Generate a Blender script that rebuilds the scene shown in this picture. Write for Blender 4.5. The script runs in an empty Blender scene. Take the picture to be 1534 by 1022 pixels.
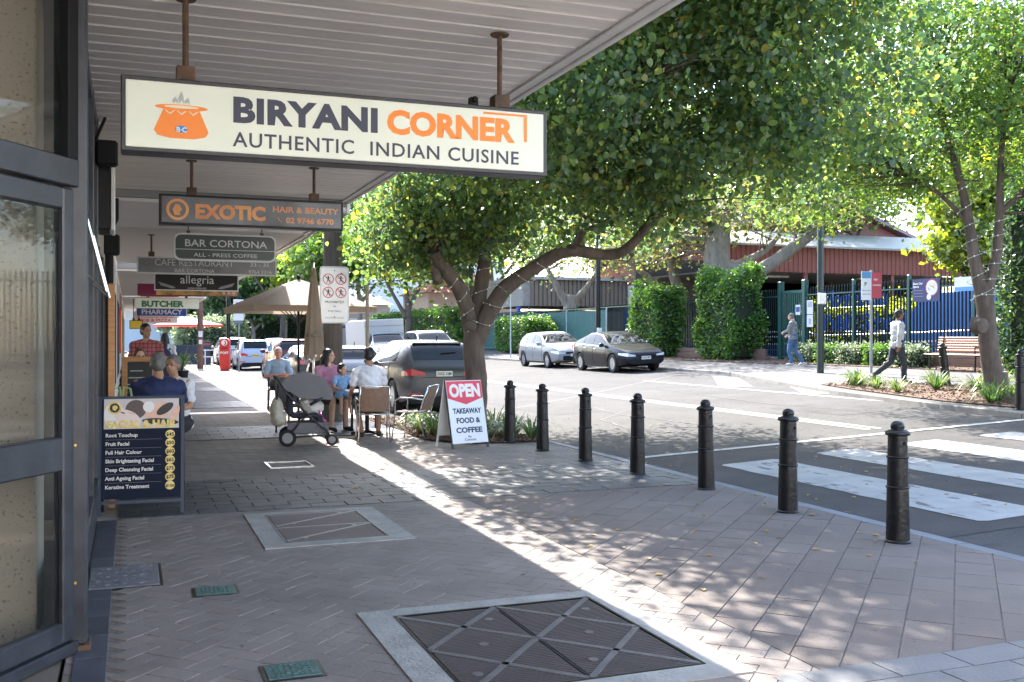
import bpy, bmesh, math, random
import numpy as np
from mathutils import Vector, Matrix, Euler
R = math.radians
random.seed(7); rng = np.random.default_rng(7)
S = bpy.context.scene; C = S.collection
# ---------------- camera
YAW = R(20.87); F = 1500.0; EYE = 1.6; HOR = 505.0
cam = bpy.data.cameras.new('camera'); co = bpy.data.objects.new('camera', cam); C.objects.link(co)
co.location = (0, 0, EYE); co.rotation_euler = (R(90), 0, -YAW)
cam.sensor_width = 36; cam.lens = 36*F/1534; cam.shift_y = -6/1534; cam.clip_end = 2000; cam.clip_start = .05
S.camera = co
# ---------------- sky, sun, exposure
SUN_EL, SUN_AZ = R(43), R(3)      # azimuth measured from +Y towards +X
w = bpy.data.worlds.new('World'); S.world = w; w.use_nodes = True
nt = w.node_tree; bg = nt.nodes['Background']; sk = nt.nodes.new('ShaderNodeTexSky')
sk.sky_type = 'NISHITA'; sk.sun_disc = False; sk.sun_elevation = SUN_EL; sk.sun_rotation = SUN_AZ
sk.air_density = 1.0; sk.dust_density = 1.5; sk.ozone_density = 1.0
nt.links.new(sk.outputs[0], bg.inputs[0]); bg.inputs[1].default_value = 0.13
sl = bpy.data.lights.new('sun', 'SUN'); sl.energy = 2.8; sl.angle = R(.55); sl.color = (1, .94, .86)
so = bpy.data.objects.new('sun', sl); C.objects.link(so)
so.rotation_euler = (R(90)-SUN_EL, 0, R(180)-SUN_AZ); so.location = (0, 30, 40)
S.view_settings.view_transform = 'Standard'; S.view_settings.look = 'None'
S.view_settings.exposure = 3.02; S.view_settings.gamma = 1
S.cycles.max_bounces = 8; S.cycles.transparent_max_bounces = 12; S.cycles.use_denoising = True
try: S.cycles.denoiser = 'OPENIMAGEDENOISE'
except Exception: pass
S.cycles.sample_clamp_indirect = 6
# ---------------- pixel helpers (photo pixels, 1534 wide) used once to read off real positions
def ray(u):
    dx = (u-767)/F
    return math.sin(YAW)+dx*math.cos(YAW), math.cos(YAW)-dx*math.sin(YAW)
def atz(u, v, z=0.0):
    d = (EYE-z)*F/(v-HOR); a, b = ray(u); return Vector((a*d, b*d, z))
def atY(u, v, Y):
    a, b = ray(u); d = Y/b; return Vector((a*d, Y, EYE+(HOR-v)*d/F))
def atX(u, v, X):
    a, b = ray(u); d = X/a; return Vector((X, b*d, EYE+(HOR-v)*d/F))
def atd(u, v, d):
    a, b = ray(u); return Vector((a*d, b*d, EYE+(HOR-v)*d/F))
def road_z(x): return -.12 if x < 6 else -.12+.045*(x-6)
def path_z(x): return road_z(x)+.10
# ---------------- materials
MATS = {}
def mat(name, col, rough=.6, metal=0, var=0, vscale=4, bump=0, bscale=40, spec=.5, coat=0, emit=None, rnd=0, isl=0, trans=0, col2=None, wave=None, stretch=None, alpha=None):
    if name in MATS: return MATS[name]
    m = bpy.data.materials.new(name); m.use_nodes = True; n = m.node_tree.nodes; L = m.node_tree.links
    p = n['Principled BSDF']; c = (*col, 1)
    p.inputs['Base Color'].default_value = c; p.inputs['Roughness'].default_value = rough
    p.inputs['Metallic'].default_value = metal; p.inputs['Specular IOR Level'].default_value = spec
    p.inputs['Coat Weight'].default_value = coat; p.inputs['Coat Roughness'].default_value = .03
    if emit: p.inputs['Emission Color'].default_value = (*emit[0], 1); p.inputs['Emission Strength'].default_value = emit[1]
    tc = n.new('ShaderNodeTexCoord'); src = tc.outputs['Object']
    if stretch:
        mp = n.new('ShaderNodeMapping'); mp.inputs['Scale'].default_value = stretch; L.new(src, mp.inputs[0]); src = mp.outputs[0]
    out = None
    def mix(a, b, fac, mode='MIX'):
        x = n.new('ShaderNodeMix'); x.data_type = 'RGBA'; x.blend_type = mode; x.clamp_factor = True
        for s, vv in ((x.inputs[6], a), (x.inputs[7], b), (x.inputs[0], fac)):
            if hasattr(vv, 'is_linked'): L.new(vv, s)
            else: s.default_value = vv
        return x.outputs[2]
    cur = c
    if var:
        t = n.new('ShaderNodeTexNoise'); t.inputs['Scale'].default_value = vscale; t.inputs['Detail'].default_value = 8; t.inputs['Roughness'].default_value = .62
        L.new(src, t.inputs[0])
        r = n.new('ShaderNodeMapRange'); r.inputs[1].default_value = .3; r.inputs[2].default_value = .7; L.new(t.outputs[0], r.inputs[0])
        lo = tuple(max(0, k*(1-var)) for k in col)+(1,)
        hi = (*(col2 if col2 else tuple(min(1, k*(1+var)) for k in col)), 1)
        cur = mix(lo, hi, r.outputs[0])
        rr = n.new('ShaderNodeMapRange'); rr.inputs[3].default_value = max(.02, rough-.1); rr.inputs[4].default_value = min(1, rough+.1)
        L.new(t.outputs[0], rr.inputs[0]); L.new(rr.outputs[0], p.inputs['Roughness'])
    if rnd or isl:
        if rnd: o = n.new('ShaderNodeObjectInfo'); ro = o.outputs['Random']; k = rnd
        else: o = n.new('ShaderNodeNewGeometry'); ro = o.outputs['Random Per Island']; k = isl
        hs = n.new('ShaderNodeHueSaturation')
        a = n.new('ShaderNodeMapRange'); a.inputs[3].default_value = 1-k; a.inputs[4].default_value = 1+k; L.new(ro, a.inputs[0]); L.new(a.outputs[0], hs.inputs['Value'])
        if hasattr(cur, 'is_linked'): L.new(cur, hs.inputs['Color'])
        else: hs.inputs['Color'].default_value = cur
        cur = hs.outputs[0]
    if wave:
        wt = n.new('ShaderNodeTexWave'); wt.inputs['Scale'].default_value = wave[0]; wt.bands_direction = wave[1]; wt.inputs['Distortion'].default_value = wave[2]; L.new(src, wt.inputs[0])
        cur = mix(cur, (*wave[3], 1), wt.outputs[1])
    if hasattr(cur, 'is_linked'): L.new(cur, p.inputs['Base Color'])
    if bump:
        t2 = n.new('ShaderNodeTexNoise'); t2.inputs['Scale'].default_value = bscale; t2.inputs['Detail'].default_value = 6; L.new(src, t2.inputs[0])
        b = n.new('ShaderNodeBump'); b.inputs['Strength'].default_value = bump; b.inputs['Distance'].default_value = .02
        L.new(t2.outputs[0], b.inputs['Height']); L.new(b.outputs[0], p.inputs['Normal'])
    if trans:
        td = n.new('ShaderNodeBsdfTranslucent'); ms = n.new('ShaderNodeMixShader'); ms.inputs[0].default_value = trans
        g = mix(cur, (1.0, 1.0, .25, 1), .0)
        if hasattr(cur, 'is_linked'):
            hs2 = n.new('ShaderNodeHueSaturation'); hs2.inputs['Saturation'].default_value = 1.25; hs2.inputs['Value'].default_value = 2.3; hs2.inputs['Hue'].default_value = .475; L.new(cur, hs2.inputs['Color']); L.new(hs2.outputs[0], td.inputs[0])
        else: td.inputs[0].default_value = tuple(min(1, k*1.8) for k in col)+(1,)
        o = n['Material Output']; L.new(p.outputs[0], ms.inputs[1]); L.new(td.outputs[0], ms.inputs[2]); L.new(ms.outputs[0], o.inputs[0])
    if alpha is not None:
        tb = n.new('ShaderNodeBsdfTransparent'); ms = n.new('ShaderNodeMixShader'); ms.inputs[0].default_value = alpha
        o = n['Material Output']; L.new(tb.outputs[0], ms.inputs[1]); L.new(p.outputs[0], ms.inputs[2]); L.new(ms.outputs[0], o.inputs[0])
    MATS[name] = m; return m
def leafmat(name, cols, trans=.45, rough=.42):
    if name in MATS: return MATS[name]
    m = bpy.data.materials.new(name); m.use_nodes = True; n = m.node_tree.nodes; L = m.node_tree.links
    p = n['Principled BSDF']; p.inputs['Roughness'].default_value = rough; p.inputs['Specular IOR Level'].default_value = .6
    g = n.new('ShaderNodeNewGeometry'); r = n.new('ShaderNodeValToRGB'); r.color_ramp.interpolation = 'LINEAR'
    e = r.color_ramp.elements
    while len(e) < len(cols): e.new(.5)
    for i, (pos, c) in enumerate(cols): e[i].position = pos; e[i].color = (*c, 1)
    L.new(g.outputs['Random Per Island'], r.inputs[0]); L.new(r.outputs[0], p.inputs['Base Color'])
    td = n.new('ShaderNodeBsdfTranslucent'); hs = n.new('ShaderNodeHueSaturation'); hs.inputs['Hue'].default_value = .478; hs.inputs['Saturation'].default_value = 1.15; hs.inputs['Value'].default_value = 2.9
    L.new(r.outputs[0], hs.inputs['Color']); L.new(hs.outputs[0], td.inputs[0])
    ms = n.new('ShaderNodeMixShader'); ms.inputs[0].default_value = trans; o = n['Material Output']
    L.new(p.outputs[0], ms.inputs[1]); L.new(td.outputs[0], ms.inputs[2]); L.new(ms.outputs[0], o.inputs[0])
    MATS[name] = m; return m
# ---------------- mesh builder
class MB:
    def __init__(s): s.v = []; s.f = []; s.mi = []; s.cur = 0
    def add(s, vs, fs):
        b = len(s.v); s.v += [tuple(x) for x in vs]; s.f += [tuple(b+i for i in f) for f in fs]; s.mi += [s.cur]*len(fs); return s
    def box(s, c, d, rz=0, M=None):
        x, y, z = d[0]/2, d[1]/2, d[2]/2
        vs = [Vector((i*x, j*y, k*z)) for k in (-1, 1) for j in (-1, 1) for i in (-1, 1)]
        M = M if M is not None else Matrix.Rotation(rz, 3, 'Z')
        vs = [M @ v+Vector(c) for v in vs]
        return s.add(vs, [(0, 2, 3, 1), (4, 5, 7, 6), (0, 1, 5, 4), (2, 6, 7, 3), (0, 4, 6, 2), (1, 3, 7, 5)])
    def span(s, a, b):
        return s.box([(a[i]+b[i])/2 for i in range(3)], [abs(b[i]-a[i]) for i in range(3)])
    def bbox(s, a, b, bev=.01):    # bevelled box (chamfered vertical and top edges)
        c = [(a[i]+b[i])/2 for i in range(3)]; d = [abs(b[i]-a[i]) for i in range(3)]; bev = min(bev, min(d)*.45)
        rings = []
        for z, k in ((-d[2]/2, bev), (-d[2]/2+bev, 0), (d[2]/2-bev, 0), (d[2]/2, bev)):
            x, y = d[0]/2-k, d[1]/2-k; e = bev if k == 0 else bev*.6
            rings.append([(x-e, -y), (x, -y+e), (x, y-e), (x-e, y), (-x+e, y), (-x, y-e), (-x, -y+e), (-x+e, -y)])
        vs = [(c[0]+px, c[1]+py, c[2]+z) for (z), rg in zip((-d[2]/2, -d[2]/2+bev, d[2]/2-bev, d[2]/2), rings) for px, py in rg]
        fs = [tuple(range(7, -1, -1)), tuple(range(24, 32))]
        for r in range(3):
            for i in range(8): j = (i+1) % 8; fs.append((r*8+i, r*8+j, r*8+8+j, r*8+8+i))
        return s.add(vs, fs)
    def tube(s, pts, rs, n=8, cap=True):
        pts = [Vector(p) for p in pts]
        if not hasattr(rs, '__len__'): rs = [rs]*len(pts)
        vs = []; prev = None
        for i, p in enumerate(pts):
            t = (pts[min(i+1, len(pts)-1)]-pts[max(i-1, 0)]).normalized()
            if prev is None: a = t.orthogonal().normalized()
            else:
                a = prev-t*prev.dot(t); a = a.normalized() if a.length > 1e-5 else t.orthogonal().normalized()
            prev = a; b = t.cross(a)
            for k in range(n): th = 2*math.pi*k/n; vs.append(p+(a*math.cos(th)+b*math.sin(th))*rs[i])
        fs = []
        for i in range(len(pts)-1):
            for k in range(n): j = (k+1) % n; fs.append((i*n+k, i*n+j, i*n+n+j, i*n+n+k))
        if cap: fs += [tuple(range(n-1, -1, -1)), tuple(range((len(pts)-1)*n, len(pts)*n))]
        return s.add(vs, fs)
    def lathe(s, prof, c=(0, 0, 0), n=24, axis='Z'):
        vs = []
        for r, z in prof:
            for k in range(n):
                th = 2*math.pi*k/n; q = (r*math.cos(th), r*math.sin(th), z)
                if axis == 'X': q = (q[2], q[0], q[1])
                if axis == 'Y': q = (q[1], q[2], q[0])
                vs.append((q[0]+c[0], q[1]+c[1], q[2]+c[2]))
        fs = []
        m = len(prof)
        for i in range(m-1):
            for k in range(n): j = (k+1) % n; fs.append((i*n+k, i*n+j, i*n+n+j, i*n+n+k))
        fs += [tuple(range(n-1, -1, -1)), tuple(range((m-1)*n, m*n))]
        return s.add(vs, fs)
    def ell(s, c, r, M=None, nu=14, nv=9):
        vs = []; c = Vector(c); M = M if M is not None else Matrix.Identity(3)
        for i in range(1, nv):
            ph = math.pi*i/nv
            for k in range(nu): th = 2*math.pi*k/nu; vs.append(c+M @ Vector((r[0]*math.sin(ph)*math.cos(th), r[1]*math.sin(ph)*math.sin(th), r[2]*math.cos(ph))))
        vs += [c+M @ Vector((0, 0, r[2])), c+M @ Vector((0, 0, -r[2]))]; t = len(vs)-2; fs = []
        for k in range(nu): j = (k+1) % nu; fs += [(t, k, j), (t+1, (nv-2)*nu+j, (nv-2)*nu+k)]
        for i in range(nv-2):
            for k in range(nu): j = (k+1) % nu; fs.append((i*nu+k, i*nu+nu+k, i*nu+nu+j, i*nu+j))
        return s.add(vs, fs)
    def cap(s, p0, p1, r0, r1=None, n=12):
        r1 = r0 if r1 is None else r1; p0, p1 = Vector(p0), Vector(p1); t = (p1-p0); L_ = t.length
        t = t.normalized() if L_ > 1e-6 else Vector((0, 0, 1)); pts = []; rs = []
        for a in (88, 60, 30): pts.append(p0-t*r0*math.sin(R(a))); rs.append(r0*math.cos(R(a)))
        for k in (0, .33, .66, 1): pts.append(p0+(p1-p0)*k); rs.append(r0+(r1-r0)*k)
        for a in (30, 60, 88): pts.append(p1+t*r1*math.sin(R(a))); rs.append(r1*math.cos(R(a)))
        a = t.orthogonal().normalized(); b = t.cross(a); vs = []; fs = []
        for p, r in zip(pts, rs):
            for k in range(n): th = 2*math.pi*k/n; vs.append(p+(a*math.cos(th)+b*math.sin(th))*r)
        for i in range(len(pts)-1):
            for k in range(n): j = (k+1) % n; fs.append((i*n+k, i*n+j, i*n+n+j, i*n+n+k))
        fs += [tuple(range(n-1, -1, -1)), tuple(range((len(pts)-1)*n, len(pts)*n))]
        return s.add(vs, fs)
    def prism(s, poly, y0, y1, plane='XZ'):    # polygon extruded
        n = len(poly); f = {'XZ': lambda p, t: (p[0], t, p[1]), 'XY': lambda p, t: (p[0], p[1], t), 'YZ': lambda p, t: (t, p[0], p[1])}[plane]
        vs = [f(p, y0) for p in poly]+[f(p, y1) for p in poly]
        return s.add(vs, [tuple(range(n-1, -1, -1)), tuple(range(n, 2*n))]+[(i, (i+1) % n, n+(i+1) % n, n+i) for i in range(n)])
    def grid(s, fn, nu, nv):
        vs = [fn(i/nu, j/nv) for j in range(nv+1) for i in range(nu+1)]
        return s.add(vs, [(j*(nu+1)+i, j*(nu+1)+i+1, (j+1)*(nu+1)+i+1, (j+1)*(nu+1)+i) for j in range(nv) for i in range(nu)])
    def mesh(s, name, mats, smooth=False, fix=True):
        me = bpy.data.meshes.new(name); me.from_pydata(s.v, [], s.f)
        for m in (mats if isinstance(mats, (list, tuple)) else [mats]): me.materials.append(m)
        if any(s.mi): me.polygons.foreach_set('material_index', s.mi)
        if fix:
            bm = bmesh.new(); bm.from_mesh(me); bmesh.ops.recalc_face_normals(bm, faces=bm.faces); bm.to_mesh(me); bm.free()
        if smooth is True: me.polygons.foreach_set('use_smooth', [True]*len(me.polygons))
        elif smooth:
            me.polygons.foreach_set('use_smooth', [True]*len(me.polygons)); 
            try: me.set_sharp_from_angle(angle=R(smooth))
            except Exception: pass
        me.update(); return me
    def build(s, name, mats, parent=None, smooth=False, loc=None, rz=0, fix=True):
        o = bpy.data.objects.new(name, s.mesh(name, mats, smooth, fix)); C.objects.link(o)
        if parent is not None: o.parent = parent
        if loc is not None: o.location = loc
        if rz: o.rotation_euler.z = rz
        return o
def tag(o, label=None, cat=None, group=None, kind=None):
    if label: o['label'] = label
    if cat: o['category'] = cat
    if group: o['group'] = group
    if kind: o['kind'] = kind
    return o
def thing(name, label, cat, loc=(0, 0, 0), rz=0, group=None):
    o = bpy.data.objects.new(name, None); C.objects.link(o); o.empty_display_size = .1
    o.location = loc; o.rotation_euler.z = rz; return tag(o, label, cat, group)
def struct(name, mb, m, parent=None, **k):
    o = mb.build(name, m, parent, **k)
    if parent is None: o['kind'] = 'structure'
    return o
def inst(name, me, parent, loc=(0, 0, 0), rot=None, sc=None):
    o = bpy.data.objects.new(name, me); C.objects.link(o); o.parent = parent; o.location = loc
    if rot is not None: o.rotation_euler = rot
    if sc is not None: o.scale = sc
    return o
def kids(o): return [c for c in C.objects if c.parent == o]
def copy_tree(o, parent=None):
    ch = list(o.children); c = o.copy(); C.objects.link(c); c.parent = parent
    for k in ch: copy_tree(k, c)
    return c
def text(s, size, m, parent, loc, rot=(R(90), 0, 0), bold=0, width=None, name='lettering', align='LEFT', ext=.0015, sx=1, space=1, shear=0):
    cu = bpy.data.curves.new(name, 'FONT'); cu.body = s; cu.size = size; cu.offset = bold*size; cu.extrude = ext
    cu.align_x = align; cu.space_character = space; cu.shear = shear; cu.resolution_u = 3
    cu.materials.append(m); o = bpy.data.objects.new(name, cu); C.objects.link(o); o.parent = parent
    o.location = loc; o.rotation_euler = rot; o.scale = (sx, 1, 1)
    TEXTS.append((o, width, sx)); return o
TEXTS = []
def flush_texts():
    dg = bpy.context.evaluated_depsgraph_get()
    for o, width, sx in TEXTS:
        me = bpy.data.meshes.new_from_object(o.evaluated_get(dg)); n = bpy.data.objects.new('lettering', me); nm = o.name.split('.')[0]
        C.objects.link(n); n.parent = o.parent; n.location = o.location; n.rotation_euler = o.rotation_euler
        xs = [v.co.x for v in me.vertices] or [0]; wd = max(xs)-min(xs); n.scale = ((width/wd if width and wd > 1e-4 else sx), 1, 1)
        cu = o.data; bpy.data.objects.remove(o); bpy.data.curves.remove(cu); n.name = nm
    TEXTS.clear()
# ---- common materials
M_soffit = mat('soffit_paint', (.80, .74, .68), .42, var=.16, vscale=1.5, rnd=.07, bump=.1, bscale=8, stretch=(.3, 3, 1))
M_white = mat('white_paint', (.72, .70, .66), .5, var=.08)
M_dark = mat('charcoal_aluminium', (.034, .036, .046), .38, metal=.2, var=.25, vscale=6, col2=(.055, .058, .07))
M_black = mat('black_metal', (.008, .008, .009), .4, spec=.3, var=.3, vscale=5, bump=.12, bscale=30); BOLL = mat('bollard_paint', (.008, .008, .009), .36, spec=.35, var=.3, vscale=6, bump=.25, bscale=25)
M_blackm = mat('matt_black', (.009, .009, .010), .7, spec=.3)
M_rust = mat('rusty_steel', (.06, .045, .035), .7, var=.5, vscale=12, col2=(.16, .08, .04))
M_chrome = mat('brushed_aluminium', (.72, .72, .72), .25, metal=.95)
M_conc = mat('concrete', (.30, .28, .26), .85, var=.22, vscale=3, bump=.3, bscale=60)
M_asph = mat('asphalt', (.080, .078, .076), .9, var=.24, vscale=.55, bump=.6, bscale=160, spec=.12)
def overlay(mt, scale, lo, hi, col, fac=1.0, stretch=None, detail=6):
    n_, L = mt.node_tree.nodes, mt.node_tree.links; p = n_['Principled BSDF']; tc = n_.new('ShaderNodeTexCoord'); src = tc.outputs['Object']
    if stretch: mp = n_.new('ShaderNodeMapping'); mp.inputs['Scale'].default_value = stretch; L.new(src, mp.inputs[0]); src = mp.outputs[0]
    t = n_.new('ShaderNodeTexNoise'); t.inputs['Scale'].default_value = scale; t.inputs['Detail'].default_value = detail; L.new(src, t.inputs[0])
    r = n_.new('ShaderNodeMapRange'); r.inputs[1].default_value = lo; r.inputs[2].default_value = hi; r.inputs[4].default_value = fac; L.new(t.outputs[0], r.inputs[0])
    x = n_.new('ShaderNodeMix'); x.data_type = 'RGBA'; L.new(r.outputs[0], x.inputs[0]); bc = p.inputs['Base Color']
    if bc.is_linked: L.new(bc.links[0].from_socket, x.inputs[6])
    else: x.inputs[6].default_value = bc.default_value
    x.inputs[7].default_value = (*col, 1); L.new(x.outputs[2], bc)
overlay(M_asph, 3.5, .60, .68, (.06, .059, .057), .5); overlay(M_asph, 40, .62, .70, (.22, .21, .20), .5)
M_line = mat('road_paint', (.40, .395, .38), .8, spec=.2, var=.1, vscale=5, bump=.2, bscale=80)
M_glass = mat('window_glass', (.02, .025, .025), .02, spec=1.0, alpha=.22)
M_timber = mat('warm_timber', (.42, .20, .075), .5, var=.25, vscale=5, stretch=(1, 1, 8))
M_bark = mat('tree_bark', (.10, .075, .06), .9, var=.45, vscale=7, bump=.9, bscale=14, stretch=(1, 1, .35))
M_barkg = mat('grey_bark', (.23, .20, .175), .9, var=.35, vscale=4, bump=.8, bscale=12, stretch=(1, 1, .4))
overlay(BOLL, 9, .62, .74, (.07, .065, .06), .4); overlay(M_soffit, 2.2, .58, .75, (.40, .35, .30), .75, (.5, 4, 1)); overlay(M_white, 6, .62, .74, (.30, .24, .18), .4)
# ================= GROUND, ROAD, PAVEMENT
m = MB()
xs = [-300, 6, 30, 400]; zz = lambda x: -.16 if x <= 6 else (-.16+.045*(min(x, 30)-6))
m.grid(lambda u, v: ([-300, 5.9, 17.9, 30, 420][round(u*4)], -150+v*800, zz([-300, 5.9, 17.9, 30, 420][round(u*4)])), 4, 20)
struct('ground', m, mat('bare_ground', (.16, .13, .09), .95, var=.3, vscale=.3))
m = MB(); m.grid(lambda u, v: ([2.0, 6, 12, 18.3][round(u*3)], -14+v*250, road_z([2.0, 6, 12, 18.3][round(u*3)])), 3, 40)
struct('road', m, M_asph)
def rsheet(name, pts, m_, lift=.005, parent=None):
    q = MB(); q.add([(x, y, road_z(x)+lift) for x, y in pts], [tuple(range(len(pts)))]); return struct(name, q, m_, parent)
# paler resurfaced crossing platform
rsheet('crossing_surface', [(6.45, 6.6), (13.7, 6.6), (13.7, 12.1), (6.45, 12.1)], mat('crossing_asphalt', (.078, .074, .072), .9, spec=.12, var=.2, vscale=1.2, bump=.5, bscale=160), .004)
zc = struct('zebra_crossing', MB().add([(6.5, 12.35, road_z(6.5)+.009), (13.9, 12.35, road_z(13.9)+.009), (13.9, 12.5, road_z(13.9)+.009), (6.5, 12.5, road_z(6.5)+.009)], [(0, 1, 2, 3)]), M_line)
M_zeb = mat('worn_zebra_paint', (.34, .34, .333), .8, spec=.2, var=.14, vscale=3, bump=.4, bscale=90); overlay(M_zeb, 9, .60, .66, (.10, .10, .098), .85, (1, .35, 1)); overlay(M_zeb, 1.6, .5, .7, (.24, .237, .232), .7)
for x0, x1, a, b in ((7.15, 8.02, 6.9, 11.2), (8.75, 9.45, 6.4, 11.35), (10.2, 10.95, 6.2, 11.4), (11.7, 12.4, 6.2, 11.4)):
    pts = [(x0, a+.05), (x0+.08, a), (x1-.06, a+.02), (x1, a+.2)]
    k = 14; pts += [(x1+random.uniform(-.012, .012), a+.2+(b-a-.4)*i/k) for i in range(1, k)]+[(x1, b-.06), (x1-.05, b), (x0+.06, b-.02), (x0, b-.06)]+[(x0+random.uniform(-.012, .012), b-.15-(b-a-.3)*i/k) for i in range(1, k)]
    rsheet('painted_stripe', pts, M_zeb, .0095, zc)
cl = struct('centre_line', MB().add([(11.05, 13, road_z(11.05)+.006), (11.15, 13, road_z(11.15)+.006), (11.15, 140, road_z(11.15)+.006), (11.05, 140, road_z(11.05)+.006)], [(0, 1, 2, 3)]), M_line)
rsheet('painted_line', [(11.27, 13), (11.37, 13), (11.37, 140), (11.27, 140)], M_line, .006, cl)
hm = MB()
for q in ([(14.55, 14.8), (14.67, 14.8), (14.67, 27), (14.55, 27)], [(14.8, 19.6), (15.4, 18.3), (16.6, 20.6), (16, 21.8)], [(14.8, 16.6), (15.3, 15.6), (15.9, 16.9), (15.4, 17.8)], [(14.8, 23.2), (15.2, 22.2), (17.0, 25.6), (17.0, 27)]):
    hm.add([(x, y, road_z(x)+.006) for x, y in q], [tuple(range(len(q)))])
struct('kerbside_hatching', hm, M_line)
struct('tar_seam', MB().add([(x, y, road_z(x)+.0055) for x, y in ((6.6, 20.0), (6.62, 20.03), (11.0, 23.5), (17.0, 29.0), (17, 28.95), (11, 23.45))], [(0, 1, 2, 3, 4, 5)]), mat('tar', (.09, .09, .09), .6))
M_patch = mat('asphalt_patch', (.074, .072, .071), .9, spec=.12, var=.25, vscale=2, bump=.6, bscale=120)
for q_ in ([(8.2, 19), (9.3, 19.1), (9.35, 24), (8.15, 23.9)], [(12.2, 15), (13.3, 15.1), (13.2, 17.2), (12.1, 17.1)], [(6.9, 14.2), (7.5, 14.2), (7.45, 16.5), (6.9, 16.4)], [(9.6, 30), (10.6, 30), (10.6, 36), (9.6, 36)]): rsheet('road_patch', q_, M_patch, .003)
for pts_ in ([(7, 13.2), (8.1, 14.9), (8.6, 17.5), (10.2, 19.2), (12.5, 20.1)], [(9, 13), (9.5, 15.2), (9.2, 18), (9.9, 22.5), (9.7, 29)], [(13, 13.5), (12.7, 18), (13.3, 24), (13.0, 33)]):
    P_ = [(x+random.uniform(-.05, .05), y) for x, y in pts_]; fine_ = []
    for i in range(len(P_)-1):
        for k in range(8): t_ = k/8; fine_.append((P_[i][0]+(P_[i+1][0]-P_[i][0])*t_+random.uniform(-.04, .04), P_[i][1]+(P_[i+1][1]-P_[i][1])*t_))
    q = MB(); n_q = len(fine_); q.add([(x-.014, y, road_z(x)+.0075) for x, y in fine_]+[(x+.014, y, road_z(x)+.0075) for x, y in fine_], [(i, i+1, n_q+i+1, n_q+i) for i in range(n_q-1)]); struct('road_crack', q, mat('crack', (.04, .04, .04), .7))
# ---- near pavement: joint bed + pavers
KX = 6.1
def near_kerb():   # outline of the back of the near kerb
    pts = [(KX-.0, -12+i*1.0) for i in range(27)]
    for i in range(9): t = i/8; pts.append((KX-(KX-4.6)*(t*t*(3-2*t)), 15+t*5))
    return pts+[(4.6, 21+i*2) for i in range(70)]
kp = near_kerb()
m = MB(); n = len(kp)
vs = [(-.3, y, -.008) for x, y in kp]+[(x-.14, y, -.008) for x, y in kp]
m.add(vs, [(i, n+i, n+i+1, i+1) for i in range(n-1)])
M_path = mat('brown_pavement', (.255, .220, .195), .85, spec=.25, var=.16, vscale=1.3, bump=.35, bscale=50)
_n = M_path.node_tree.nodes; _L = M_path.node_tree.links
def add_bricks(mt, scale, rot, mort=(.5, .5, .5), bw=.5, rh=.25, off=.5, depth=.25):
    n_, L = mt.node_tree.nodes, mt.node_tree.links; p = n_['Principled BSDF']
    tc = n_.new('ShaderNodeTexCoord'); mp = n_.new('ShaderNodeMapping'); mp.inputs['Rotation'].default_value = (0, 0, rot); mp.inputs['Scale'].default_value = (scale,)*3
    b = n_.new('ShaderNodeTexBrick'); b.offset = off; b.inputs['Brick Width'].default_value = bw; b.inputs['Row Height'].default_value = rh; b.inputs['Mortar Size'].default_value = .012; b.inputs['Scale'].default_value = 1
    b.inputs['Color1'].default_value = (.82, .82, .82, 1); b.inputs['Color2'].default_value = (1.12, 1.12, 1.12, 1); b.inputs['Mortar'].default_value = (*mort, 1)
    L.new(tc.outputs['Object'], mp.inputs[0]); L.new(mp.outputs[0], b.inputs[0])
    old = p.inputs['Base Color'].links[0].from_socket if p.inputs['Base Color'].is_linked else None
    x = n_.new('ShaderNodeMix'); x.data_type = 'RGBA'; x.blend_type = 'MULTIPLY'; x.inputs[0].default_value = 1
    if old: L.new(old, x.inputs[6])
    else: x.inputs[6].default_value = p.inputs['Base Color'].default_value
    L.new(b.outputs[0], x.inputs[7]); L.new(x.outputs[2], p.inputs['Base Color'])
add_bricks(M_path, 1, R(45), (.72, .7, .7), .24, .12)
foot = struct('footpath', m, M_path)
# kerb stones
M_kerb = mat('bluestone_kerb', (.155, .165, .185), .75, var=.2, vscale=3, bump=.3, bscale=50, rnd=.08)
kerb = struct('kerb', MB().span((5.965, -12, -.3), (6.0, -11.9, -.14)), M_kerb)
for i in range(len(kp)-1):
    (x0, y0), (x1, y1) = kp[i], kp[i+1]
    q = MB(); g = .004; zt = .0; 
    L_ = math.hypot(x1-x0, y1-y0); tx, ty = (x1-x0)/L_, (y1-y0)/L_; nx, ny = ty, -tx
    a = [(x0+tx*g, y0+ty*g), (x1-tx*g, y1-ty*g)]
    sec = [(-.15, -.3), (-.15, zt), (-.02, zt), (.0, -.02), (.0, -.135), (.30, -.127), (.30, -.3)] if y0 < 20 else [(-.15, -.3), (-.15, zt), (0, zt), (0, -.3)]
    vs = [(px+nx*o, py+ny*o, z) for px, py in a for o, z in sec]; k = len(sec)
    q.add(vs, [tuple(range(k)), tuple(range(2*k-1, k-1, -1))]+[(j, k+j, k+(j+1) % k, (j+1) % k) for j in range(k)])
    q.build('kerb_stone', M_kerb, kerb)
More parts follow.
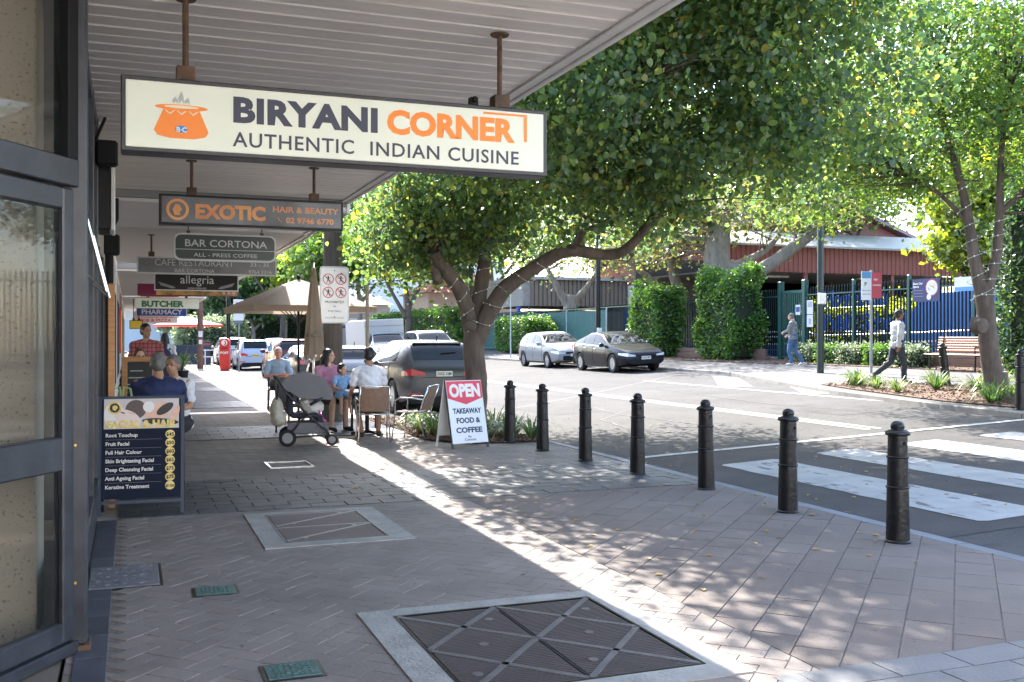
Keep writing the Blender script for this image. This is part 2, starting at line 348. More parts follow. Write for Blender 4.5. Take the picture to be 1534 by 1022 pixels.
# paver fields
HOLES = [(1.2, 2.8, 4.05, 5.72), (.95, 2.12, 7.7, 9.27), (-.27, .2, 6.83, 7.5), (.36, .64, 6.44, 6.68), (.58, .87, 4.73, 4.98)]
def inhole(x, y, g=.0): return any(a-g < x < b+g and c-g < y < d+g for a, b, c, d in HOLES)
def visible(x, y):
    dx = x*math.cos(YAW)-y*math.sin(YAW); d = x*math.sin(YAW)+y*math.cos(YAW)
    return d > 3.9 and abs(dx/d) < .54
def clip_rect(poly, x0, x1, y0, y1):
    for ax, lim, sg in ((0, x0, 1), (0, x1, -1), (1, y0, 1), (1, y1, -1)):
        out = []
        for i in range(len(poly)):
            p, q = poly[i], poly[(i+1) % len(poly)]; a, b = (p[ax]-lim)*sg, (q[ax]-lim)*sg
            if a >= 0: out.append(p)
            if (a < 0) != (b < 0): t = a/(a-b); out.append((p[0]+(q[0]-p[0])*t, p[1]+(q[1]-p[1])*t))
        poly = out
        if len(poly) < 3: return []
    return poly
def paver_poly(mb, poly, zt, zb=-.03, bev=.0022):
    if len(poly) < 3: return
    cx = sum(p[0] for p in poly)/len(poly); cy = sum(p[1] for p in poly)/len(poly); n = len(poly)
    def sh(k): return [(cx+(x-cx)*(1-k/max(.02, math.hypot(x-cx, y-cy))), cy+(y-cy)*(1-k/max(.02, math.hypot(x-cx, y-cy)))) for x, y in poly]
    i_ = sh(bev); tl = random.uniform(-.0012, .0012)
    vs = [(x, y, zb) for x, y in poly]+[(x, y, zt-bev*.8) for x, y in poly]+[(x, y, zt+tl*(x-cx)/.1) for x, y in i_]
    fs = [tuple(range(2*n, 3*n))]
    for r in (0, n):
        for j in range(n): fs.append((r+j, r+(j+1) % n, r+n+(j+1) % n, r+n+j))
    mb.add(vs, fs)
field = []
W_, L_ = .12, .24; c45 = math.cos(R(45))
def rot45(x, y): return (c45*(x-y)+1.0, c45*(x+y)+6.0)
for a in range(-70, 71):           # herringbone
    for b in range(-70, 71):
            k4 = (a-b) % 4
            if k4 not in (0, 3): continue
            r = (a*W_, b*W_, L_, W_) if k4 == 0 else (a*W_, b*W_, W_, L_)
            if 1:
                x, y, w_, h_ = r; g = .0022
                poly = [rot45(x+g, y+g), rot45(x+w_-g, y+g), rot45(x+w_-g, y+h_-g), rot45(x+g, y+h_-g)]
                cx = sum(p[0] for p in poly)/4; cy = sum(p[1] for p in poly)/4
                if not (-.1 < cx < 3.3 and 3.4 < cy < 9.6) or not visible(cx, cy): continue
                poly = clip_rect(poly, -.1, 3.1, 3.4, 9.45)
                if poly: field.append((poly, cx, cy, 0))
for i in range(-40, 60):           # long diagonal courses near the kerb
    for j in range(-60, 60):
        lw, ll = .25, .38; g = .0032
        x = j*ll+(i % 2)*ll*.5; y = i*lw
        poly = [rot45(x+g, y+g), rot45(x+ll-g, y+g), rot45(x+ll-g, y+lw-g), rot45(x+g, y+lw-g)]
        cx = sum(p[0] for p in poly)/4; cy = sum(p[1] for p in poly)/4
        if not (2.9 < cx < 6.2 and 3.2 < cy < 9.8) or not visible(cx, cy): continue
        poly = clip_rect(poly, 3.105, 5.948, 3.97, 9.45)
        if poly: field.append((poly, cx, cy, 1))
def near_hole_clip(poly):
    # keep the piece outside service covers: drop pieces wholly inside
    return not all(inhole(x, y, -.01) for x, y in poly)
field = [f for f in field if near_hole_clip(f[0]) and not inhole(f[1], f[2], -.12)]
seen = set(); ff = []
for f in field:
    k = (round(f[1], 2), round(f[2], 2))
    if k in seen: continue
    seen.add(k); ff.append(f)
ff.sort(key=lambda f: math.hypot(f[1], f[2]))
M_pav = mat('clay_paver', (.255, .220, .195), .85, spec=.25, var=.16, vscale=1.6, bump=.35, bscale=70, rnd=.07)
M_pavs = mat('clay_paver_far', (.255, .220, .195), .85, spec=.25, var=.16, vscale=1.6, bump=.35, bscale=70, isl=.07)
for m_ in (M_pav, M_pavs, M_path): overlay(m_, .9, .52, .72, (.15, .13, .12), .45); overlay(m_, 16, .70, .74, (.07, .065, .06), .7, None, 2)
M_pv2 = mat('shaded_clay_paver', (.160, .136, .122), .85, spec=.25, var=.18, vscale=1.6, bump=.35, bscale=70, rnd=.08); M_pv2s = mat('shaded_clay_paver_far', (.160, .136, .122), .85, spec=.25, var=.18, vscale=1.6, bump=.35, bscale=70, isl=.08)  # kerb-side courses: clay colour darkened so the base carries the tree shade
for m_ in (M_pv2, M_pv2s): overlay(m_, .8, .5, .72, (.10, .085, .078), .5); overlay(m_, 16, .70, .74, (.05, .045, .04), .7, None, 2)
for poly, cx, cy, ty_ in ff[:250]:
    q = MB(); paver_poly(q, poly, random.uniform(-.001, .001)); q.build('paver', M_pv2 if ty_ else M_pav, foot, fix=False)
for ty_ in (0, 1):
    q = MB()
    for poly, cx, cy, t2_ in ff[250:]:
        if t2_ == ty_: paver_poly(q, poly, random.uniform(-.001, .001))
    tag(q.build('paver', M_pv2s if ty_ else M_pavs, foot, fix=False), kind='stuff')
# dark cross bands
M_dp = mat('dark_band_paver', (.030, .034, .044), .55, var=.3, vscale=5, bump=.3, bscale=60, rnd=.22)
M_dps = mat('dark_band_paver_far', (.034, .038, .049), .55, var=.3, vscale=5, bump=.3, bscale=60, isl=.22)
def band(y0, y1, x0, x1, obj, lx=.34, ly=.22):
    st = MB(); r = 0; y = y0
    while y < y1-.02:
        x = x0-(r % 2)*lx*.5
        while x < x1:
            a, b = max(x, x0)+.005, min(x+lx, x1)-.005
            if b-a > .03 and not inhole((a+b)/2, y+ly/2, -.03):
                poly = [(a, y+.005), (b, y+.005), (b, y+ly-.005), (a, y+ly-.005)]
                if obj: q = MB(); paver_poly(q, poly, .004+random.uniform(-.001, .001)); q.build('paver', M_dp, foot, fix=False)
                else: paver_poly(st, poly, .004+random.uniform(-.001, .001))
            x += lx
        y += ly; r += 1
    if not obj: st.build('paver_band', M_dps, foot, fix=False)['kind'] = 'stuff'
band(9.45, 11.65, -.1, 3.0, False); band(9.45, 11.65, 3.0, 5.94, False)
for y in (16.2, 23.5, 30.8, 38, 45.5, 53): band(y, y+2, 0, 4.4, False, .4, .28)
# tile strip along shopfront and pale slabs bottom right
q = MB()
y = 4.6
while y < 9.4:
    paver_poly(q, [(-.26, y+.004), (-.11, y+.004), (-.11, y+.4-.004), (-.26, y+.4-.004)], .003); y += .4
paver_poly(q, [(-.3, 4.2), (-.11, 4.2), (-.11, 4.596), (-.26, 4.596)], .003)
q.build('edge_tile', mat('slate_tile', (.065, .07, .09), .5, var=.3, vscale=6, isl=.15), foot, fix=False)
M_slab = mat('pale_slab', (.15, .153, .158), .8, var=.12, vscale=3, bump=.3, bscale=70, rnd=.07)
for r in range(4):
    x = 1.2+(r % 2)*.22-.44
    while x < 5.94:
        a, b = max(2.82, x)+.004, min(x+.44, 5.94)-.004
        if b-a > .04: q = MB(); paver_poly(q, [(a, 3.97-.22*(r+1)+.004), (b, 3.97-.22*(r+1)+.004), (b, 3.97-.22*r-.004), (a, 3.97-.22*r-.004)], .003); q.build('slab', M_slab, foot, fix=False)
        x += .44
# ---- service covers
M_cover = mat('grate_iron', (.085, .072, .078), .55, metal=.3, var=.2, vscale=8)
M_rib = mat('worn_rib', (.155, .145, .155), .5, metal=.3, var=.25, vscale=15)
def cover_frame(x0, x1, y0, y1, i0, i1, j0, j1, label):
    t = thing('service_cover', label, 'access cover', ((x0+x1)/2, (y0+y1)/2, 0)); cx, cy = (x0+x1)/2, (y0+y1)/2
    q = MB()
    for a, b, c, d in ((x0, x1, j1, y1), (x0, x1, y0, j0), (x0, i0, j0, j1), (i1, x1, j0, j1)): q.span((a-cx, c-cy, -.05), (b-cx, d-cy, .008))
    q.build('concrete_surround', mat('pale_concrete', (.34, .325, .30), .85, var=.25, vscale=4, bump=.5, bscale=50), t)
    q = MB()
    for a, b, c, d in ((i0, i1, j1-.015, j1), (i0, i1, j0, j0+.015), (i0, i0+.015, j0+.015, j1-.015), (i1-.015, i1, j0+.015, j1-.015)): q.span((a-cx, c-cy, -.04), (b-cx, d-cy, .011))
    q.build('steel_rim', M_black, t)
    return t, cx, cy
def grating(t, x0, x1, y0, y1, cx, cy, rib_diag):
    q = MB(); q.span((x0-cx, y0-cy, -.03), (x1-cx, y1-cy, .002)); p = q.build('cover_plate', mat('grate_base', (.06, .055, .06), .7), t)
    b = MB(); st = .024; n_ = int((y1-y0)/st)
    for i in range(n_): y = y0+(i+.5)*st-cy; b.span((x0-cx+.01, y-.007, .0015), (x1-cx-.01, y+.007, .0085))
    b.build('grate_bar', M_cover, p)['kind'] = 'stuff'
    k = MB()
    for (ax, ay), (bx, by) in rib_diag:
        A = Vector((ax-cx, ay-cy, .0065)); B = Vector((bx-cx, by-cy, .0065)); d = B-A; an = math.atan2(d.y, d.x)
        k.box((A+B)/2, (d.length, .035, .009), an)
    k.build('brace_rib', M_rib, p)
    for fx, fy in ((.2, .18), (.8, .82), (.5, .5)):
        c = (x0+(x1-x0)*fx-cx, y0+(y1-y0)*fy-cy); MB().lathe([(.026, .006), (.026, .0125), (.0, .0125)], (c[0], c[1], 0), 12).build('lifting_eye', M_rib, p)
t, cx, cy = cover_frame(1.22, 2.79, 4.05, 5.72, 1.40, 2.62, 4.22, 5.57, 'large double grated access cover in pale concrete surround at front')
for a, b in ((1.415, 2.005), (2.015, 2.605)):
    mx = (a+b)/2; ym = 4.9
    grating(t, a, b, 4.235, 5.555, cx, cy, [((a, 5.55), (b, 4.9)), ((a, 4.9), (b, 5.55)), ((a, 4.9), (b, 4.24)), ((a, 4.24), (b, 4.9))])
t, cx, cy = cover_frame(.95, 2.12, 7.7, 9.27, 1.12, 1.94, 7.86, 9.15, 'smaller grated access cover in concrete surround touching dark paver band')
for a, b in ((7.875, 8.5), (8.51, 9.135)):
    grating(t, 1.135, 1.925, a, b, cx, cy, [((1.14, a+.05), (1.92, b-.05)), ((1.14, b-.03), (1.92, b-.03))])
def lid(x0, x1, y0, y1, label, col, name='pit_lid'):
    t = thing(name, label, 'pit lid', ((x0+x1)/2, (y0+y1)/2, 0)); w_, h_ = (x1-x0)/2, (y1-y0)/2
    MB().span((-w_, -h_, -.04), (w_, h_, .003)).build('lid_frame', M_black, t)
    mm = mat('lid_'+'%d' % (col[1]*1000), col, .55, metal=.3, var=.3, vscale=12, bump=.6, bscale=30)
    MB().bbox((-w_+.02, -h_+.02, 0), (w_-.02, h_-.02, .008), .003).build('lid_plate', mm, t)
    q = MB(); k = 7
    for i in range(k):
        for j in range(5):
            cx = -w_+.05+(i+.5)*(2*w_-.1)/k; cy = -h_+.04+(j+.5)*(2*h_-.08)/5
            q.box((cx, cy, .009), ((2*w_-.1)/k*.6, .012, .004), R(35 if (i+j) % 2 else -35))
    q.build('tread_bar', mm, t)
    return t
lid(-.27, .2, 6.83, 7.5, 'dark iron pit lid set in paving beside the shopfront corner', (.20, .205, .225))
lid(.36, .64, 6.44, 6.68, 'small green metal cover farther from the camera', (.09, .16, .15), 'valve_cover')
lid(.58, .87, 4.73, 4.98, 'small green metal cover nearest the camera', (.09, .165, .155), 'valve_cover')
t = thing('paver_inset_cover', 'paving filled cover outlined by thin steel edges near the pram', 'access cover', (1.86, 12.75, 0))
q = MB()
for a, b in (((-.27, -.3), (.27, -.27)), ((-.27, .27), (.27, .3)), ((-.27, -.27), (-.24, .27)), ((.24, -.27), (.27, .27))): q.span((a[0], a[1], -.02), (b[0], b[1], .006))
q.build('steel_edge', M_chrome, t)
q = MB(); r9 = random.Random(9)
for _ in range(420):
    x, y = (r9.uniform(3.2, 10), r9.uniform(5, 16)) if r9.random() < .6 else (r9.gauss(5.3, .9), r9.uniform(11, 19))
    if x < .2 or math.hypot(x-5.2, 0) > 99: continue
    z = .006 if x < 5.94 else (-.115 if x < 6.4 else road_z(x)+.012); a = r9.uniform(0, 6.3); s = r9.uniform(.018, .04); c_, s_ = math.cos(a)*s, math.sin(a)*s
    q.add([(x-c_, y-s_, z), (x+s_*.6, y-c_*.6, z+.008), (x+c_, y+s_, z+.002), (x-s_*.6, y+c_*.6, z+.006)], [(0, 1, 2), (0, 2, 3)])
tag(q.build('leaf_litter', leafmat('litter_leaf', [(0, (.14, .07, .03)), (.5, (.25, .15, .04)), (1, (.40, .28, .05))], .1, .6), None, fix=False), 'scattered dry fallen leaves over paving and gutter', 'leaf litter', kind='stuff')
# ---- far pavement
def far_kerb():
    pts = [(15.8, 3), (14.6, 6), (14.0, 9), (13.95, 12.6), (14.2, 14.7), (15.0, 18.5), (15.7, 21), (16.7, 24), (17.6, 27)]
    return pts+[(17.8, 29.5+i*3) for i in range(40)]
fk = far_kerb(); n = len(fk)
m = MB(); m.add([(x, y, path_z(x)) for x, y in fk]+[(24, y, path_z(24)) for x, y in fk], [(i, n+i, n+i+1, i+1) for i in range(n-1)])
struct('far_footpath', m, mat('far_concrete', (.115, .11, .105), .9, spec=.15, var=.15, vscale=.8, bump=.2, bscale=30))
M_ck = mat('concrete_kerb', (.18, .172, .16), .85, spec=.2, var=.25, vscale=2, rnd=.06)
fkb = struct('far_kerb', MB().span((15.9, 2.8, -.2), (16.0, 2.9, .2)), M_ck)
for i in range(n-1):
    (x0, y0), (x1, y1) = fk[i], fk[i+1]; dd = math.hypot(x1-x0, y1-y0); cnt = max(1, round(dd/1.5))
    for j in range(cnt):
        a = (x0+(x1-x0)*(j+.003)/cnt, y0+(y1-y0)*(j+.003)/cnt); b = (x0+(x1-x0)*(j+.997)/cnt, y0+(y1-y0)*(j+.997)/cnt)
        nx, ny = -(y1-y0)/dd, (x1-x0)/dd; q = MB(); vs = []
        for p in (a, b):
            for o, zr in ((-.17, -.2), (-.17, .104), (-.0, .104), (.03, .085), (.04, 0), (.04, -.2)):
                x = p[0]+nx*o; vs.append((x, p[1]+ny*o, road_z(p[0])+zr))
        q.add(vs, [(0, 1, 2, 3, 4, 5), (11, 10, 9, 8, 7, 6)]+[(k, 6+k, 6+(k+1) % 6, (k+1) % 6) for k in range(6)])
        q.build('kerb_stone', M_ck, fkb)
# school yard ground behind the fence
struct('school_yard', MB().add([(24, -5, path_z(24)+.003), (80, -5, 1.1), (80, 140, 1.1), (24, 140, path_z(24)+.003)], [(0, 1, 2, 3)]), mat('yard', (.22, .18, .14), .95, var=.3, vscale=.5))
# ================= AWNINGS AND SHOPFRONTS
def awning(y0, y1, z, x1, label, ribw, m_, fas=.28, boards=True):
    t = thing('street_awning', label, 'awning', (0, y0, z))
    q = MB(); q.span((-.3, 0, .06), (x1-.03, y1-y0, fas+.02)); q.build('roof_deck', mat('awning_roof', (.25, .25, .25), .6), t)
    me = None
    if boards:
        n = int((y1-y0)/ribw); L_ = x1-.03+.3
        q = MB(); s = [(-.0, .05), (0, .006), (.006, 0), (ribw-.035, 0), (ribw-.03, .012), (ribw-.012, .012), (ribw-.004, .004), (ribw-.002, .05)]
        q.prism(s, -.3, x1-.03, 'YZ'); me = q.mesh('soffit_board', m_)
        for i in range(n): inst('soffit_board', me, t, (0, i*ribw, random.uniform(-.0015, .0015)))
    else:
        q = MB(); q.span((-.3, 0, 0), (x1-.03, y1-y0, .05)); q.build('soffit', m_, t)
    q = MB(); q.bbox((x1-.03, -.02, -.035), (x1+.02, y1-y0+.02, fas+.05), .008); q.bbox((x1-.11, 0, -.02), (x1-.032, y1-y0, -.001), .004)
    q.build('fascia', M_white, t)
    return t
awning(2.0, 13.9, 3.5, 2.86, 'nearest street awning with brown grey ribbed soffit boards', .2, M_soffit)
awning(13.93, 17.2, 3.36, 2.86, 'short pale ribbed awning after the nearest one', .12, mat('pale_soffit', (.62, .61, .60), .4, rnd=.04))
awning(17.22, 25.5, 3.36, 2.9, 'smooth off white awning over the cafe', .3, mat('smooth_soffit', (.60, .57, .53), .6, var=.05), boards=False)
awning(26, 41, 3.2, 2.8, 'farther low street awning over the butcher', .3, mat('smooth_soffit2', (.5, .47, .43), .6, var=.1), boards=False)
awning(41.5, 62, 3.15, 2.8, 'farthest street awning at the end of the shops', .3, mat('smooth_soffit2', (.5, .47, .43)), boards=False)
# nearest shop: splayed door screen
P0 = Vector((-.25, 5.62, 0)); D0 = Vector((-.55, -.86, 0)).normalized()
t = thing('splayed_shop_door', 'charcoal framed glass door and fanlight at the far left', 'door', P0, math.atan2(D0.y, D0.x))
# local x runs from the corner post back to the camera side
q = MB(); q.bbox((.06, -.05, 2.36), (1.6, .05, 2.5), .006); q.bbox((.06, -.05, 0), (1.6, .05, .06), .004); q.bbox((1.5, -.05, .06), (1.6, .05, 3.5), .006); q.build('door_frame', M_dark, t)
q = MB(); q.bbox((.075, -.03, .065), (.16, .03, 2.35), .008); q.bbox((1.38, -.03, .065), (1.48, .03, 2.35), .008); q.bbox((.16, -.03, 2.24), (1.38, .03, 2.35), .008)
q.bbox((.16, -.03, .93), (1.38, .03, 1.10), .008); q.bbox((.16, -.03, .065), (1.38, .03, .17), .008); q.build('door_leaf', M_dark, t)
for a, b in ((.17, .93), (1.10, 2.24)):
    MB().span((.16, -.004, a), (1.38, .004, b)).build('pane', M_glass, t)
MB().span((.06, -.004, 2.5), (1.5, .004, 3.5)).build('fanlight_pane', M_glass, t)
q = MB(); q.bbox((.06, -.045, 2.5), (.14, .045, 3.5), .005); q.build('fanlight_stile', M_blackm, t)
t = thing('corner_post', 'tall charcoal steel corner post at left edge of the picture', 'post', P0)
MB().bbox((-.075, -.075, .03), (.045, .06, 3.56), .012).build('post_shaft', M_dark, t); MB().bbox((-.09, -.09, 0), (.06, .075, .03), .005).build('base_plate', M_rust, t)
for z in (.35, 1.05, 2.9): MB().lathe([(.007, -.079), (.007, -.075)], (-.01, 0, 0), 8, 'Y').build('screw', mat('brass', (.6, .4, .1), .4, metal=.8), t).location.z = z
M_spk = mat('speckled_render', (.50, .42, .31), .8, var=.0)
n_ = M_spk.node_tree.nodes; l_ = M_spk.node_tree.links; vo = n_.new('ShaderNodeTexNoise'); vo.inputs['Scale'].default_value = 55; vo.inputs['Detail'].default_value = 3
rp = n_.new('ShaderNodeValToRGB'); rp.color_ramp.elements[0].position = .33; rp.color_ramp.elements[0].color = (.36, .30, .22, 1); rp.color_ramp.elements[1].position = .40; rp.color_ramp.elements[1].color = (.60, .53, .41, 1)
tcn = n_.new('ShaderNodeTexCoord'); l_.new(tcn.outputs['Object'], vo.inputs[0]); l_.new(vo.outputs[0], rp.inputs[0]); l_.new(rp.outputs[0], n_['Principled BSDF'].inputs['Base Color'])
t = thing('speckled_pillar', 'beige speckled rendered pillar behind the glass door', 'pillar', (-.66, 6.05, 0))
q = MB(); q.bbox((-.2, -.25, 0), (.2, .25, 4), .01); q.build('pillar_shaft', M_spk, t)
t = thing('shop_interior', 'dim shop floor and back walls behind the left glass', 'interior', (0, 0, 0))
q = MB(); q.span((-6, 2, -.05), (-.32, 12, -.012)); q.build('floor', mat('shop_floor', (.2, .17, .14), .4, var=.2), t)
q = MB(); q.span((-6.1, 2, 0), (-6, 12, 4)); q.span((-6, 9.6, 0), (-.5, 9.75, 4)); q.build('back_wall', mat('shop_wall', (.42, .37, .30), .7, var=.1), t)
q = MB()
for i in range(3): q.span((-1.3, 5.1+i*.5, .0), (-1.25, 5.14+i*.5, .85)); q.span((-1.3, 5.1+i*.5, .42), (-.95, 5.14+i*.5, .46)); q.span((-.99, 5.1+i*.5, 0), (-.95, 5.14+i*.5, .45))
q.build('stool_rack', M_black, t)
# wall of the block, upper storey, and return behind the door
bl = thing('shop_building', 'two storey rendered shop building above the nearest awning', 'building', (0, 0, 0))
q = MB(); q.span((-9, 5.7, 3.62), (-.31, 25.8, 8)); q.span((-9, 2, 3.62), (-1.2, 5.7, 8)); q.span((-9, -9, 0), (-1.25, 1.9, 8)); q.build('wall', mat('cream_render', (.50, .46, .39), .8, var=.1), bl)
q = MB(); q.span((-6.1, 2, 3.52), (-.3, 13, 3.6)); q.build('ceiling', M_white, bl)
# glazed front Y 5.75..9.35
t = thing('glazed_shopfront', 'charcoal framed shopfront windows running along the pavement', 'shopfront', (-.29, 5.72, 0))
q = MB(); q.bbox((-.08, 0, 0), (.02, 3.75, .32), .01); q.build('sill_wall', mat('dark_tile', (.05, .052, .06), .3, var=.2), t)
for y in (.0, .55, 1.5, 2.6, 3.67): MB().bbox((-.05, y, .32), (.03, y+.07, 3.5), .008).build('mullion', M_dark, t)
for z in (2.38, 3.43): MB().bbox((-.05, .07, z), (.025, 3.67, z+.07), .008).build('transom', M_dark, t)
MB().bbox((-.05, .07, .32), (.04, 3.67, .38), .008).build('window_sill', M_dark, t)
for a, b in ((.07, .55), (.62, 1.5), (1.57, 2.6), (2.67, 3.67)):
    MB().span((-.014, a, .38), (-.006, b, 2.38)).build('pane', M_glass, t); MB().span((-.014, a, 2.45), (-.006, b, 3.43)).build('pane', M_glass, t)
for y in (1.2, 2.3): q = MB(); q.tube([(.03, y, 2.35), (.14, y+.1, 1.9), (.03, y+.2, 2.0)], .012, 6); q.build('window_stay', M_chrome, t)
t = thing('wall_light_box', 'black light box with white edge fixed high on the shop wall', 'light box', (-.28, 9.55, 2.55))
MB().bbox((0, 0, 0), (.12, .55, .74), .01).build('box_body', M_black, t); MB().bbox((.12, -.01, 0), (.15, .56, .76), .005).build('white_edge', M_white, t)
t = thing('wall_speaker', 'small black box bracketed under the soffit beside the light box', 'speaker', (-.2, 9.35, 3.2)); q = MB(); q.bbox((-.08, -.06, -.12), (.1, .08, .1), .02); q.build('cabinet', M_blackm, t); q = MB(); q.tube([(-.08, .0, .1), (0, 0, .3)], .015, 6); q.build('bracket', M_black, t)
# next shops: pier, timber jamb, fronts
def shop(y0, y1, wallc, framec, label, aw, sill=.5):
    t = thing('shopfront', label, 'shopfront', (-.3, y0, 0)); L_ = y1-y0
    q = MB(); q.bbox((-.2, 0, 0), (.0, .45, aw), .01); q.bbox((-.2, L_-.02, 0), (.0, L_-.3, aw), .01); q.build('pier', wallc, t)
    q = MB(); q.bbox((-.14, .45, 0), (-.02, L_-.3, sill), .01); q.bbox((-.14, .45, 2.6), (-.02, L_-.3, aw), .01); q.build('wall', wallc, t)
    k = max(2, int((L_-.75)/1.3)); w_ = (L_-.75)/k
    for i in range(k+1): MB().bbox((-.1, .45+i*w_-.03, sill), (-.01, .45+i*w_+.03, 2.6), .005).build('mullion', framec, t)
    for i in range(k): MB().span((-.06, .48+i*w_, sill), (-.05, .42+(i+1)*w_, 2.6)).build('pane', M_glass, t)
    return t
M_cream = mat('cream_wall', (.55, .50, .42), .8, var=.12)
shop(9.85, 15.5, M_cream, M_dark, 'cafe front with charcoal frames and cream piers', 3.5)
shop(15.55, 25.8, M_white, M_dark, 'white shopfront under the smooth awning', 3.4)
shop(26, 33, M_cream, M_dark, 'cream shopfront beside the butcher sign', 3.2)
shop(33.1, 41, mat('brick_wall', (.30, .16, .11), .8, var=.2), M_white, 'red brick shopfront beyond the butcher', 3.2)
shop(41.5, 52, M_cream, M_timber, 'far cream shopfront near the street end', 3.2)
shop(52.1, 62, M_white, M_dark, 'farthest white shopfront on the left', 3.2)
t = thing('timber_door_post', 'tall warm brown timber post against the cafe front', 'post', (-.165, 10.1, 0)); MB().bbox((-.03, -.02, 0), (.03, .04, 2.1), .006).build('post_shaft', M_timber, t)
t = thing('downpipe', 'dark downpipe on the wall beyond the timber post', 'pipe', (-.24, 13.2, 0)); q = MB(); q.tube([(0, 0, 0), (0, 0, 2.9), (.06, 0, 3.05), (.06, 0, 3.3)], .05, 10); q.build('pipe', M_blackm, t)
MB().bbox((-.06, -.1, 2.6), (.12, .1, 2.85), .02).build('rain_head', M_blackm, t)
bl = thing('far_shop_building', 'cream two storey building above the farther awnings', 'building', (0, 26, 0))
q = MB(); q.span((-9, 0, 3.25), (-.32, 15.3, 7)); q.span((-9, 15.6, 3.3), (-.32, 37, 6.3)); q.build('wall', mat('cream_far', (.52, .47, .38), .8, var=.15), bl)
for i in range(6): 
    f = MB().bbox((-.34, 2+i*5.5, 4.3), (-.29, 3.4+i*5.5, 5.7), .01).build('window', M_white, bl); MB().span((-.295, 2.1+i*5.5, 4.4), (-.28, 3.3+i*5.5, 5.6)).build('pane', M_glass, f)
# ================= HANGING SIGNS
def logo_pot(t, cx, cz, k, y):
    o = mat('sign_orange', (.92, .24, .02), .45); q = MB()
    q.prism([(cx-.16*k, cz-.12*k), (cx-.14*k, cz-.17*k), (cx-.07*k, cz-.195*k), (cx+.07*k, cz-.195*k), (cx+.14*k, cz-.17*k), (cx+.16*k, cz-.12*k), (cx+.105*k, cz+.1*k), (cx-.105*k, cz+.1*k)], y-.003, y)
    q.prism([(cx+.155*k*math.cos(a*R(15)), cz+.12*k+.03*k*math.sin(a*R(15))) for a in range(24)], y-.004, y); pot = q.build('pot_logo', o, t)
    q = MB(); q.prism([(cx+.1*k*math.cos(a*R(15)), cz+.125*k+.016*k*math.sin(a*R(15))) for a in range(24)], y-.006, y-.001)
    for i in (-1, 0, 1): q.prism([(cx+(i*.068-.03)*k, cz+.085*k), (cx+(i*.068-.02)*k, cz+.085*k), (cx+i*.068*k, cz+.06*k), (cx+(i*.068+.02)*k, cz+.085*k), (cx+(i*.068+.03)*k, cz+.085*k), (cx+i*.068*k, cz+.045*k)], y-.005, y-.001)
    q.build('rice', mat('rice_cream', (.8, .72, .5), .5), t)
    q = MB(); q.prism([(cx+.036*k*math.cos(a*R(15)), cz-.1*k+.036*k*math.sin(a*R(15))) for a in range(24)], y-.006, y-.001); q.build('blue_disc', mat('sign_blue', (.05, .25, .6), .5), t)
    text('B·C', .042*k, mat('sign_white', (.8, .8, .75), .5), t, (cx, y-.0065, cz-.115*k), align='CENTER', bold=.02)
    q = MB()
    for dx, h in ((-.035, .07), (.0, .13), (.035, .07)):
        q.prism([(cx+(dx-.012)*k, cz+.16*k), (cx+(dx-.02)*k, cz+(.16+h*.4)*k), (cx+dx*1.1*k, cz+(.16+h)*k), (cx+(dx+.012)*k, cz+(.16+h*.55)*k), (cx+(dx+.014)*k, cz+.16*k), (cx+dx*k, cz+(.16+h*.3)*k)], y-.003, y)
    q.build('flame', mat('flame_grey', (.40, .42, .43), .5), t)
def hanger(t, x, z0, z1, sc=1.0):
    q = MB(); q.tube([(x, 0, z0+.05), (x, 0, z1)], .017*sc, 8); q.lathe([(.055*sc, z1-.012), (.06*sc, z1-.004), (.06*sc, z1)], (x, 0, 0), 14); h = q.build('hanger_rod', M_rust, t)
    MB().bbox((x-.05*sc, -.05*sc, z0), (x+.05*sc, .05*sc, z0+.085*sc), .004).build('hanger_bracket', M_rust, t)
def hang_sign(label, u0, u1, vt, vb, Y, face, frame=M_black, soff=3.5, depth=.16, bord=.025, hx=(.14, .86), name='hanging_sign'):
    a = atY(u0, vt, Y); b = atY(u0, vb, Y); c = atY(u1, vt, Y); W = c.x-a.x; H = a.z-b.z
    t = thing(name, label, 'sign', (a.x, Y, b.z))
    MB().bbox((0, -depth/2, 0), (W, depth/2, H), .006).build('sign_box', frame, t)
    MB().bbox((bord, -depth/2-.004, bord), (W-bord, -depth/2+.01, H-bord), .003).build('sign_face', face, t)
    for f in hx: hanger(t, W*f, H, soff-b.z)
    return t, W, H, -depth/2-.004
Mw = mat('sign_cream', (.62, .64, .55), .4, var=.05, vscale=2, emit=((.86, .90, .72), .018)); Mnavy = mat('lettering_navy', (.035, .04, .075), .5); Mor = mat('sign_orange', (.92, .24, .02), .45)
t, W, H, y = hang_sign('long cream Biryani Corner sign with orange cooking pot hanging nearest', 181, 812, 116, 229, 5.9, Mw, mat('sign_frame', (.03, .03, .035), .45, var=.4, vscale=8), soff=3.5, hx=(.135, .885))
_b = set(t.children); logo_pot(t, W*.125, H*.47, .9, y)
for o_ in t.children:
    if o_ not in _b: o_.location.z += (H*.44)*(1-.6)-0 if o_.type != 'FONT' else 0; o_.scale.z = .6 if o_.type != 'FONT' else 1
for o_, *_ in TEXTS[-1:]: o_.location.z += .028
text('BIRYANI', .19, Mnavy, t, (W*.233, y-.001, H*.49), bold=.045, width=W*.330, space=1.05)
text('CORNER', .19, Mor, t, (W*.588, y-.001, H*.49), bold=.045, width=W*.325, space=1.0)
text('AUTHENTIC', .115, Mnavy, t, (W*.235, y-.001, H*.15), bold=.012, width=W*.275, space=1.1)
text('INDIAN CUISINE', .115, Mnavy, t, (W*.545, y-.001, H*.15), bold=.012, width=W*.375, space=1.1)
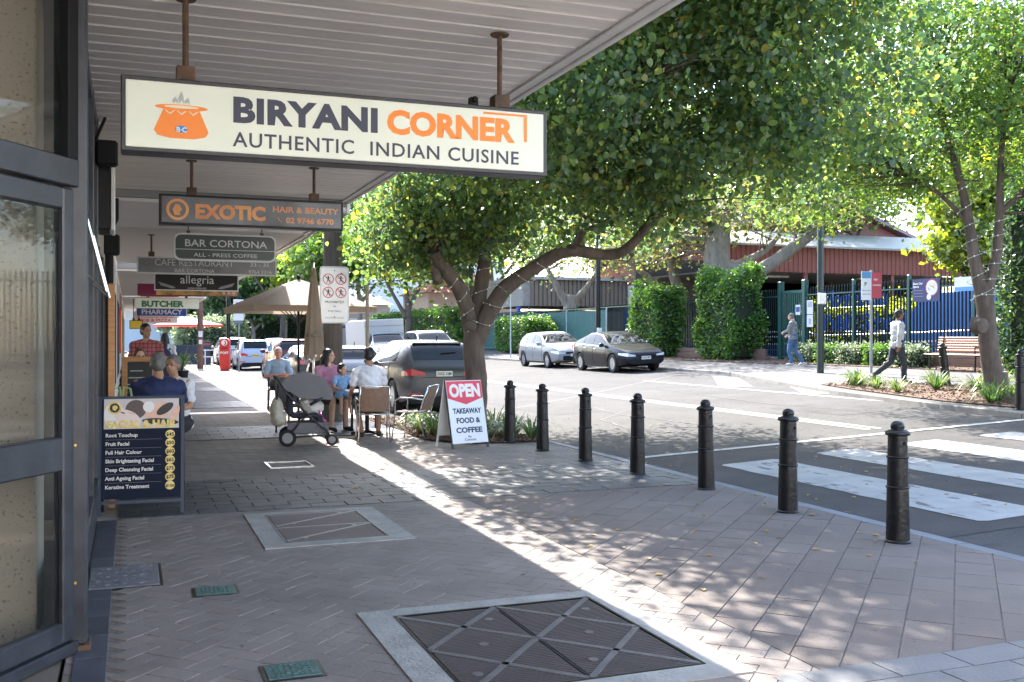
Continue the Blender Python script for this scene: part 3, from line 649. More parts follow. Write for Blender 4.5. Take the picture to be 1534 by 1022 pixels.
q = MB(); q.span((W*.83, y-.003, H*.875), (W*.945, y, H*.905)); q.span((W*.937, y-.003, H*.50), (W*.945, y, H*.87)); q.build('corner_line', Mor, t)
t2 = thing('security_camera', 'small black dome camera on top of the cream sign near its right hanger', 'camera', (t.location.x+W*.815, 5.9, t.location.z+H))
q = MB(); q.box((0, 0, .03), (.05, .05, .06)); q.ell((0, -.03, .045), (.02, .02, .02)); q.build('camera_body', M_blackm, t2)
Mg = mat('sign_grey', (.10, .105, .11), .35, var=.35, vscale=2, col2=(.2, .2, .21)); Mcop = mat('copper_letters', (.80, .24, .09), .4, var=.2, vscale=3, col2=(.82, .42, .14))
t, W, H, y = hang_sign('dark grey Exotic hair and beauty sign with copper letters', 238, 512, 291, 337, 11.3, Mg, hx=(.17, .84))
q = MB(); q.lathe([(.085, y-.004), (.085, y), (.115, y), (.115, y-.004)], (0, 0, 0), 28, 'Y'); 
def ring(cx, cz, r0, r1, y, n=28):
    q = MB(); P = [(cx+r*math.cos(2*math.pi*k/n), yy, cz+r*math.sin(2*math.pi*k/n)) for yy in (y-.003, y) for r in (r0, r1) for k in range(n)]
    q.add(P, [(k, (k+1) % n, n+(k+1) % n, n+k) for k in range(n)]+[(n+k, n+(k+1) % n, 3*n+(k+1) % n, 3*n+k) for k in range(n)]+[(k, (k+1) % n, 2*n+(k+1) % n, 2*n+k) for k in range(n)]); return q
def disc(cx, cz, r, y, n=20, e=.003): q = MB(); q.prism([(cx+r*math.cos(2*math.pi*k/n), cz+r*math.sin(2*math.pi*k/n)) for k in range(n)], y-e, y); return q
ring(W*.095, H*.5, .085, .115, y).build('ring_logo', Mcop, t)
q = MB(); q.prism([(W*.095-.03, H*.5-.06), (W*.095+.03, H*.5-.06), (W*.095+.02, H*.5-.03), (W*.095+.045, H*.5-.0), (W*.095+.02, H*.5+.05), (W*.095-.02, H*.5+.06), (W*.095-.05, H*.5)], y-.003, y); q.build('profile_logo', Mcop, t)
text('EXOTIC', .2, Mcop, t, (W*.185, y-.001, H*.26), bold=.05, width=W*.375)
text('HAIR & BEAUTY', .09, Mcop, t, (W*.60, y-.001, H*.55), bold=.02, width=W*.37)
text('02 9746 6770', .085, Mcop, t, (W*.675, y-.001, H*.2), bold=.03, width=W*.27)
q = MB(); q.tube([(W*.64-.02, y-.004, H*.38), (W*.64-.005, y-.004, H*.27), (W*.64+.02, y-.004, H*.22)], .006, 6); q.build('phone_icon', Mcop, t)
# Bar Cortona rounded sign
a = atY(260, 349, 15.8); b = atY(260, 390, 15.8); c = atY(413, 349, 15.8); W = c.x-a.x; H = a.z-b.z
t = thing('rounded_hanging_sign', 'dark green rounded Bar Cortona sign with silver edge', 'sign', (a.x, 15.8, b.z))
def rrect(x0, x1, z0, z1, r, n=6):
    P = []
    for cx, cz, s in ((x1-r, z0+r, -90), (x1-r, z1-r, 0), (x0+r, z1-r, 90), (x0+r, z0+r, 180)):
        for k in range(n+1): P.append((cx+r*math.cos(R(s+90*k/n)), cz+r*math.sin(R(s+90*k/n))))
    return P
MB().prism(rrect(0, W, 0, H, .1), -.05, .05).build('sign_box', mat('silver_edge', (.55, .56, .56), .4), t)
MB().prism(rrect(.025, W-.025, .025, H-.025, .085), -.056, -.04).build('sign_face', mat('dark_green', (.012, .03, .028), .35), t)
ms = mat('silver_letters', (.55, .56, .56), .4)
text('BAR CORTONA', .15, ms, t, (W*.1, -.057, H*.52), bold=.005, width=W*.8); text('ALL - PRESS COFFEE', .08, ms, t, (W*.19, -.057, H*.15), width=W*.62)
MB().span((.03, -.06, H*.40), (W-.03, -.055, H*.42)).build('divider_line', ms, t)
for f in (.14, .86): hanger(t, W*f, H, 3.36-b.z, .5)
t, W, H, y = hang_sign('grey Cafe Restaurant sign partly behind the rounded sign', 205, 414, 384, 410, 18.3, Mg, ms, soff=3.36, depth=.1, hx=(.1, .9))
text('CAFE RESTAURANT', .16, ms, t, (W*.12, y-.001, H*.50), width=W*.56); text('BAR CORTONA', .09, ms, t, (W*.26, y-.001, H*.12), width=W*.28)
text('33 - 35', .09, ms, t, (W*.8, y-.001, H*.55), width=W*.14); text('9764 3316', .09, ms, t, (W*.79, y-.001, H*.12), width=W*.17)
t, W, H, y = hang_sign('black allegria sign with white script and birds', 231, 357, 409, 435, 26.8, M_black, ms, soff=3.2, depth=.1)
text('allegria', .30, ms, t, (W*.30, y-.001, H*.42), width=W*.40); text('ALEGRIA KOREAN BBQ', .06, ms, t, (W*.39, y-.001, H*.1), width=W*.22)
for s in (-1, 1):
    q = MB(); x = W*.5+s*W*.25
    for k in range(4): q.prism([(x, H*.14), (x+s*W*(.05+.04*k), H*(.12+.05*k)), (x+s*W*(.10+.035*k), H*(.2+.1*k)), (x+s*W*.03, H*.25)], y-.003-.0004*k, y)
    q.build('bird_motif', mat('motif_grey', (.22, .22, .23), .5), t)
t, W, H, y = hang_sign('burgundy and gold food sign just below the allegria sign', 206, 357, 425, 443, 28.5, mat('gold_print', (.45, .2, .05), .5, var=.8, vscale=3, col2=(.8, .45, .12)), mat('burgundy', (.09, .01, .03), .5), soff=3.2, depth=.1, hx=(.2, .8))
MB().span((.03, y-.003, .03), (W*.18, y, H-.03)).build('magenta_panel', mat('magenta', (.25, .01, .08), .5), t)
for k in range(3): disc(W*(.85+.05*k), H*.3, .045, y).build('cake_motif', mat('cake', (.6, .35, .25), .5), t)
t, W, H, y = hang_sign('cream Butcher sign with green serif letters', 202, 298, 446, 462, 40, Mw, M_white, soff=3.2, depth=.12, hx=(.2, .8))
text('BUTCHER', .3, mat('letter_green', (.01, .18, .06), .5), t, (W*.10, y-.001, H*.18), bold=.05, width=W*.66)
MB().span((W*.08, y-.004, H+.04), (W*.68, .06, H+.13)).build('red_strip', mat('sign_red', (.55, .05, .02), .5), t)
t, W, H, y = hang_sign('blue Pharmacy sign with white letters', 204, 280, 459, 474, 46, mat('pharm_blue', (.02, .06, .30), .5), M_white, soff=3.15, depth=.12, hx=(.2, .8))
text('PHARMACY', .3, M_white, t, (W*.10, y-.001, H*.22), bold=.02, width=W*.8)
t, W, H, y = hang_sign('white hanging sign with small red letters beyond the pharmacy', 200, 266, 467, 484, 52, mat('sign_pink', (.72, .55, .52), .5), M_white, soff=3.15, depth=.12, hx=(.2, .8))
text('CHARCOAL KEBABS', .2, mat('sign_red', (.55, .05, .02)), t, (W*.06, y-.001, H*.5), bold=.03, width=W*.85); text('PIDE & PIZZA', .2, mat('sign_red', (.55, .05, .02)), t, (W*.1, y-.001, H*.12), bold=.02, width=W*.75)
t, W, H, y = hang_sign('small yellow hanging sign low at the far shops', 194, 214, 480, 493, 44, mat('sign_yellow', (.75, .5, .03), .5), M_black, soff=3.15, depth=.12, hx=(.3, .7))
# ================= TIMBER POLES WITH SIGNS
Mpole = mat('old_timber_pole', (.10, .085, .075), .9, var=.35, vscale=3, bump=.6, bscale=20, stretch=(6, 6, .5))
PP = atz(497, 629); PP = Vector((3.62, 19.1, 0))
t = thing('timber_power_pole', 'thick dark timber pole behind the cafe tables holding a regulation sign', 'pole', PP)
q = MB(); q.tube([(0, 0, -.1), (0, 0, 3), (0, 0, 9.5)], [.19, .175, .14], 20); q.build('pole_shaft', Mpole, t, smooth=40)
Mal = mat('sign_silver', (.50, .51, .52), .3, metal=.25, var=.15, vscale=2)
t = thing('regulation_sign', 'silver plate with four red prohibition circles strapped to the timber pole', 'sign', (3.60, 18.85, 1.86))
MB().prism(rrect(-.275, .275, 0, 1.07, .06), -.012, .0).build('sign_plate', Mal, t)
MB().prism(rrect(-.262, .262, .013, 1.057, .05), -.0135, -.0125).build('border', mat('sign_border', (.10, .10, .11), .5), t); MB().prism(rrect(-.255, .255, .02, 1.05, .045), -.015, -.0140).build('sign_face', Mal, t)
Mrd = mat('sign_red2', (.6, .03, .03), .5)
for i, (x, z) in enumerate(((-.12, .83), (.12, .83), (-.12, .58), (.12, .58))):
    ring(x, z, .088, .105, -.0155).build('red_circle', Mrd, t)
    q = MB(); q.box((x, -.017, z), (.19, .003, .016), M=Matrix.Rotation(R(45), 3, 'Y')); q.build('red_bar', Mrd, t)
    q = MB(); q.ell((x, -.018, z+.05), (.014, .002, .014)); q.box((x, -.018, z+.01), (.02, .003, .06), M=Matrix.Rotation(R(12), 3, 'Y'))
    for s in (-1, 1): q.box((x+s*.018, -.018, z-.04), (.012, .003, .055), M=Matrix.Rotation(R(-25*s), 3, 'Y')); q.box((x+s*.028, -.018, z+.02), (.04, .003, .01), M=Matrix.Rotation(R(30*s*(1 if i % 2 else -1)), 3, 'Y'))
    q.build('figure_icon', M_blackm, t)
text('PROHIBITED', .06, M_blackm, t, (0, -.0155, .38), align='CENTER', bold=.01, width=.36); text('IN', .05, M_blackm, t, (0, -.0155, .30), align='CENTER'); text('THIS MALL', .05, M_blackm, t, (0, -.0155, .21), align='CENTER', width=.26)
text('STRATHFIELD COUNCIL', .03, M_blackm, t, (0, -.0155, .09), align='CENTER', width=.36)
for z in (.12, .99): MB().lathe([(.012, -.02), (.012, -.012)], (0, 0, z), 8, 'Y').build('bolt', M_black, t)
fp = atz(300, 552); t = thing('slim_timber_pole', 'brown timber pole with pasted notices left of the red post box', 'pole', fp)
q = MB(); q.tube([(0, 0, 0), (0, 0, 5)], [.16, .13], 12); q.build('pole_shaft', mat('brown_pole', (.16, .09, .065), .9, var=.3, vscale=5), t, smooth=40)
q = MB(); q.box((.0, -.165, 1.75), (.2, .01, .3)); q.box((0, -.165, 1.35), (.17, .01, .22)); q.build('notice', M_white, t)
t = thing('pale_timber_post', 'slender pale timber post rising beside the cafe table', 'post', (3.86, 17.2, 0)); q = MB(); q.tube([(0, 0, 0), (0, 0, 2.5)], .03, 8); q.build('post_shaft', mat('pale_post', (.30, .24, .17), .8), t)
# ================= SANDWICH BOARDS
def aframe(name, label, loc, rz, W, H, lean, frame, back):
    t = thing(name, label, 'sandwich board', loc, rz); a = math.atan2(lean, H)
    Rx = Matrix.Rotation(-a, 4, 'X')
    front = bpy.data.objects.new('front_panel', None)
    q = MB(); T = .03
    for x in (-W/2, W/2-T): q.box((x+T/2, 0, H/2), (T, .025, H))
    q.box((0, 0, H-.015), (W-2*T-.002, .024, .03)); q.box((0, 0, .12), (W-2*T-.002, .024, .03))
    o = q.build('frame', frame, t); o.location = (0, -lean, 0); o.rotation_euler.x = -a
    k = MB(); 
    for x in (-W/2, W/2-T): k.box((x+T/2, 0, H/2), (T, .02, H))
    k.box((0, 0, H-.03), (W-2*T-.002, .02, .03)); k.box((0, .0, H/2+.05), (W-2*T-.004, .006, H-.22))
    b = k.build('rear_leaf', back, t); b.location = (0, lean, 0); b.rotation_euler.x = a
    k = MB(); k.box((0, 0, H*.94), (W*.5, .03, .04)); k.build('hinge', M_black, t)
    return t, o
P = atz(213, 771)
t, o = aframe('menu_sandwich_board', 'tall navy facial and hair price board on the left', (P.x, P.y+.12, 0), R(-4), .735, 1.07, .14, mat('navy_frame', (.02, .035, .065), .5), M_blackm)
MB().box((0, -.008, .60), (.67, .006, .90)).build('poster', mat('poster_navy', (.010, .014, .032), .75, spec=.2), o)
# picture strip: plain generic faces and towels
PW = .64
MB().box((-.0, -.0125, .91), (PW, .003, .27)).build('photo_strip', mat('photo_grey', (.55, .52, .53), .4, var=.1), o)
def pp(cx, cz, rx, rz_, rot, m_, nm, y=-.0150, n=20):
    q = MB(); q.prism([(cx+rx*math.cos(2*math.pi*k/n)*math.cos(rot)-rz_*math.sin(2*math.pi*k/n)*math.sin(rot), cz+rx*math.cos(2*math.pi*k/n)*math.sin(rot)+rz_*math.sin(2*math.pi*k/n)*math.cos(rot)) for k in range(n)], y, y+.0004); q.build(nm, m_, o)
sk1 = mat('poster_skin', (.72, .45, .36), .5, var=.15, vscale=12); sk2 = mat('poster_pale', (.75, .62, .60), .5)
pp(-.235, .9, .085, .12, 0, mat('poster_white', (.75, .75, .75), .5), 'towel_print'); pp(-.05, .95, .09, .085, 0, mat('poster_dark', (.10, .07, .07), .5), 'hair_print', -.0152)
pp(-.12, .87, .12, .07, R(-25), sk2, 'face_print', -.0156); pp(-.09, .915, .03, .006, R(-20), sk1, 'lip_print', -.0160); pp(-.16, .92, .022, .006, R(-20), mat('poster_dark', (.10, .07, .07)), 'lash_print', -.016)
pp(.14, .93, .12, .075, R(25), sk1, 'face_print', -.0154); pp(.20, .95, .085, .038, R(35), mat('poster_black', (.02, .02, .02), .5, var=.3), 'mask_print', -.0158); pp(.285, .90, .032, .09, R(-20), sk1, 'hand_print', -.0157)
pp(.16, .835, .16, .03, R(-4), mat('poster_black', (.02, .02, .02)), 'strap_print', -.0159); pp(.06, .97, .05, .05, 0, mat('poster_white', (.75, .75, .75)), 'towel_print', -.0156)
Mgold = mat('gold_letters', (.80, .55, .12), .4, var=.3, vscale=20, col2=(.9, .75, .3))
q = MB(); q.prism([(-.23+.058*math.cos(k*R(15)), .965+.058*math.sin(k*R(15))) for k in range(24)], -.0172, -.0166); q.build('badge', Mgold, o)
q = MB(); q.prism([(-.23+.042*math.cos(k*R(15)), .965+.042*math.sin(k*R(15))) for k in range(24)], -.0178, -.0174); q.build('badge_centre', mat('poster_black', (.02, .02, .02)), o)
q = MB(); q.prism([(-.245, .945), (-.22, .94), (-.212, .955), (-.20, .965), (-.212, .985), (-.235, .99), (-.25, .975)], -.0184, -.018); q.build('badge_profile', Mgold, o)
text('FACIAL & HAIR', .09, Mgold, o, (-.30, -.019, .785), bold=.06, width=.60, ext=.001)
rows = [('Root Touchup', '$45'), ('Fruit Facial', '$50'), ('Full Hair Colour', '$60'), ('Skin Brightening Facial', '$65'), ('Deep Cleansing Facial', '$75'), ('Anti Ageing Facial', '$75'), ('Keratine Treatment', '$150')]
for i, (a_, b_) in enumerate(rows):
    z = .715-i*.077
    text(a_, .046, M_white, o, (-.305, -.0125, z-.012), bold=.025, ext=.001, name='menu_line')
    q = MB(); q.prism([(.245+.041*math.cos(k*R(15)), z+.003+.039*math.sin(k*R(15))) for k in range(24)], -.013, -.0115); q.build('price_disc', Mgold, o)
    text(b_, .044 if len(b_) < 4 else .036, M_blackm, o, (.245, -.0142, z-.012), align='CENTER', bold=.03, ext=.0005, name='price')
    if i < 6: MB().span((-.305, -.0125, z-.038), (.17, -.0115, z-.0365)).build('rule_line', mat('rule_grey', (.3, .3, .32), .5), o)
P = atz(699, 671)
t, o = aframe('open_sandwich_board', 'white sandwich board with red OPEN arrow beside the tree', (P.x, P.y+.2, 0), R(13), .62, 1.0, .24, mat('board_black', (.03, .03, .03), .5), M_white)
MB().box((0, -.014, .53), (.60, .006, .92)).build('poster', mat('poster_white2', (.70, .71, .72), .4), o)
q = MB(); q.prism([(-.295, .98), (-.295, .73), (0, .635), (.295, .73), (.295, .98)], -.0205, -.0175); q.build('red_banner', mat('banner_red', (.62, .02, .05), .4), o)
text('OPEN', .25, M_white, o, (-.26, -.022, .755), bold=.05, width=.52, ext=.001); Mn = mat('board_navy', (.015, .035, .085), .5)
for s_, z_, w_ in (('TAKEAWAY', .505, .48), ('FOOD &', .365, .40), ('COFFEE', .225, .44)): text(s_, .105, Mn, o, (0, -.0185, z_), bold=.04, align='CENTER', width=w_)
text('Bar', .045, Mn, o, (0, -.0185, .15), align='CENTER'); text('Cortona', .055, Mn, o, (0, -.0185, .105), align='CENTER', width=.19)
# ================= BOLLARDS
def bollard():
    t = thing('bollard', 'x', 'bollard', (0, 0, 0), 0, 'black bollards along the near kerb')
    q = MB(); q.lathe([(.098, 0), (.098, .012), (.090, .02), (.088, .1), (.083, .395), (.081, .42)], n=28); q.lathe([(.0795, .44), (.0775, .655)], n=28); q.lathe([(.0755, .675), (.073, .83)], n=28); q.build('post_shaft', BOLL, t, smooth=35)
    for z, r in ((.42, .083), (.655, .079)): MB().lathe([(r-.003, z), (r+.006, z+.003), (r+.008, z+.01), (r+.006, z+.017), (r-.003, z+.02)], n=28).build('collar', BOLL, t, smooth=True)
    MB().lathe([(.075, .83), (.092, .836), (.096, .85), (.092, .862), (.072, .872), (.05, .877), (.048, .885), (.054, .895), (.05, .917), (.038, .934), (.02, .943), (.001, .945)], n=28).build('cap', BOLL, t, smooth=50)
    h = MB(); h.lathe([(.013, -.002), (.013, .004)], (0, 0, 0), 10, 'Y'); h = h.build('sight_hole', mat('hole', (.002, .002, .002), 1), t); h.location = (.018, -.0745, .775); h.rotation_euler.z = .2
    return t
Bd = bollard()
Bl = ['black bollard nearest the camera, rightmost on the near kerb', 'second nearest black bollard, left of the nearest one', 'third black bollard from the right, before the zebra crossing', 'middle black bollard of the near kerb row, on the dark paving', 'fifth black bollard, just past the dark paving band', 'sixth black bollard, next to the planting bed', 'farthest black bollard, standing at the planting beside the OPEN board']
bp = [(1345, 812), (1180, 767), (1058, 733), (955, 710), (877, 690), (813, 675), (764, 663)]
for i, (u, v) in enumerate(bp):
    o = Bd if i == 0 else copy_tree(Bd); o.location = atz(u, v); o['label'] = Bl[i]; o.rotation_euler = (random.uniform(-.008, .008), random.uniform(-.012, .012), random.uniform(-.3, .3))
def far_on(u, X): a, b = ray(u); return Vector((X, X*b/a, path_z(X)))
o = copy_tree(Bd); o.location = far_on(1529, 14.25); o['label'] = 'black bollard across the road at the right edge'; o['group'] = 'bollards across the road'; o.scale = (1, 1, 1.1)
o = copy_tree(Bd); o.location = far_on(1418, 17.1); o['label'] = 'leaning dark bollard in the planting across the road'; o['group'] = 'bollards across the road'; o.rotation_euler = (0, R(-8), 0); o.scale = (1.1, 1.1, 1.05)
# ================= VEGETATION
def leaves_mesh(name, P, size, mt, droop=.5, fold=.25, up=None, shape=.62, seed=1, rough=None, fine=False):
    r = np.random.default_rng(seed); n = len(P)
    ax = r.normal(size=(n, 3)); ax[:, 2] = ax[:, 2]*.6-droop; ax /= np.linalg.norm(ax, axis=1)[:, None]
    nm = r.normal(size=(n, 3)); nm[:, 2] += .6; sd = np.cross(ax, nm); sd /= np.linalg.norm(sd, axis=1)[:, None]+1e-9
    nn = np.cross(sd, ax); s = (size*(r.uniform(.5, 1.4, n)))[:, None]
    a = P-ax*s*.5; c = P+ax*s*.5; m1 = P-ax*s*.08
    l = m1+sd*s*shape*.5+nn*s*fold*.5; q = m1-sd*s*shape*.5+nn*s*fold*.5
    if fine:
        l2 = P+ax*s*.2+sd*s*shape*.42+nn*s*fold*.35; q2 = P+ax*s*.2-sd*s*shape*.42+nn*s*fold*.35; l = l-ax*s*.12; q = q-ax*s*.12; c = c-nn*s*.12; md = P+ax*s*.03+nn*s*.06
        V = np.stack([a, l, l2, c, q2, q, md], 1).reshape(-1, 3); i0 = np.arange(n)*7
        Fv = np.stack([i0, i0+6, i0+1, i0+1, i0+6, i0+2, i0+2, i0+6, i0+3, i0+3, i0+6, i0+4, i0+4, i0+6, i0+5, i0+5, i0+6, i0], 1).reshape(-1); tr_ = 6
    else:
        V = np.stack([a, l, c, q], 1).reshape(-1, 3); tr_ = 2
        i0 = np.arange(n)*4
        Fv = np.stack([i0, i0+1, i0+2, i0, i0+2, i0+3], 1).reshape(-1)
    me = bpy.data.meshes.new(name); me.vertices.add(len(V)); me.vertices.foreach_set('co', V.astype(np.float32).ravel())
    me.loops.add(len(Fv)); me.loops.foreach_set('vertex_index', Fv.astype(np.int32))
    me.polygons.add(tr_*n); me.polygons.foreach_set('loop_start', (np.arange(tr_*n)*3).astype(np.int32)); me.polygons.foreach_set('loop_total', np.full(tr_*n, 3, np.int32))
    me.materials.append(mt); me.update(calc_edges=True); me.validate(); return me
def leafobj(name, P, size, mt, parent, **k):
    o = bpy.data.objects.new(name, leaves_mesh(name, P, size, mt, **k)); C.objects.link(o); o.parent = parent; return o
def clumps(n, env, r, shell=.35):
    """clump centres inside a list of ellipsoids (c, radii, weight)"""
    out = []; w_ = np.array([e[2] for e in env], float); w_ /= w_.sum()
    while len(out) < n:
        c, rad, _ = env[r.choice(len(env), p=w_)]; d = r.normal(size=3); d /= np.linalg.norm(d); k = r.uniform(shell, 1)**.6
        out.append(np.array(c)+d*np.array(rad)*k)
    return np.array(out)
def crown_pts(cl, per, sig, r, flat=.6):
    P = []
    for c in cl:
        s = sig*r.uniform(.6, 1.4); p = r.normal(size=(per, 3))*[s, s, s*flat]; P.append(c+p)
    return np.concatenate(P)
LG = leafmat('broad_leaf', [(0, (.034, .066, .036)), (.45, (.058, .105, .042)), (.82, (.10, .155, .045)), (.985, (.17, .19, .05)), (1, (.28, .20, .04))], .57, .32)
LS = leafmat('small_leaf', [(0, (.036, .078, .024)), (.5, (.065, .13, .028)), (.95, (.12, .19, .04)), (1, (.24, .20, .04))], .45, .30)
LF = leafmat('fig_leaf', [(0, (.05, .075, .03)), (.5, (.10, .13, .045)), (.9, (.17, .17, .06)), (1, (.22, .16, .07))], .4, .35)
LD = leafmat('dark_leaf', [(0, (.018, .045, .022)), (.6, (.032, .075, .026)), (1, (.07, .12, .03))], .3, .4)
LH = leafmat('hedge_leaf', [(0, (.03, .08, .022)), (.6, (.055, .135, .026)), (1, (.13, .22, .04))], .35, .3)
LY = leafmat('yellow_leaf', [(0, (.06, .10, .02)), (.5, (.12, .17, .03)), (1, (.22, .25, .04))], .4, .4)
LP = leafmat('grey_green_leaf', [(0, (.06, .09, .05)), (.6, (.12, .16, .09)), (1, (.20, .25, .14))], .35, .4)
def branch(q, pts, r0, r1, n=10, jit=.03):
    P = [Vector(p) for p in pts]; out = []; rs = []; k = 6; m_ = len(P)-1
    for i in range(m_):
        p0, p1, p2, p3 = P[max(i-1, 0)], P[i], P[i+1], P[min(i+2, m_)]
        for j in range(k):
            t = j/k; out.append(.5*((2*p1)+(p2-p0)*t+(2*p0-5*p1+4*p2-p3)*t*t+(3*p1-p0-3*p2+p3)*t**3))
    out.append(P[-1]); L = len(out)
    for i in range(L): rs.append((r0+(r1-r0)*(i/(L-1))**.8)*(1+random.uniform(-jit, jit)*1.5))
    q.tube(out, rs, n); return out
def tree(name, label, base, limbs, env, ncl, per, sig, size, lm, bm_, seed=1, group=None, twig=.018, cat='tree', droop=.5, shell=.35, trunk_flare=None, reach=99, **lk):
    t = thing(name, label, cat, base, 0, group); r = np.random.default_rng(seed)
    q = MB(); nodes = []
    for pts, r0, r1 in limbs: nodes += branch(q, pts, r0, r1, 12)[3:]
    if trunk_flare: q.tube([(0, 0, -.05), (0, 0, .12), (0, 0, .5)], [trunk_flare*1.45, trunk_flare*1.12, trunk_flare], 14)
    tr = q.build('trunk', bm_, t, smooth=True)
    cl = clumps(ncl, env, r, shell); b = MB(); NA = np.array([list(p) for p in nodes])
    for c in cl:
        d = np.linalg.norm(NA-c, axis=1)+np.maximum(0, NA[:, 2]-c[2])*1.5; i = int(np.argmin(d)); a = Vector(NA[i]); e = Vector(c)
        if (e-a).length > reach: continue
        m1 = a.lerp(e, .5)+Vector((random.uniform(-.2, .2), random.uniform(-.2, .2), random.uniform(-.05, .25)))
        b.tube([a, m1, e], [twig*1.6+.012*(e-a).length, twig, twig*.4], 5)
    b.build('branches', bm_, tr, smooth=True, fix=False)
    leafobj('crown', crown_pts(cl, per, sig, r), size, lm, t, seed=seed, droop=droop, **lk)
    return t
# --- near street tree
NB = Vector((5.74, 16.9, 0))
def rel(v): return tuple(Vector(v)-NB)
def L(u, v, Y): return rel(atY(u, v, Y))
limbs = [([(0, 0, -.05), (.02, .0, .8), (-.03, 0, 1.35), (0, 0, 1.75)], .205, .19),
         ([(0, 0, 1.5), L(750, 440, 16.6), L(800, 402, 16.2), L(850, 376, 15.8), L(905, 382, 15.6), L(940, 372, 15.3), L(985, 318, 15.0), L(1030, 250, 14.6), L(1080, 190, 14.2)], .165, .05),
         ([(0, 0, 1.45), L(694, 445, 16.9), L(668, 405, 16.8), L(651, 378, 16.7)], .15, .115),
         ([(-.75, -.2, 2.55), L(640, 350, 17.2), L(610, 310, 17.5)], .09, .03),
         ([(0, .1, 1.6), L(722, 420, 17.0), L(727, 372, 17.1), L(722, 320, 17.2), L(735, 230, 17.2), L(745, 120, 17.2)], .155, .05),
         ([L(724, 340, 17.1), L(690, 300, 17.5), L(640, 260, 17.8)], .07, .03),
         ([L(860, 380, 15.8), L(880, 330, 16.3), L(920, 240, 16.8)], .08, .03),
         ([L(745, 120, 17.2), rel((5.8, 15.5, 7.2)), rel((5.5, 12.5, 7.8))], .07, .03), ([L(1080, 190, 14.2), rel((8.8, 13, 7.0)), rel((8.4, 11.6, 7.6))], .06, .03),
         ([L(985, 318, 15.0), L(960, 240, 13.8), L(940, 130, 12.6)], .08, .03)]
env = [(rel((6.3, 16.0, 5.4)), (2.9, 4.0, 2.3), 1.2), (rel((8.3, 14.3, 5.3)), (2.5, 3.6, 2.1), 1.1), (rel((5.3, 13.2, 5.0)), (2.0, 2.4, 1.2), .45),
       (rel((9.4, 12.8, 5.5)), (1.7, 2.2, 1.6), .45), (rel((5.5, 18.6, 4.0)), (1.2, 2.6, 1.1), .42), (rel((6.8, 16.5, 6.6)), (3.4, 4.5, 1.7), .7), (rel((8.0, 17.5, 4.0)), (2.6, 2.2, .8), .25),
       (rel((5.6, 11.6, 7.4)), (2.2, 2.6, 1.4), 1.0), (rel((8.2, 11.8, 7.3)), (2.4, 2.6, 1.4), 1.0), (rel((5.2, 17.6, 3.6)), (1.0, 2.0, .7), .3)]
NT = tree('street_tree', 'large broad leaved street tree with dark forked trunk behind the OPEN board', NB, limbs, env, 880, 145, .38, .098, LG, M_bark, 3, reach=2.2, twig=.012, droop=.9, trunk_flare=.20, shape=.78, fine=True)
q = MB()
kn = rel(atY(707, 488, 16.62)); 
q.tube([(kn[0]+.02, kn[1]+.12, kn[2]), (kn[0], kn[1]+.02, kn[2]), (kn[0]-.005, kn[1], kn[2])], [.10, .09, .06], 12); q.build('branch_scar', M_bark, NT, smooth=40)
# --- right street tree
RB = Vector((15.5, 14.6, path_z(15.5)+.02))
def rel2(v): return tuple(Vector(v)-RB)
def L2(u, v, Y): return rel2(atY(u, v, Y))
limbs = [([(0, 0, -.05), L2(1484, 540, 14.6), L2(1478, 480, 14.6), L2(1474, 440, 14.6)], .19, .165),
         ([L2(1474, 455, 14.6), L2(1460, 390, 14.7), L2(1452, 335, 14.8), L2(1438, 270, 14.9), L2(1415, 190, 15), L2(1400, 90, 15)], .14, .04),
         ([L2(1474, 455, 14.6), L2(1492, 385, 14.5), L2(1497, 320, 14.4), L2(1500, 230, 14.3), L2(1510, 120, 14.2)], .12, .04),
         ([L2(1452, 335, 14.8), L2(1400, 285, 15.4), L2(1350, 262, 16)], .06, .02),
         ([L2(1497, 320, 14.4), L2(1540, 280, 14), L2(1600, 230, 13.5)], .06, .03)]
env = [(rel2((15.2, 16.2, 6.8)), (2.8, 4.0, 2.6), 1), (rel2((13.9, 15.2, 7.0)), (1.9, 2.8, 2.2), .7), (rel2((16.3, 13.0, 6.2)), (2.6, 3, 2.2), .7), (rel2((14.4, 17.6, 5.0)), (2.0, 2.6, 1.0), .5), (rel2((13.4, 17.0, 5.7)), (1.3, 2.0, 1.2), .35), (rel2((17.2, 12.6, 4.9)), (1.8, 2.4, 1.2), .5), (rel2((16.5, 15.5, 6.5)), (2.2, 3, 2), .5)]
RT = tree('street_tree', 'light green street tree with forked trunk wrapped in fairy lights beside the bench', RB, limbs, env, 600, 88, .32, .115, LS, M_bark, 5, reach=2.0, twig=.010, droop=.3, trunk_flare=.195, shape=.5)
q = MB(); kn = rel2(atY(1474, 488, 14.3)); q.tube([(kn[0]+.0, kn[1]+.2, kn[2]), (kn[0], kn[1]+.02, kn[2]), kn], [.16, .14, .09], 14); kn2 = rel2(atY(1460, 480, 14.42)); q.tube([(kn2[0]+.15, kn2[1]+.1, kn2[2]-.1), (kn2[0], kn2[1], kn2[2])], [.12, .08], 10); q.build('branch_scar', M_bark, RT, smooth=40)
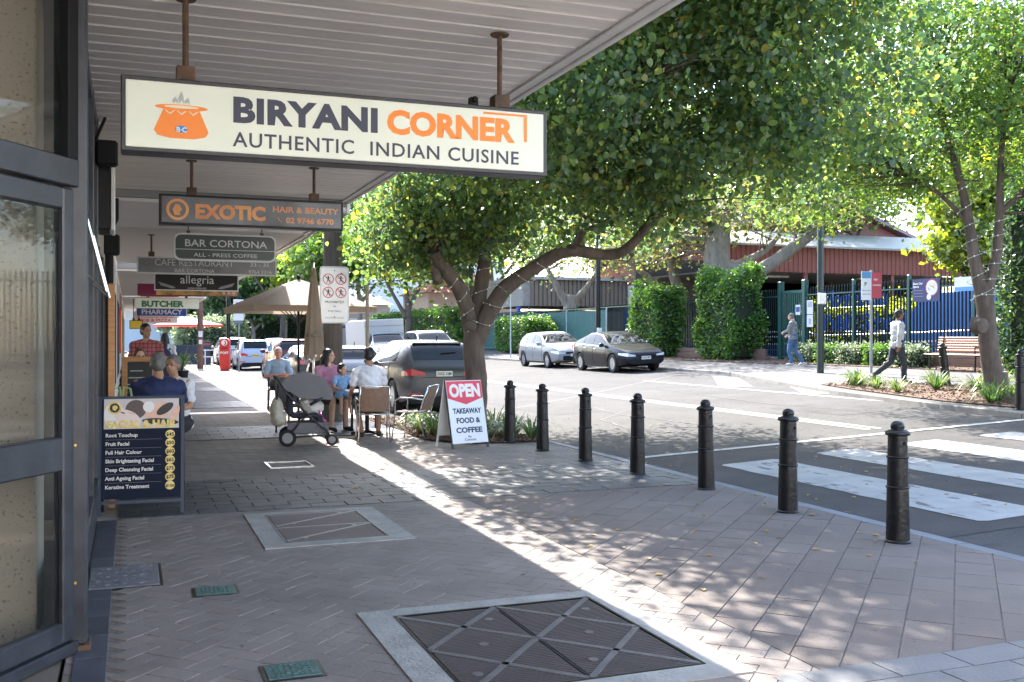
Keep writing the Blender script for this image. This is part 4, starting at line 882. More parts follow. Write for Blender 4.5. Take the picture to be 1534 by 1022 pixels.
# fairy lights
def fairy(label, paths, loc):
    t = thing('fairy_lights', label, 'fairy lights', loc); q = MB(); b = MB()
    for pts, r, turns in paths:
        P = [Vector(p) for p in pts]; N = turns*10; o = []
        for i in range(N+1):
            f = i/N*(len(P)-1); k = min(int(f), len(P)-2); c = P[k].lerp(P[k+1], f-k); a = i*2*math.pi/10
            ax = (P[k+1]-P[k]).normalized(); u_ = ax.orthogonal().normalized(); v_ = ax.cross(u_); o.append(c+(u_*math.cos(a)+v_*math.sin(a))*(r*(1.05-.3*i/N)))
            if i % 2: b.ell(o[-1], (.012, .012, .018), nu=5, nv=4)
        q.tube(o, .0045, 4, cap=False)
    q.build('wire', mat('clear_wire', (.45, .45, .42), .4), t, fix=False); b.build('bulbs', mat('clear_bulb', (.75, .76, .74), .2), t, fix=False)
fairy('thin string of unlit fairy lights wound round the near tree limbs', [([(0, 0, 1.7), L(760, 432, 16.5), L(830, 385, 16.0)], .19, 5), ([(0, 0, 1.6), L(694, 445, 16.9), L(660, 392, 16.8)], .165, 5), ([(0, .1, 1.6), L(722, 420, 17), L(727, 372, 17.1)], .175, 4)], NB)
fairy('unlit fairy lights wound round the forked trunk beside the bench', [([L2(1474, 455, 14.6), L2(1460, 390, 14.7), L2(1452, 335, 14.8), L2(1438, 270, 14.9)], .21, 7), ([L2(1474, 455, 14.6), L2(1492, 385, 14.5), L2(1497, 320, 14.4)], .2, 6)], RB)
# --- fig with grey limbs in the school yard
FB = Vector((27, 40, .9)); 
def L3(u, v, Y): return tuple(atY(u, v, Y)-FB)
limbs = [([(0, 0, -.1), L3(1078, 430, 40), L3(1075, 360, 40), L3(1080, 320, 40)], .75, .5), ([L3(1078, 400, 40), L3(1130, 408, 39), L3(1190, 370, 38), L3(1230, 340, 37)], .42, .2), ([L3(1080, 400, 40), L3(1110, 395, 40.5), L3(1150, 372, 41), L3(1175, 340, 41)], .3, .1),
         ([L3(1076, 350, 40), L3(1050, 315, 40), L3(1020, 300, 40)], .3, .08), ([L3(1080, 330, 40), L3(1100, 290, 40), L3(1120, 240, 40)], .3, .08)]
tree('fig_tree', 'big fig tree with pale grey spreading limbs behind the fence', FB, limbs, [((0, 0, 8.4), (6, 6, 2.4), 1), (L3(1180, 310, 38), (4, 3, 1.0), .7), ((-7.5, -4, 6.4), (2.6, 3.5, 1.0), .5), ((-8, 2, 6.6), (2.6, 3.5, 1.0), .4), (L3(1000, 330, 42), (4, 3, 2), .5)], 280, 34, .7, .24, LF, M_barkg, 11, trunk_flare=None)
FB = Vector((20.6, 46, .7)); 
limbs = [([(0, 0, -.1), L3(1030, 440, 46), L3(1010, 400, 46), L3(1000, 350, 46)], .45, .2), ([L3(1020, 440, 46), L3(975, 395, 46), L3(940, 360, 46), L3(900, 340, 46)], .3, .1)]
tree('fig_tree', 'leaning grey barked tree between the two tall hedges', Vector((27.5, 46, .9)), [([(0, 0, -.1), (-.3, 0, 2.2), (-.9, 0, 4), (-1.3, 0, 6)], .42, .2), ([(-.2, 0, 1.4), (-1.8, 0, 3.3), (-3.6, 0, 4.6)], .28, .1)], [((-2, 0, 6.3), (5, 4, 2.2), 1)], 110, 32, .7, .26, LF, M_barkg, 12)
tree('fig_tree', 'stout bare trunked tree behind the parked silver hatchback', Vector((23.6, 52.5, .8)), [([(0, 0, -.1), (0, 0, 1.6), (.1, 0, 3.2)], .5, .42), ([(0, 0, 2.4), (-.8, 0, 3.6), (-1.6, 0, 5)], .3, .1), ([(0, 0, 2.6), (.9, 0, 3.5), (1.9, 0, 4.8)], .3, .1)], [((0, 0, 6), (4.5, 4, 2), 1)], 90, 32, .6, .24, LF, M_barkg, 13)
# --- background trees
BGT = [('yellow green tree behind the fence banner at right', 'conifer', (26.6, 25.4), 4.9, (2.3, 1.8, 2.4), LY, 190, 50), ('dark tree mass at the far right edge', 'tall_tree', (31, 27.5), 8.5, (3.8, 4.5, 5.5), LD, 260, 45),
       ('tall tree behind the red roofed shed', 'tall_tree', (44, 56), 13, (9, 7, 5.5), LD, 200, 45), ('broad tree left of the red shed', 'tall_tree', (33, 62), 13, (8, 7, 5), LS, 200, 45), 
       ('tall dark tree behind the mural building', 'tall_tree', (30, 84), 13, (9, 8, 5.5), LD, 180, 45), ('dense tree closing the middle of the street', 'tall_tree', (19.8, 92), 11, (7, 8, 5.5), LD, 200, 45),
       ('leafy green tree above the white van', 'tall_tree', (17.5, 66), 8, (3.6, 6, 3.0), LS, 200, 45), ('spreading street tree over the parked utes', 'tall_tree', (15.8, 112), 11, (7, 8, 4.5), LS, 170, 45),
       ('pale yellowish tree above the cafe umbrella', 'tall_tree', (13.6, 98), 10.5, (5.5, 6, 4.2), LY, 110, 40), ('dark round tree at the end of the parked row', 'tall_tree', (11.5, 104), 5.6, (5, 4, 2.8), LD, 160, 45),
       ('small tree beside the far blue roofed shop', 'tall_tree', (4.6, 112), 5, (3.4, 3, 2.6), LP, 120, 45), ('tall feathery tree behind the umbrella', 'tall_tree', (20.5, 132), 17, (8, 6, 5), LP, 120, 40), 
       ('big tree over the far end of the school fence', 'tall_tree', (23.5, 70), 9.5, (4.5, 7, 4), LD, 190, 45), ('distant tree right of the timber pole', 'tall_tree', (14.5, 80), 7.5, (3.2, 5, 2.6), LS, 150, 45), ('tall backdrop tree at the right beyond the school yard', 'tall_tree', (40, 31), 8, (8, 7, 6.5), LS, 240, 45), ('leafy tree right of the red shed', 'tall_tree', (47, 36), 9, (6, 6, 6.5), LD, 200, 45), ('background tree filling behind the fig limbs', 'tall_tree', (38, 48), 10, (6, 5, 3.6), LF, 150, 45)]
for i, (lb, nm, (x, y), cz, rad, lm, nc, per) in enumerate(BGT):
    b0 = path_z(min(x, 30)) if x > 6 else 0
    tree(nm, lb, (x, y, b0), [([(0, 0, -.2), (.15, 0, cz*.3), (-.1, 0, cz*.65), (0, 0, cz)], .16+cz*.018, .08), ([(0, 0, cz*.35), (rad[0]*.3, 0, cz*.6), (rad[0]*.55, 0, cz*.85)], .12+cz*.008, .05), ([(0, 0, cz*.3), (-rad[0]*.3, .3, cz*.55), (-rad[0]*.6, 0, cz*.8)], .12+cz*.008, .05)],
         [((0, 0, cz), rad, 1)], nc, per, max(rad)*.13, .16+.0042*y, lm, M_barkg if i % 2 else M_bark, 30+i, shell=.1)
# --- hedges
def hedge(label, x0, x1, y0, y1, z0, z1, n, size, lm, seed, rough=.12, name='hedge', bulge=0):
    t = thing(name, label, 'hedge', ((x0+x1)/2, (y0+y1)/2, z0)); r = np.random.default_rng(seed); w_, d_, h_ = (x1-x0)/2, (y1-y0)/2, z1-z0
    u = r.uniform(-1, 1, (n, 3)); k = r.integers(0, 5, n); face = np.where(k < 2, 0, np.where(k < 4, 1, 2))
    sg = np.where(r.uniform(size=n) < .5, -1, 1); dep = 1-np.abs(r.normal(size=n))*.16
    for a in range(3): mk = face == a; u[mk, a] = (sg*dep)[mk]
    u[(face == 2) & (u[:, 2] < 0), 2] *= -1
    rad = (np.abs(u)**5).sum(1)**.2; u = np.where((rad > 1)[:, None], u/rad[:, None], u)
    P = np.stack([u[:, 0]*w_, u[:, 1]*d_, (u[:, 2]+1)/2*h_], 1); lump = np.sin(P[:, 1]*2.3+seed)*np.cos(P[:, 2]*2.9)*rough*.8+np.sin(P[:, 0]*3.1+P[:, 1]*4.7)*rough*.5
    P *= (1+lump/np.maximum(.6, np.array([w_]*n)))[:, None]*.5+.5; P += r.normal(size=(n, 3))*rough*.45; P[:, 2] = np.abs(P[:, 2])
    leafobj('foliage', P, size, lm, t, seed=seed, droop=-.1, shape=.5)
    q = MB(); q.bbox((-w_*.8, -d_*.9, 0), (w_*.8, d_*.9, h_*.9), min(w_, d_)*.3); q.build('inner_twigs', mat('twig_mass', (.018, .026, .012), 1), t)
    return t
hedge('tall clipped hedge nearest the green school gate', 21.5, 22.7, 32.5, 35.6, .68, 3.95, 17000, .15, LH, 21, .22)
hedge('second clipped hedge behind the dark parked sedan', 21.5, 22.7, 38.4, 41.4, .68, 3.65, 13000, .16, LH, 22, .25)
hedge('small low hedge left of the silver hatchback', 20.5, 22.4, 51.5, 57, .7, 2.7, 8000, .17, LH, 23, .15)
hedge('tall dark green hedge at the right edge behind the tree', 19.7, 22.0, 14.6, 18.9, .55, 5.3, 24000, .13, LD, 24, .2)
hedge('long low hedge behind the parked white cars', 21, 22.6, 66, 92, .7, 3.6, 15000, .26, LH, 25, .2)
hedge('bright yellow green shrub row behind the school sign letters', 25.4, 26.6, 21.5, 33, 1.3, 2.75, 8000, .15, leafmat('lime_leaf', [(0, (.12, .18, .025)), (.6, (.26, .32, .04)), (1, (.4, .42, .06))]), 26, .35, 'shrub')
hedge('dark green hedge line closing the far end of the road', 10, 26, 118, 121, 0, 6.5, 12000, .4, LD, 28, .6, 'far_hedge')
hedge('grey green bushes beyond the far parked cars', 3.8, 9.8, 92, 97, 0, 3.2, 9000, .3, LP, 27, .4, 'bush')
for i, (u, X) in enumerate(((1214, 22.3), (1246, 22.2), (1282, 22.1), (1322, 22.0), (1366, 21.8))):
    p = far_on(u, X); h = hedge(['small round shrub next to the gate post', 'small round shrub right of the lamp post', 'small round shrub left of the parking sign pole', 'small round shrub behind the walking man', 'small round shrub right of the walking man'][i], p.x-.4, p.x+.4, p.y-.5, p.y+.5, p.z, p.z+.62, 1500, .09, LH if i % 2 else LP, 40+i, .15, 'round_shrub'); h['group'] = 'small shrubs along the school fence'; h['category'] = 'shrub'
# --- strappy plants and mulch beds
def strap_mesh(seed, h=.5, n=70):
    r = random.Random(seed); q = MB()
    for i in range(n):
        a = r.uniform(0, 2*math.pi); l = h*r.uniform(.7, 1.3); k = r.uniform(.55, 1.25); w_ = .011; p = []
        for s in range(5):
            t = s/4; rr = .03+l*k*t*.8; z = l*(t*1.3-(t**2.2)*.85*k*1.25); ww = w_*(1-t**2)+.001
            x, y = rr*math.cos(a), rr*math.sin(a); p += [(x-math.sin(a)*ww, y+math.cos(a)*ww, max(z, .01)), (x+math.sin(a)*ww, y-math.cos(a)*ww, max(z, .01))]
        q.add(p, [(2*s, 2*s+1, 2*s+3, 2*s+2) for s in range(4)])
    return q.mesh('strap_leaves', leafmat('strap_leaf', [(0, (.03, .07, .025)), (.6, (.065, .13, .035)), (1, (.20, .24, .08))], .3, .35), fix=False)
SM = [strap_mesh(i) for i in range(4)]
def plants(pts, labels, group, sc=1.0):
    made = []
    for i, p in enumerate(pts):
        o = bpy.data.objects.new('strappy_plant', SM[i % 4]); C.objects.link(o); o.location = p; o.rotation_euler.z = random.uniform(0, 6); s = sc*random.uniform(.75, 1.15); o.scale = (s, s, s)
        tag(o, labels[0], 'plant', group); made.append(o)
    ORD = ['first', 'second', 'third', 'fourth', 'fifth', 'sixth', 'seventh', 'eighth', 'ninth', 'tenth', 'eleventh', 'twelfth', 'thirteenth', 'fourteenth', 'fifteenth', 'sixteenth', 'seventeenth', 'eighteenth']
    made.sort(key=lambda o: (o.location.x*math.cos(YAW)-o.location.y*math.sin(YAW))/(o.location.x*math.sin(YAW)+o.location.y*math.cos(YAW)))
    for k_, o in enumerate(made): o['label'] = '%s, %s from the left' % (labels[0], ORD[k_])
def mulch(name, poly, zf, label):
    q = MB(); q.add([(x, y, zf(x)+.012) for x, y in poly], [tuple(range(len(poly)))]); o = struct(name, q, mat('mulch_soil', (.12, .07, .045), 1, var=.4, vscale=20, bump=.8, bscale=60))
    r = random.Random(5); b = MB(); X = [p[0] for p in poly]; Y = [p[1] for p in poly]; cnt = 0
    def ins(x, y):
        c = False; j = len(poly)-1
        for i in range(len(poly)):
            if (poly[i][1] > y) != (poly[j][1] > y) and x < (poly[j][0]-poly[i][0])*(y-poly[i][1])/(poly[j][1]-poly[i][1])+poly[i][0]: c = not c
            j = i
        return c
    for _ in range(2600):
        x, y = r.uniform(min(X), max(X)), r.uniform(min(Y), max(Y))
        if ins(x, y): b.box((x, y, zf(x)+r.uniform(.015, .04)), (r.uniform(.03, .08), .02, .01), M=Euler((r.uniform(-.5, .5), r.uniform(-.5, .5), r.uniform(0, 3))).to_matrix())
    c = b.build('bark_mulch', mat('bark_chip', (.15, .09, .06), .9, isl=.5), None, fix=False); tag(c, kind='stuff', label='brown bark mulch chips covering the planting bed', cat='mulch'); return ins
flat0 = lambda x: 0.0
ins = mulch('planting_bed', [(4.75, 14.2), (5.93, 14.2), (5.93, 15.3), (5.6, 17), (5.3, 18.3), (4.75, 19.3), (4.3, 19.3), (4.3, 15.0)], flat0, '')
pp_ = [(5.55, 14.6), (5.75, 15.1), (5.2, 14.9), (5.7, 15.8), (4.9, 15.1), (4.55, 15.4), (4.5, 16.0), (5.4, 16.2), (4.6, 16.8), (4.95, 17.6), (5.85, 14.45)]
plants([(x, y, 0) for x, y in pp_], ['strappy green plant in the mulch bed round the near tree'], 'strappy plants round the near tree', 1.0)
ins = mulch('far_planting_bed', [(14.35, 12.0), (14.5, 14.9), (15.3, 18.4), (15.9, 20.4), (17.3, 20.4), (17.6, 16), (17.6, 12)], lambda x: path_z(x)+.01, '')
r_ = random.Random(3); fp_ = []
while len(fp_) < 18:
    x, y = r_.uniform(14.4, 16.9), r_.uniform(12.3, 20.2)
    if ins(x, y) and ins(x-.15, y) and abs(x-15.5)+abs(y-14.6) > .5: fp_.append((x, y, path_z(x)))
plants(fp_, ['strappy plant among the clumps in the mulch bed across the road'], 'strappy plants across the road', 1.15)
mulch('fence_bed', [(21.1, 18), (23.8, 18), (23.8, 44), (20.9, 44), (20.9, 29.5), (21.4, 28.5)], lambda x: path_z(x)+.01, '')
# ================= SCHOOL SIDE
Mgf = mat('green_fence', (.015, .075, .065), .4, metal=.2); Mgb = mat('dark_picket', (.006, .014, .014), .65, spec=.15)
FX = 22.85; ZT = 3.35
fn = thing('school_fence', 'dark green steel picket fence along the school frontage', 'fence', (FX, 12, 0))
def picket_mesh(h): q = MB(); q.box((0, 0, h/2), (.04, .04, h)); q.add([(-.02, -.02, h), (.02, -.02, h), (.02, .02, h), (-.02, .02, h), (0, 0, h+.09)], [(0, 1, 4), (1, 2, 4), (2, 3, 4), (3, 0, 4)]); return q.mesh('picket', Mgb, fix=False)
pm = picket_mesh(2.45)
GY0, GY1 = atX(1206, 500, FX).y, atX(1170, 500, FX).y    # gate opening
y = 12.0; k = 0; far = MB()
while y < 96:
    if not (GY0-.05 < y < GY1+.05):
        if k < 150: inst('picket', pm, fn, (0, y-12, .9)); k += 1
        else: far.box((0, y-12, 2.05), (.036, .036, 2.3))
    y += .14 if y < 50 else .17
far.build('picket', Mgb, fn, fix=False)['kind'] = 'stuff'
for a, b in ((12, GY0), (GY1, 96)):
    for z in (1.1, 3.1): MB().span((-.025, a-12, z), (.025, b-12, z+.045)).build('rail', Mgf, fn)
for u in (1279, 1362, 1460): p = atX(u, 500, FX); MB().bbox((-.05, p.y-12-.05, .7), (.05, p.y-12+.05, 3.55), .01).build('fence_post', Mgf, fn)
for y in (GY1+3, 36.5, 43, 50, 57, 64): MB().bbox((-.04, y-12-.04, .7), (.04, y-12+.04, 3.4), .01).build('fence_post', Mgf, fn)
q = MB(); q.bbox((-.12, 0, .4), (.12, GY0-12-2.0, .95), .01); q.build('low_wall', mat('blue_paint', (.018, .08, .26), .5, var=.08), fn)
gt = thing('school_gate', 'tall green barred pedestrian gate in the school fence', 'gate', (FX, GY0, .72)); gw = GY1-GY0
for yy in (0, gw): MB().bbox((-.09, yy-.09, 0), (.09, yy+.09, 2.95), .01).build('gate_post', Mgf, gt)
MB().span((-.03, .1, .1), (.03, gw-.1, .18)).build('gate_rail', Mgf, gt); MB().span((-.03, .1, 2.5), (.03, gw-.1, 2.6)).build('gate_rail', Mgf, gt); MB().span((-.03, .1, 1.1), (.03, gw-.1, 1.16)).build('gate_rail', Mgf, gt)
n = 11
for i in range(n): MB().box((0, .15+i*(gw-.3)/(n-1), 1.35), (.036, .036, 2.3)).build('gate_bar', Mgf, gt)
MB().bbox((-.06, .12, 1.1), (.04, .25, 1.35), .01).build('gate_lock', M_black, gt)
# posters on fence
def fposter(label, u0, u1, v0, v1, m_, name='fence_poster', cat='poster', X=None):
    X = X or FX-.05; a = atX(u0, v0, X); b = atX(u1, v1, X); a2 = atX(u0, v1, X)
    t = thing(name, label, cat, (X, a.y, a2.z)); W = a.y-b.y; H = a.z-a2.z
    MB().span((-.008, -W, 0), (.004, 0, H)).build('sheet', m_, t); return t, W, H
Mpap = mat('paper', (.68, .67, .67), .6)
t, W, H = fposter('small white notice with blue picture left on the gate post', 1192, 1199, 457, 472, Mpap); MB().span((-.011, -W*.9, H*.3), (-.009, -W*.1, H*.8)).build('print', mat('print_blue', (.05, .08, .25), .6), t)
t, W, H = fposter('upper white notice on the fence right of the gate', 1209, 1218, 450, 471, Mpap); MB().span((-.011, -W*.85, H*.5), (-.009, -W*.15, H*.9)).build('print', mat('print_grey', (.4, .38, .45), .6), t)
t, W, H = fposter('lower white notice on the fence with a crest', 1209, 1218, 472, 490, Mpap); MB().span((-.011, -W*.7, H*.25), (-.009, -W*.3, H*.7)).build('print', mat('print_grey', (.4, .38, .45)), t)
t, W, H = fposter('navy Share Our Space banner hung on the fence', 1367, 1408, 419, 453, mat('banner_navy', (.02, .025, .10), .5), 'fence_banner', 'banner')
rt = (R(90), 0, R(-90))
for s_, z_ in (('Share Our', .76), ('Space', .63)): text(s_, H*.13, M_white, t, (-.012, -.03*W, H*z_), rt, bold=.03, width=W*(.36 if 'Share' in s_ else .22))
for i in range(3): MB().span((-.011, -W*.4, H*(.5-.13*i)), (-.009, -W*.04, H*(.505-.13*i))).build('text_line', M_white, t)
def ydisc(cy, cz, r, x, m_, nm, t, n=20): q = MB(); q.prism([(cy+r*math.cos(2*math.pi*k/n), cz+r*math.sin(2*math.pi*k/n)) for k in range(n)], x, x+.002, 'YZ'); return q.build(nm, m_, t)
ydisc(-W*.72, H*.6, H*.36, -.011, mat('banner_red2', (.6, .05, .1), .5), 'ring_print', t); ydisc(-W*.72, H*.6, H*.32, -.0135, Mpap, 'disc_print', t)
for dy, dz, c in ((-.04, .08, (.7, .45, .05)), (.05, .02, (.5, .25, .15)), (-.1, -.06, (.2, .3, .5)), (.08, .12, (.65, .5, .1))): MB().box((-.0155, -W*(.72+dy), H*(.6+dz)), (.002, W*.12, H*.05), M=Matrix.Rotation(R(40), 3, 'X')).build('picture_print', mat('pic%d' % int(c[0]*100), c, .5), t)
ydisc(-W*.62, H*.2, H*.13, -.017, Mpap, 'badge_print', t)
t, W, H = fposter('white and blue banner at the fence partly behind the tree', 1430, 1472, 416, 437, Mpap, 'fence_banner', 'banner'); MB().span((-.012, -W, 0), (-.009, 0, H*.3)).build('print', mat('print_sky', (.1, .3, .6), .6), t)
# school name letters
Mbl = mat('blue_letter', (.02, .12, .50), .45)
X = FX+.15; a = atX(1234, 458, X); b = atX(1326, 458, X); c = atX(1234, 493, X); d = atX(1336, 493, X)
t = thing('school_name_sign', 'large blue raised letters reading Homebush Public School behind the fence', 'sign', (X, a.y, 0))
text('Homebush', .80, Mbl, t, (0, 0, a.z-.05), rt, width=a.y-b.y, bold=.02, ext=.02, name='name_letters'); text('Public School', .80, Mbl, t, (0, .0, c.z-.05), rt, width=c.y-d.y+.6, bold=.02, ext=.02, name='name_letters')
q = MB()
for zz_ in (a.z-.1, c.z-.1): q.tube([(.05, .2, zz_), (.05, -(a.y-b.y), zz_)], .02, 6)
for yy in (.2, -(a.y-b.y)*.5, -(a.y-b.y)): q.tube([(.08, yy, .7), (.08, yy, a.z+.3)], .03, 6)
q.build('support_frame', Mgf, t)
# blue ramp wall and handrails
t = thing('blue_ramp_wall', 'bright blue painted ramp wall behind the fence at right', 'wall', (25.1, 19.4, .8))
q = MB(); q.prism([(0, 0), (8.2, 0), (8.2, 1.2), (7.2, 2.25), (0, 2.35)], -.1, .1, 'YZ'); q.build('wall_panel', mat('ramp_blue', (.055, .15, .38), .6, var=.06), t)
q = MB(); q.prism([(9, -.2), (24, -.2), (24, .35), (9, .6)], -.6, -.5, 'YZ'); q.build('low_blue_wall', mat('blue_paint', (.025, .12, .42)), t)
t = thing('ramp_handrail', 'white tubular handrails of the school ramp', 'handrail', (24.4, 17, .8)); q = MB()
for z0, z1 in ((.95, .75), (.65, .45)): q.tube([(0, 0, z0+.25), (0, 9, z0), (0, 20, z1)], .03, 6)
for y in range(0, 21, 2): q.tube([(0, y, -.1), (0, y, 1.1-.02*y)], .025, 6)
q.tube([(0, 12, .3), (0, 15, 1.0), (0, 20, 1.0)], .03, 6); q.build('rail', mat('rail_white', (.6, .6, .58), .4), t)
# timber retaining wall and bench
t = thing('timber_retaining_wall', 'low brown timber sleeper wall behind the bench', 'retaining wall', (22.35, 17.6, path_z(22.3)-.05))
for i in range(3): MB().bbox((-.06, 0, i*.16), (.06, 9.2-2.2, i*.16+.155), .008).build('sleeper', mat('sleeper', (.17, .105, .075), .8, var=.3, vscale=4, stretch=(1, .3, 3)), t)
t = thing('timber_retaining_wall', 'low timber sleeper edge between the two tall hedges and gate', 'retaining wall', (22.4, GY1+.3, path_z(22.3)-.05))
for i in range(3): MB().bbox((-.06, 0, i*.16), (.06, 13, i*.16+.155), .008).build('sleeper', mat('sleeper', (.17, .105, .075)), t)
bp0 = far_on(1442, 21.3)
t = thing('park_bench', 'timber slatted bench with dark iron frame facing the road', 'bench', bp0, 0)
Msl = mat('bench_timber', (.33, .15, .075), .5, var=.2, vscale=6, rnd=.1)
for i in range(5): MB().bbox((-.42+i*.095, -1.0, .43), (-.34+i*.095, 1.0, .465), .008).build('seat_slat', Msl, t)
for i in range(6): MB().bbox((.06+i*.012, -1.0, .52+i*.07), (.09+i*.012, 1.0, .58+i*.07), .008).build('back_slat', Msl, t)
for y in (-.8, .8):
    q = MB(); q.tube([(-.38, y, 0), (-.36, y, .42), (.05, y, .42), (.14, y, .95)], .025, 6); q.tube([(.12, y, 0), (.02, y, .42)], .025, 6); q.tube([(-.38, y, .42), (-.38, y, .66), (.08, y, .66)], .02, 6); q.build('leg_frame', M_black, t)
# red shed
Mred = mat('red_cladding', (.30, .095, .09), .5, var=.1, vscale=1); BX, BY = 26.5, 42
t = thing('red_school_shed', 'long shed with dusty red ribbed cladding and pale roof behind the fence', 'building', (BX, BY, 0))
q = MB(); x = 0; P = []
while x < 22: P += [(x, 0), (x+.16, 0), (x+.18, -.04), (x+.26, -.04)]; x += .28
vs = [(px, py, z) for z in (4.85, 6.15) for px, py in P]; k = len(P); q.add(vs, [(i, i+1, k+i+1, k+i) for i in range(k-1)]); q.build('wall_cladding', Mred, t)
q = MB(); q.add([(-.4, -.35, 6.2), (22, -.35, 6.2), (22, 6, 7.6), (-.4, 6, 7.6), (-.4, -.35, 6.1), (22, -.35, 6.1), (22, 6, 7.5), (-.4, 6, 7.5)], [(0, 1, 2, 3), (4, 5, 6, 7), (0, 1, 5, 4), (0, 3, 7, 4)]); q.build('roof', mat('pale_roof', (.42, .41, .38), .5), t)
for x in (.2, 5.5, 11, 16.5): MB().bbox((x-.1, .1, .9), (x+.1, .3, 6.1), .01).build('post', Mred, t)
MB().span((0, 8, .9), (22, 8.2, 6)).build('back_wall', mat('dim_wall', (.14, .13, .13), .8, var=.3), t); MB().span((0, .3, 4.8), (22, 8, 4.85)).build('ceiling', mat('dim_wall', (.14, .13, .13)), t)
for x in (4.2, 10, 15): MB().bbox((x, 1.5, 4.68), (x+1.3, 1.7, 4.79), .01).build('light_fitting', M_white, t)
t = thing('mauve_roof_hall', 'hall with faded mauve roof rising behind the red shed', 'building', (31, 50, 0)); q = MB()
q.prism([(0, 5), (16, 5), (16, 7.2), (8, 10), (0, 7.2)], 0, 14, 'XZ'); q.build('wall', Mred, t); q = MB(); q.prism([(-.6, 7.1), (8, 10.1), (16.6, 7.1), (16.6, 7.3), (8, 10.35), (-.6, 7.3)], -.5, 14.5, 'XZ'); q.build('roof', mat('mauve_roof', (.42, .28, .33), .6), t); MB().span((0, 0, 0), (16, 14, 5)).build('base', M_white, t)
# mural building
t = thing('mural_building', 'brown school building with slatted upper band and a dark red patterned mural', 'building', (24, 60, 0))
MB().span((0, 0, 0), (16, 7, 3.3)).build('wall', mat('dim_wall2', (.32, .29, .27), .8, var=.2), t)
q = MB(); x = 0
while x < 17: q.span((x, -.4, 3.6), (x+.22, -.3, 5.3)); x += .3
q.build('upper_slats', mat('slat_brown', (.22, .17, .13), .8), t)['kind'] = 'stuff'
MB().span((-.5, -.6, 5.3), (17, 7, 5.5)).build('roof', mat('pale_roof', (.62, .60, .55)), t); MB().span((-.5, -.28, 3.6), (17, 7, 5.28)).build('upper_wall', mat('dim_wall2', (.3, .3, .3)), t)
mu = MB().span((-.0, -.12, 1.6), (5.2, -.02, 3.3)).build('mural', mat('mural_dark', (.04, .045, .075), .6), t)
Mmr = mat('mural_red', (.32, .03, .06), .6); Mmp = mat('mural_pale', (.65, .50, .45), .6)
for cx, cz, r in ((.5, 2.6, .45), (1.9, 2.7, .75), (3.6, 2.8, .6), (4.7, 2.4, .5)):
    rr = random.Random(int(cx*10)); out = [(cx+r*(1+.2*rr.uniform(-1, 1))*math.cos(k*R(30)), cz+r*.85*(1+.2*rr.uniform(-1, 1))*math.sin(k*R(30))) for k in range(12)]
    for s_, mm, yy in ((1.1, Mmp, -.13), (1, Mmr, -.135), (.62, Mmp, -.14), (.55, Mmr, -.145), (.25, Mmp, -.15)): q = MB(); q.prism([(cx+(px-cx)*s_, cz+(pz-cz)*s_) for px, pz in out], yy, yy+.02); q.build('mural_shape', mm, t)
for cx in (1.2, 2.8, 4.3): q = MB(); q.prism([(cx, 1.65), (cx+.35, 2.2), (cx+.1, 2.8), (cx+.3, 3.25), (cx+.2, 3.25), (cx-.02, 2.8), (cx+.22, 2.2), (cx-.1, 1.65)], -.133, -.121); q.build('mural_line', Mmp, t)
for x in (-1.1, 6.5, 8.3, 11): MB().bbox((x, -.9, 0), (x+.25, -.65, 3.5), .02).build('blue_post', mat('post_blue', (.03, .10, .38), .5), t)
# green mesh fence left part
t = thing('green_mesh_fence', 'thin green mesh fence in front of the mural', 'fence', (22.7, 46, .8))
MB().span((-.01, 0, 0), (.01, 46, 2.2)).build('mesh_panel', mat('mesh_green', (.05, .16, .15), .7, alpha=.55), t)
for y in range(0, 47, 5): MB().bbox((-.03, y-.03, 0), (.03, y+.03, 2.3), .005).build('mesh_post', mat('galv', (.42, .45, .45), .5), t)
# far houses
def house(label, x, y, w_, d_, h, wc, rc, hip=1.8, win=3):
    t = thing('house', label, 'house', (x, y, 0)); MB().span((0, 0, 0), (w_, d_, h)).build('wall', wc, t)
    q = MB(); q.add([(-.4, -.4, h), (w_+.4, -.4, h), (w_+.4, d_+.4, h), (-.4, d_+.4, h), (w_*.3, d_/2, h+hip), (w_*.7, d_/2, h+hip)], [(0, 1, 5, 4), (1, 2, 5), (2, 3, 4, 5), (3, 0, 4), (0, 3, 2, 1)]); q.build('roof', rc, t)
    for i in range(win):
        xx = w_*(i+.5)/win; f = MB().bbox((xx-.6, -.05, h*.45), (xx+.6, .02, h*.45+1.3), .01).build('window', M_white, t); MB().span((xx-.52, -.06, h*.45+.08), (xx+.52, -.045, h*.45+1.22)).build('pane', M_glass, f)
    return t
Mpk = mat('pink_render', (.48, .34, .28), .8, var=.1); Mtr = mat('terracotta', (.34, .12, .07), .8, var=.2); Mslt = mat('slate_roof', (.14, .15, .18), .7)
house('salmon rendered house beyond the hedge with white blinds', 22.5, 78, 8, 8, 5.2, Mpk, Mtr); house('grey brick house with slate roof far behind the white van', 19.3, 110, 8, 8, 5.2, mat('grey_brick', (.30, .27, .27), .8), Mslt)
t = house('pale blue shop with blue awning at the end of the street', -6, 122, 20, 8, 8, mat('pale_blue', (.45, .50, .58), .7), Mslt, 1.2, 5)
MB().span((-.5, -2.5, 5.6), (20.5, 0, 6.6)).build('blue_awning', mat('awning_blue', (.22, .36, .62), .6), t)
house('white apartment house behind the far blue shop', 4, 145, 22, 9, 17, mat('hazy_white', (.52, .54, .57), .8), Mslt, 2, 6)
house('hazy grey building above the distant trees', 30, 150, 26, 10, 14, mat('hazy_white', (.5, .5, .5)), Mslt, 2, 6)
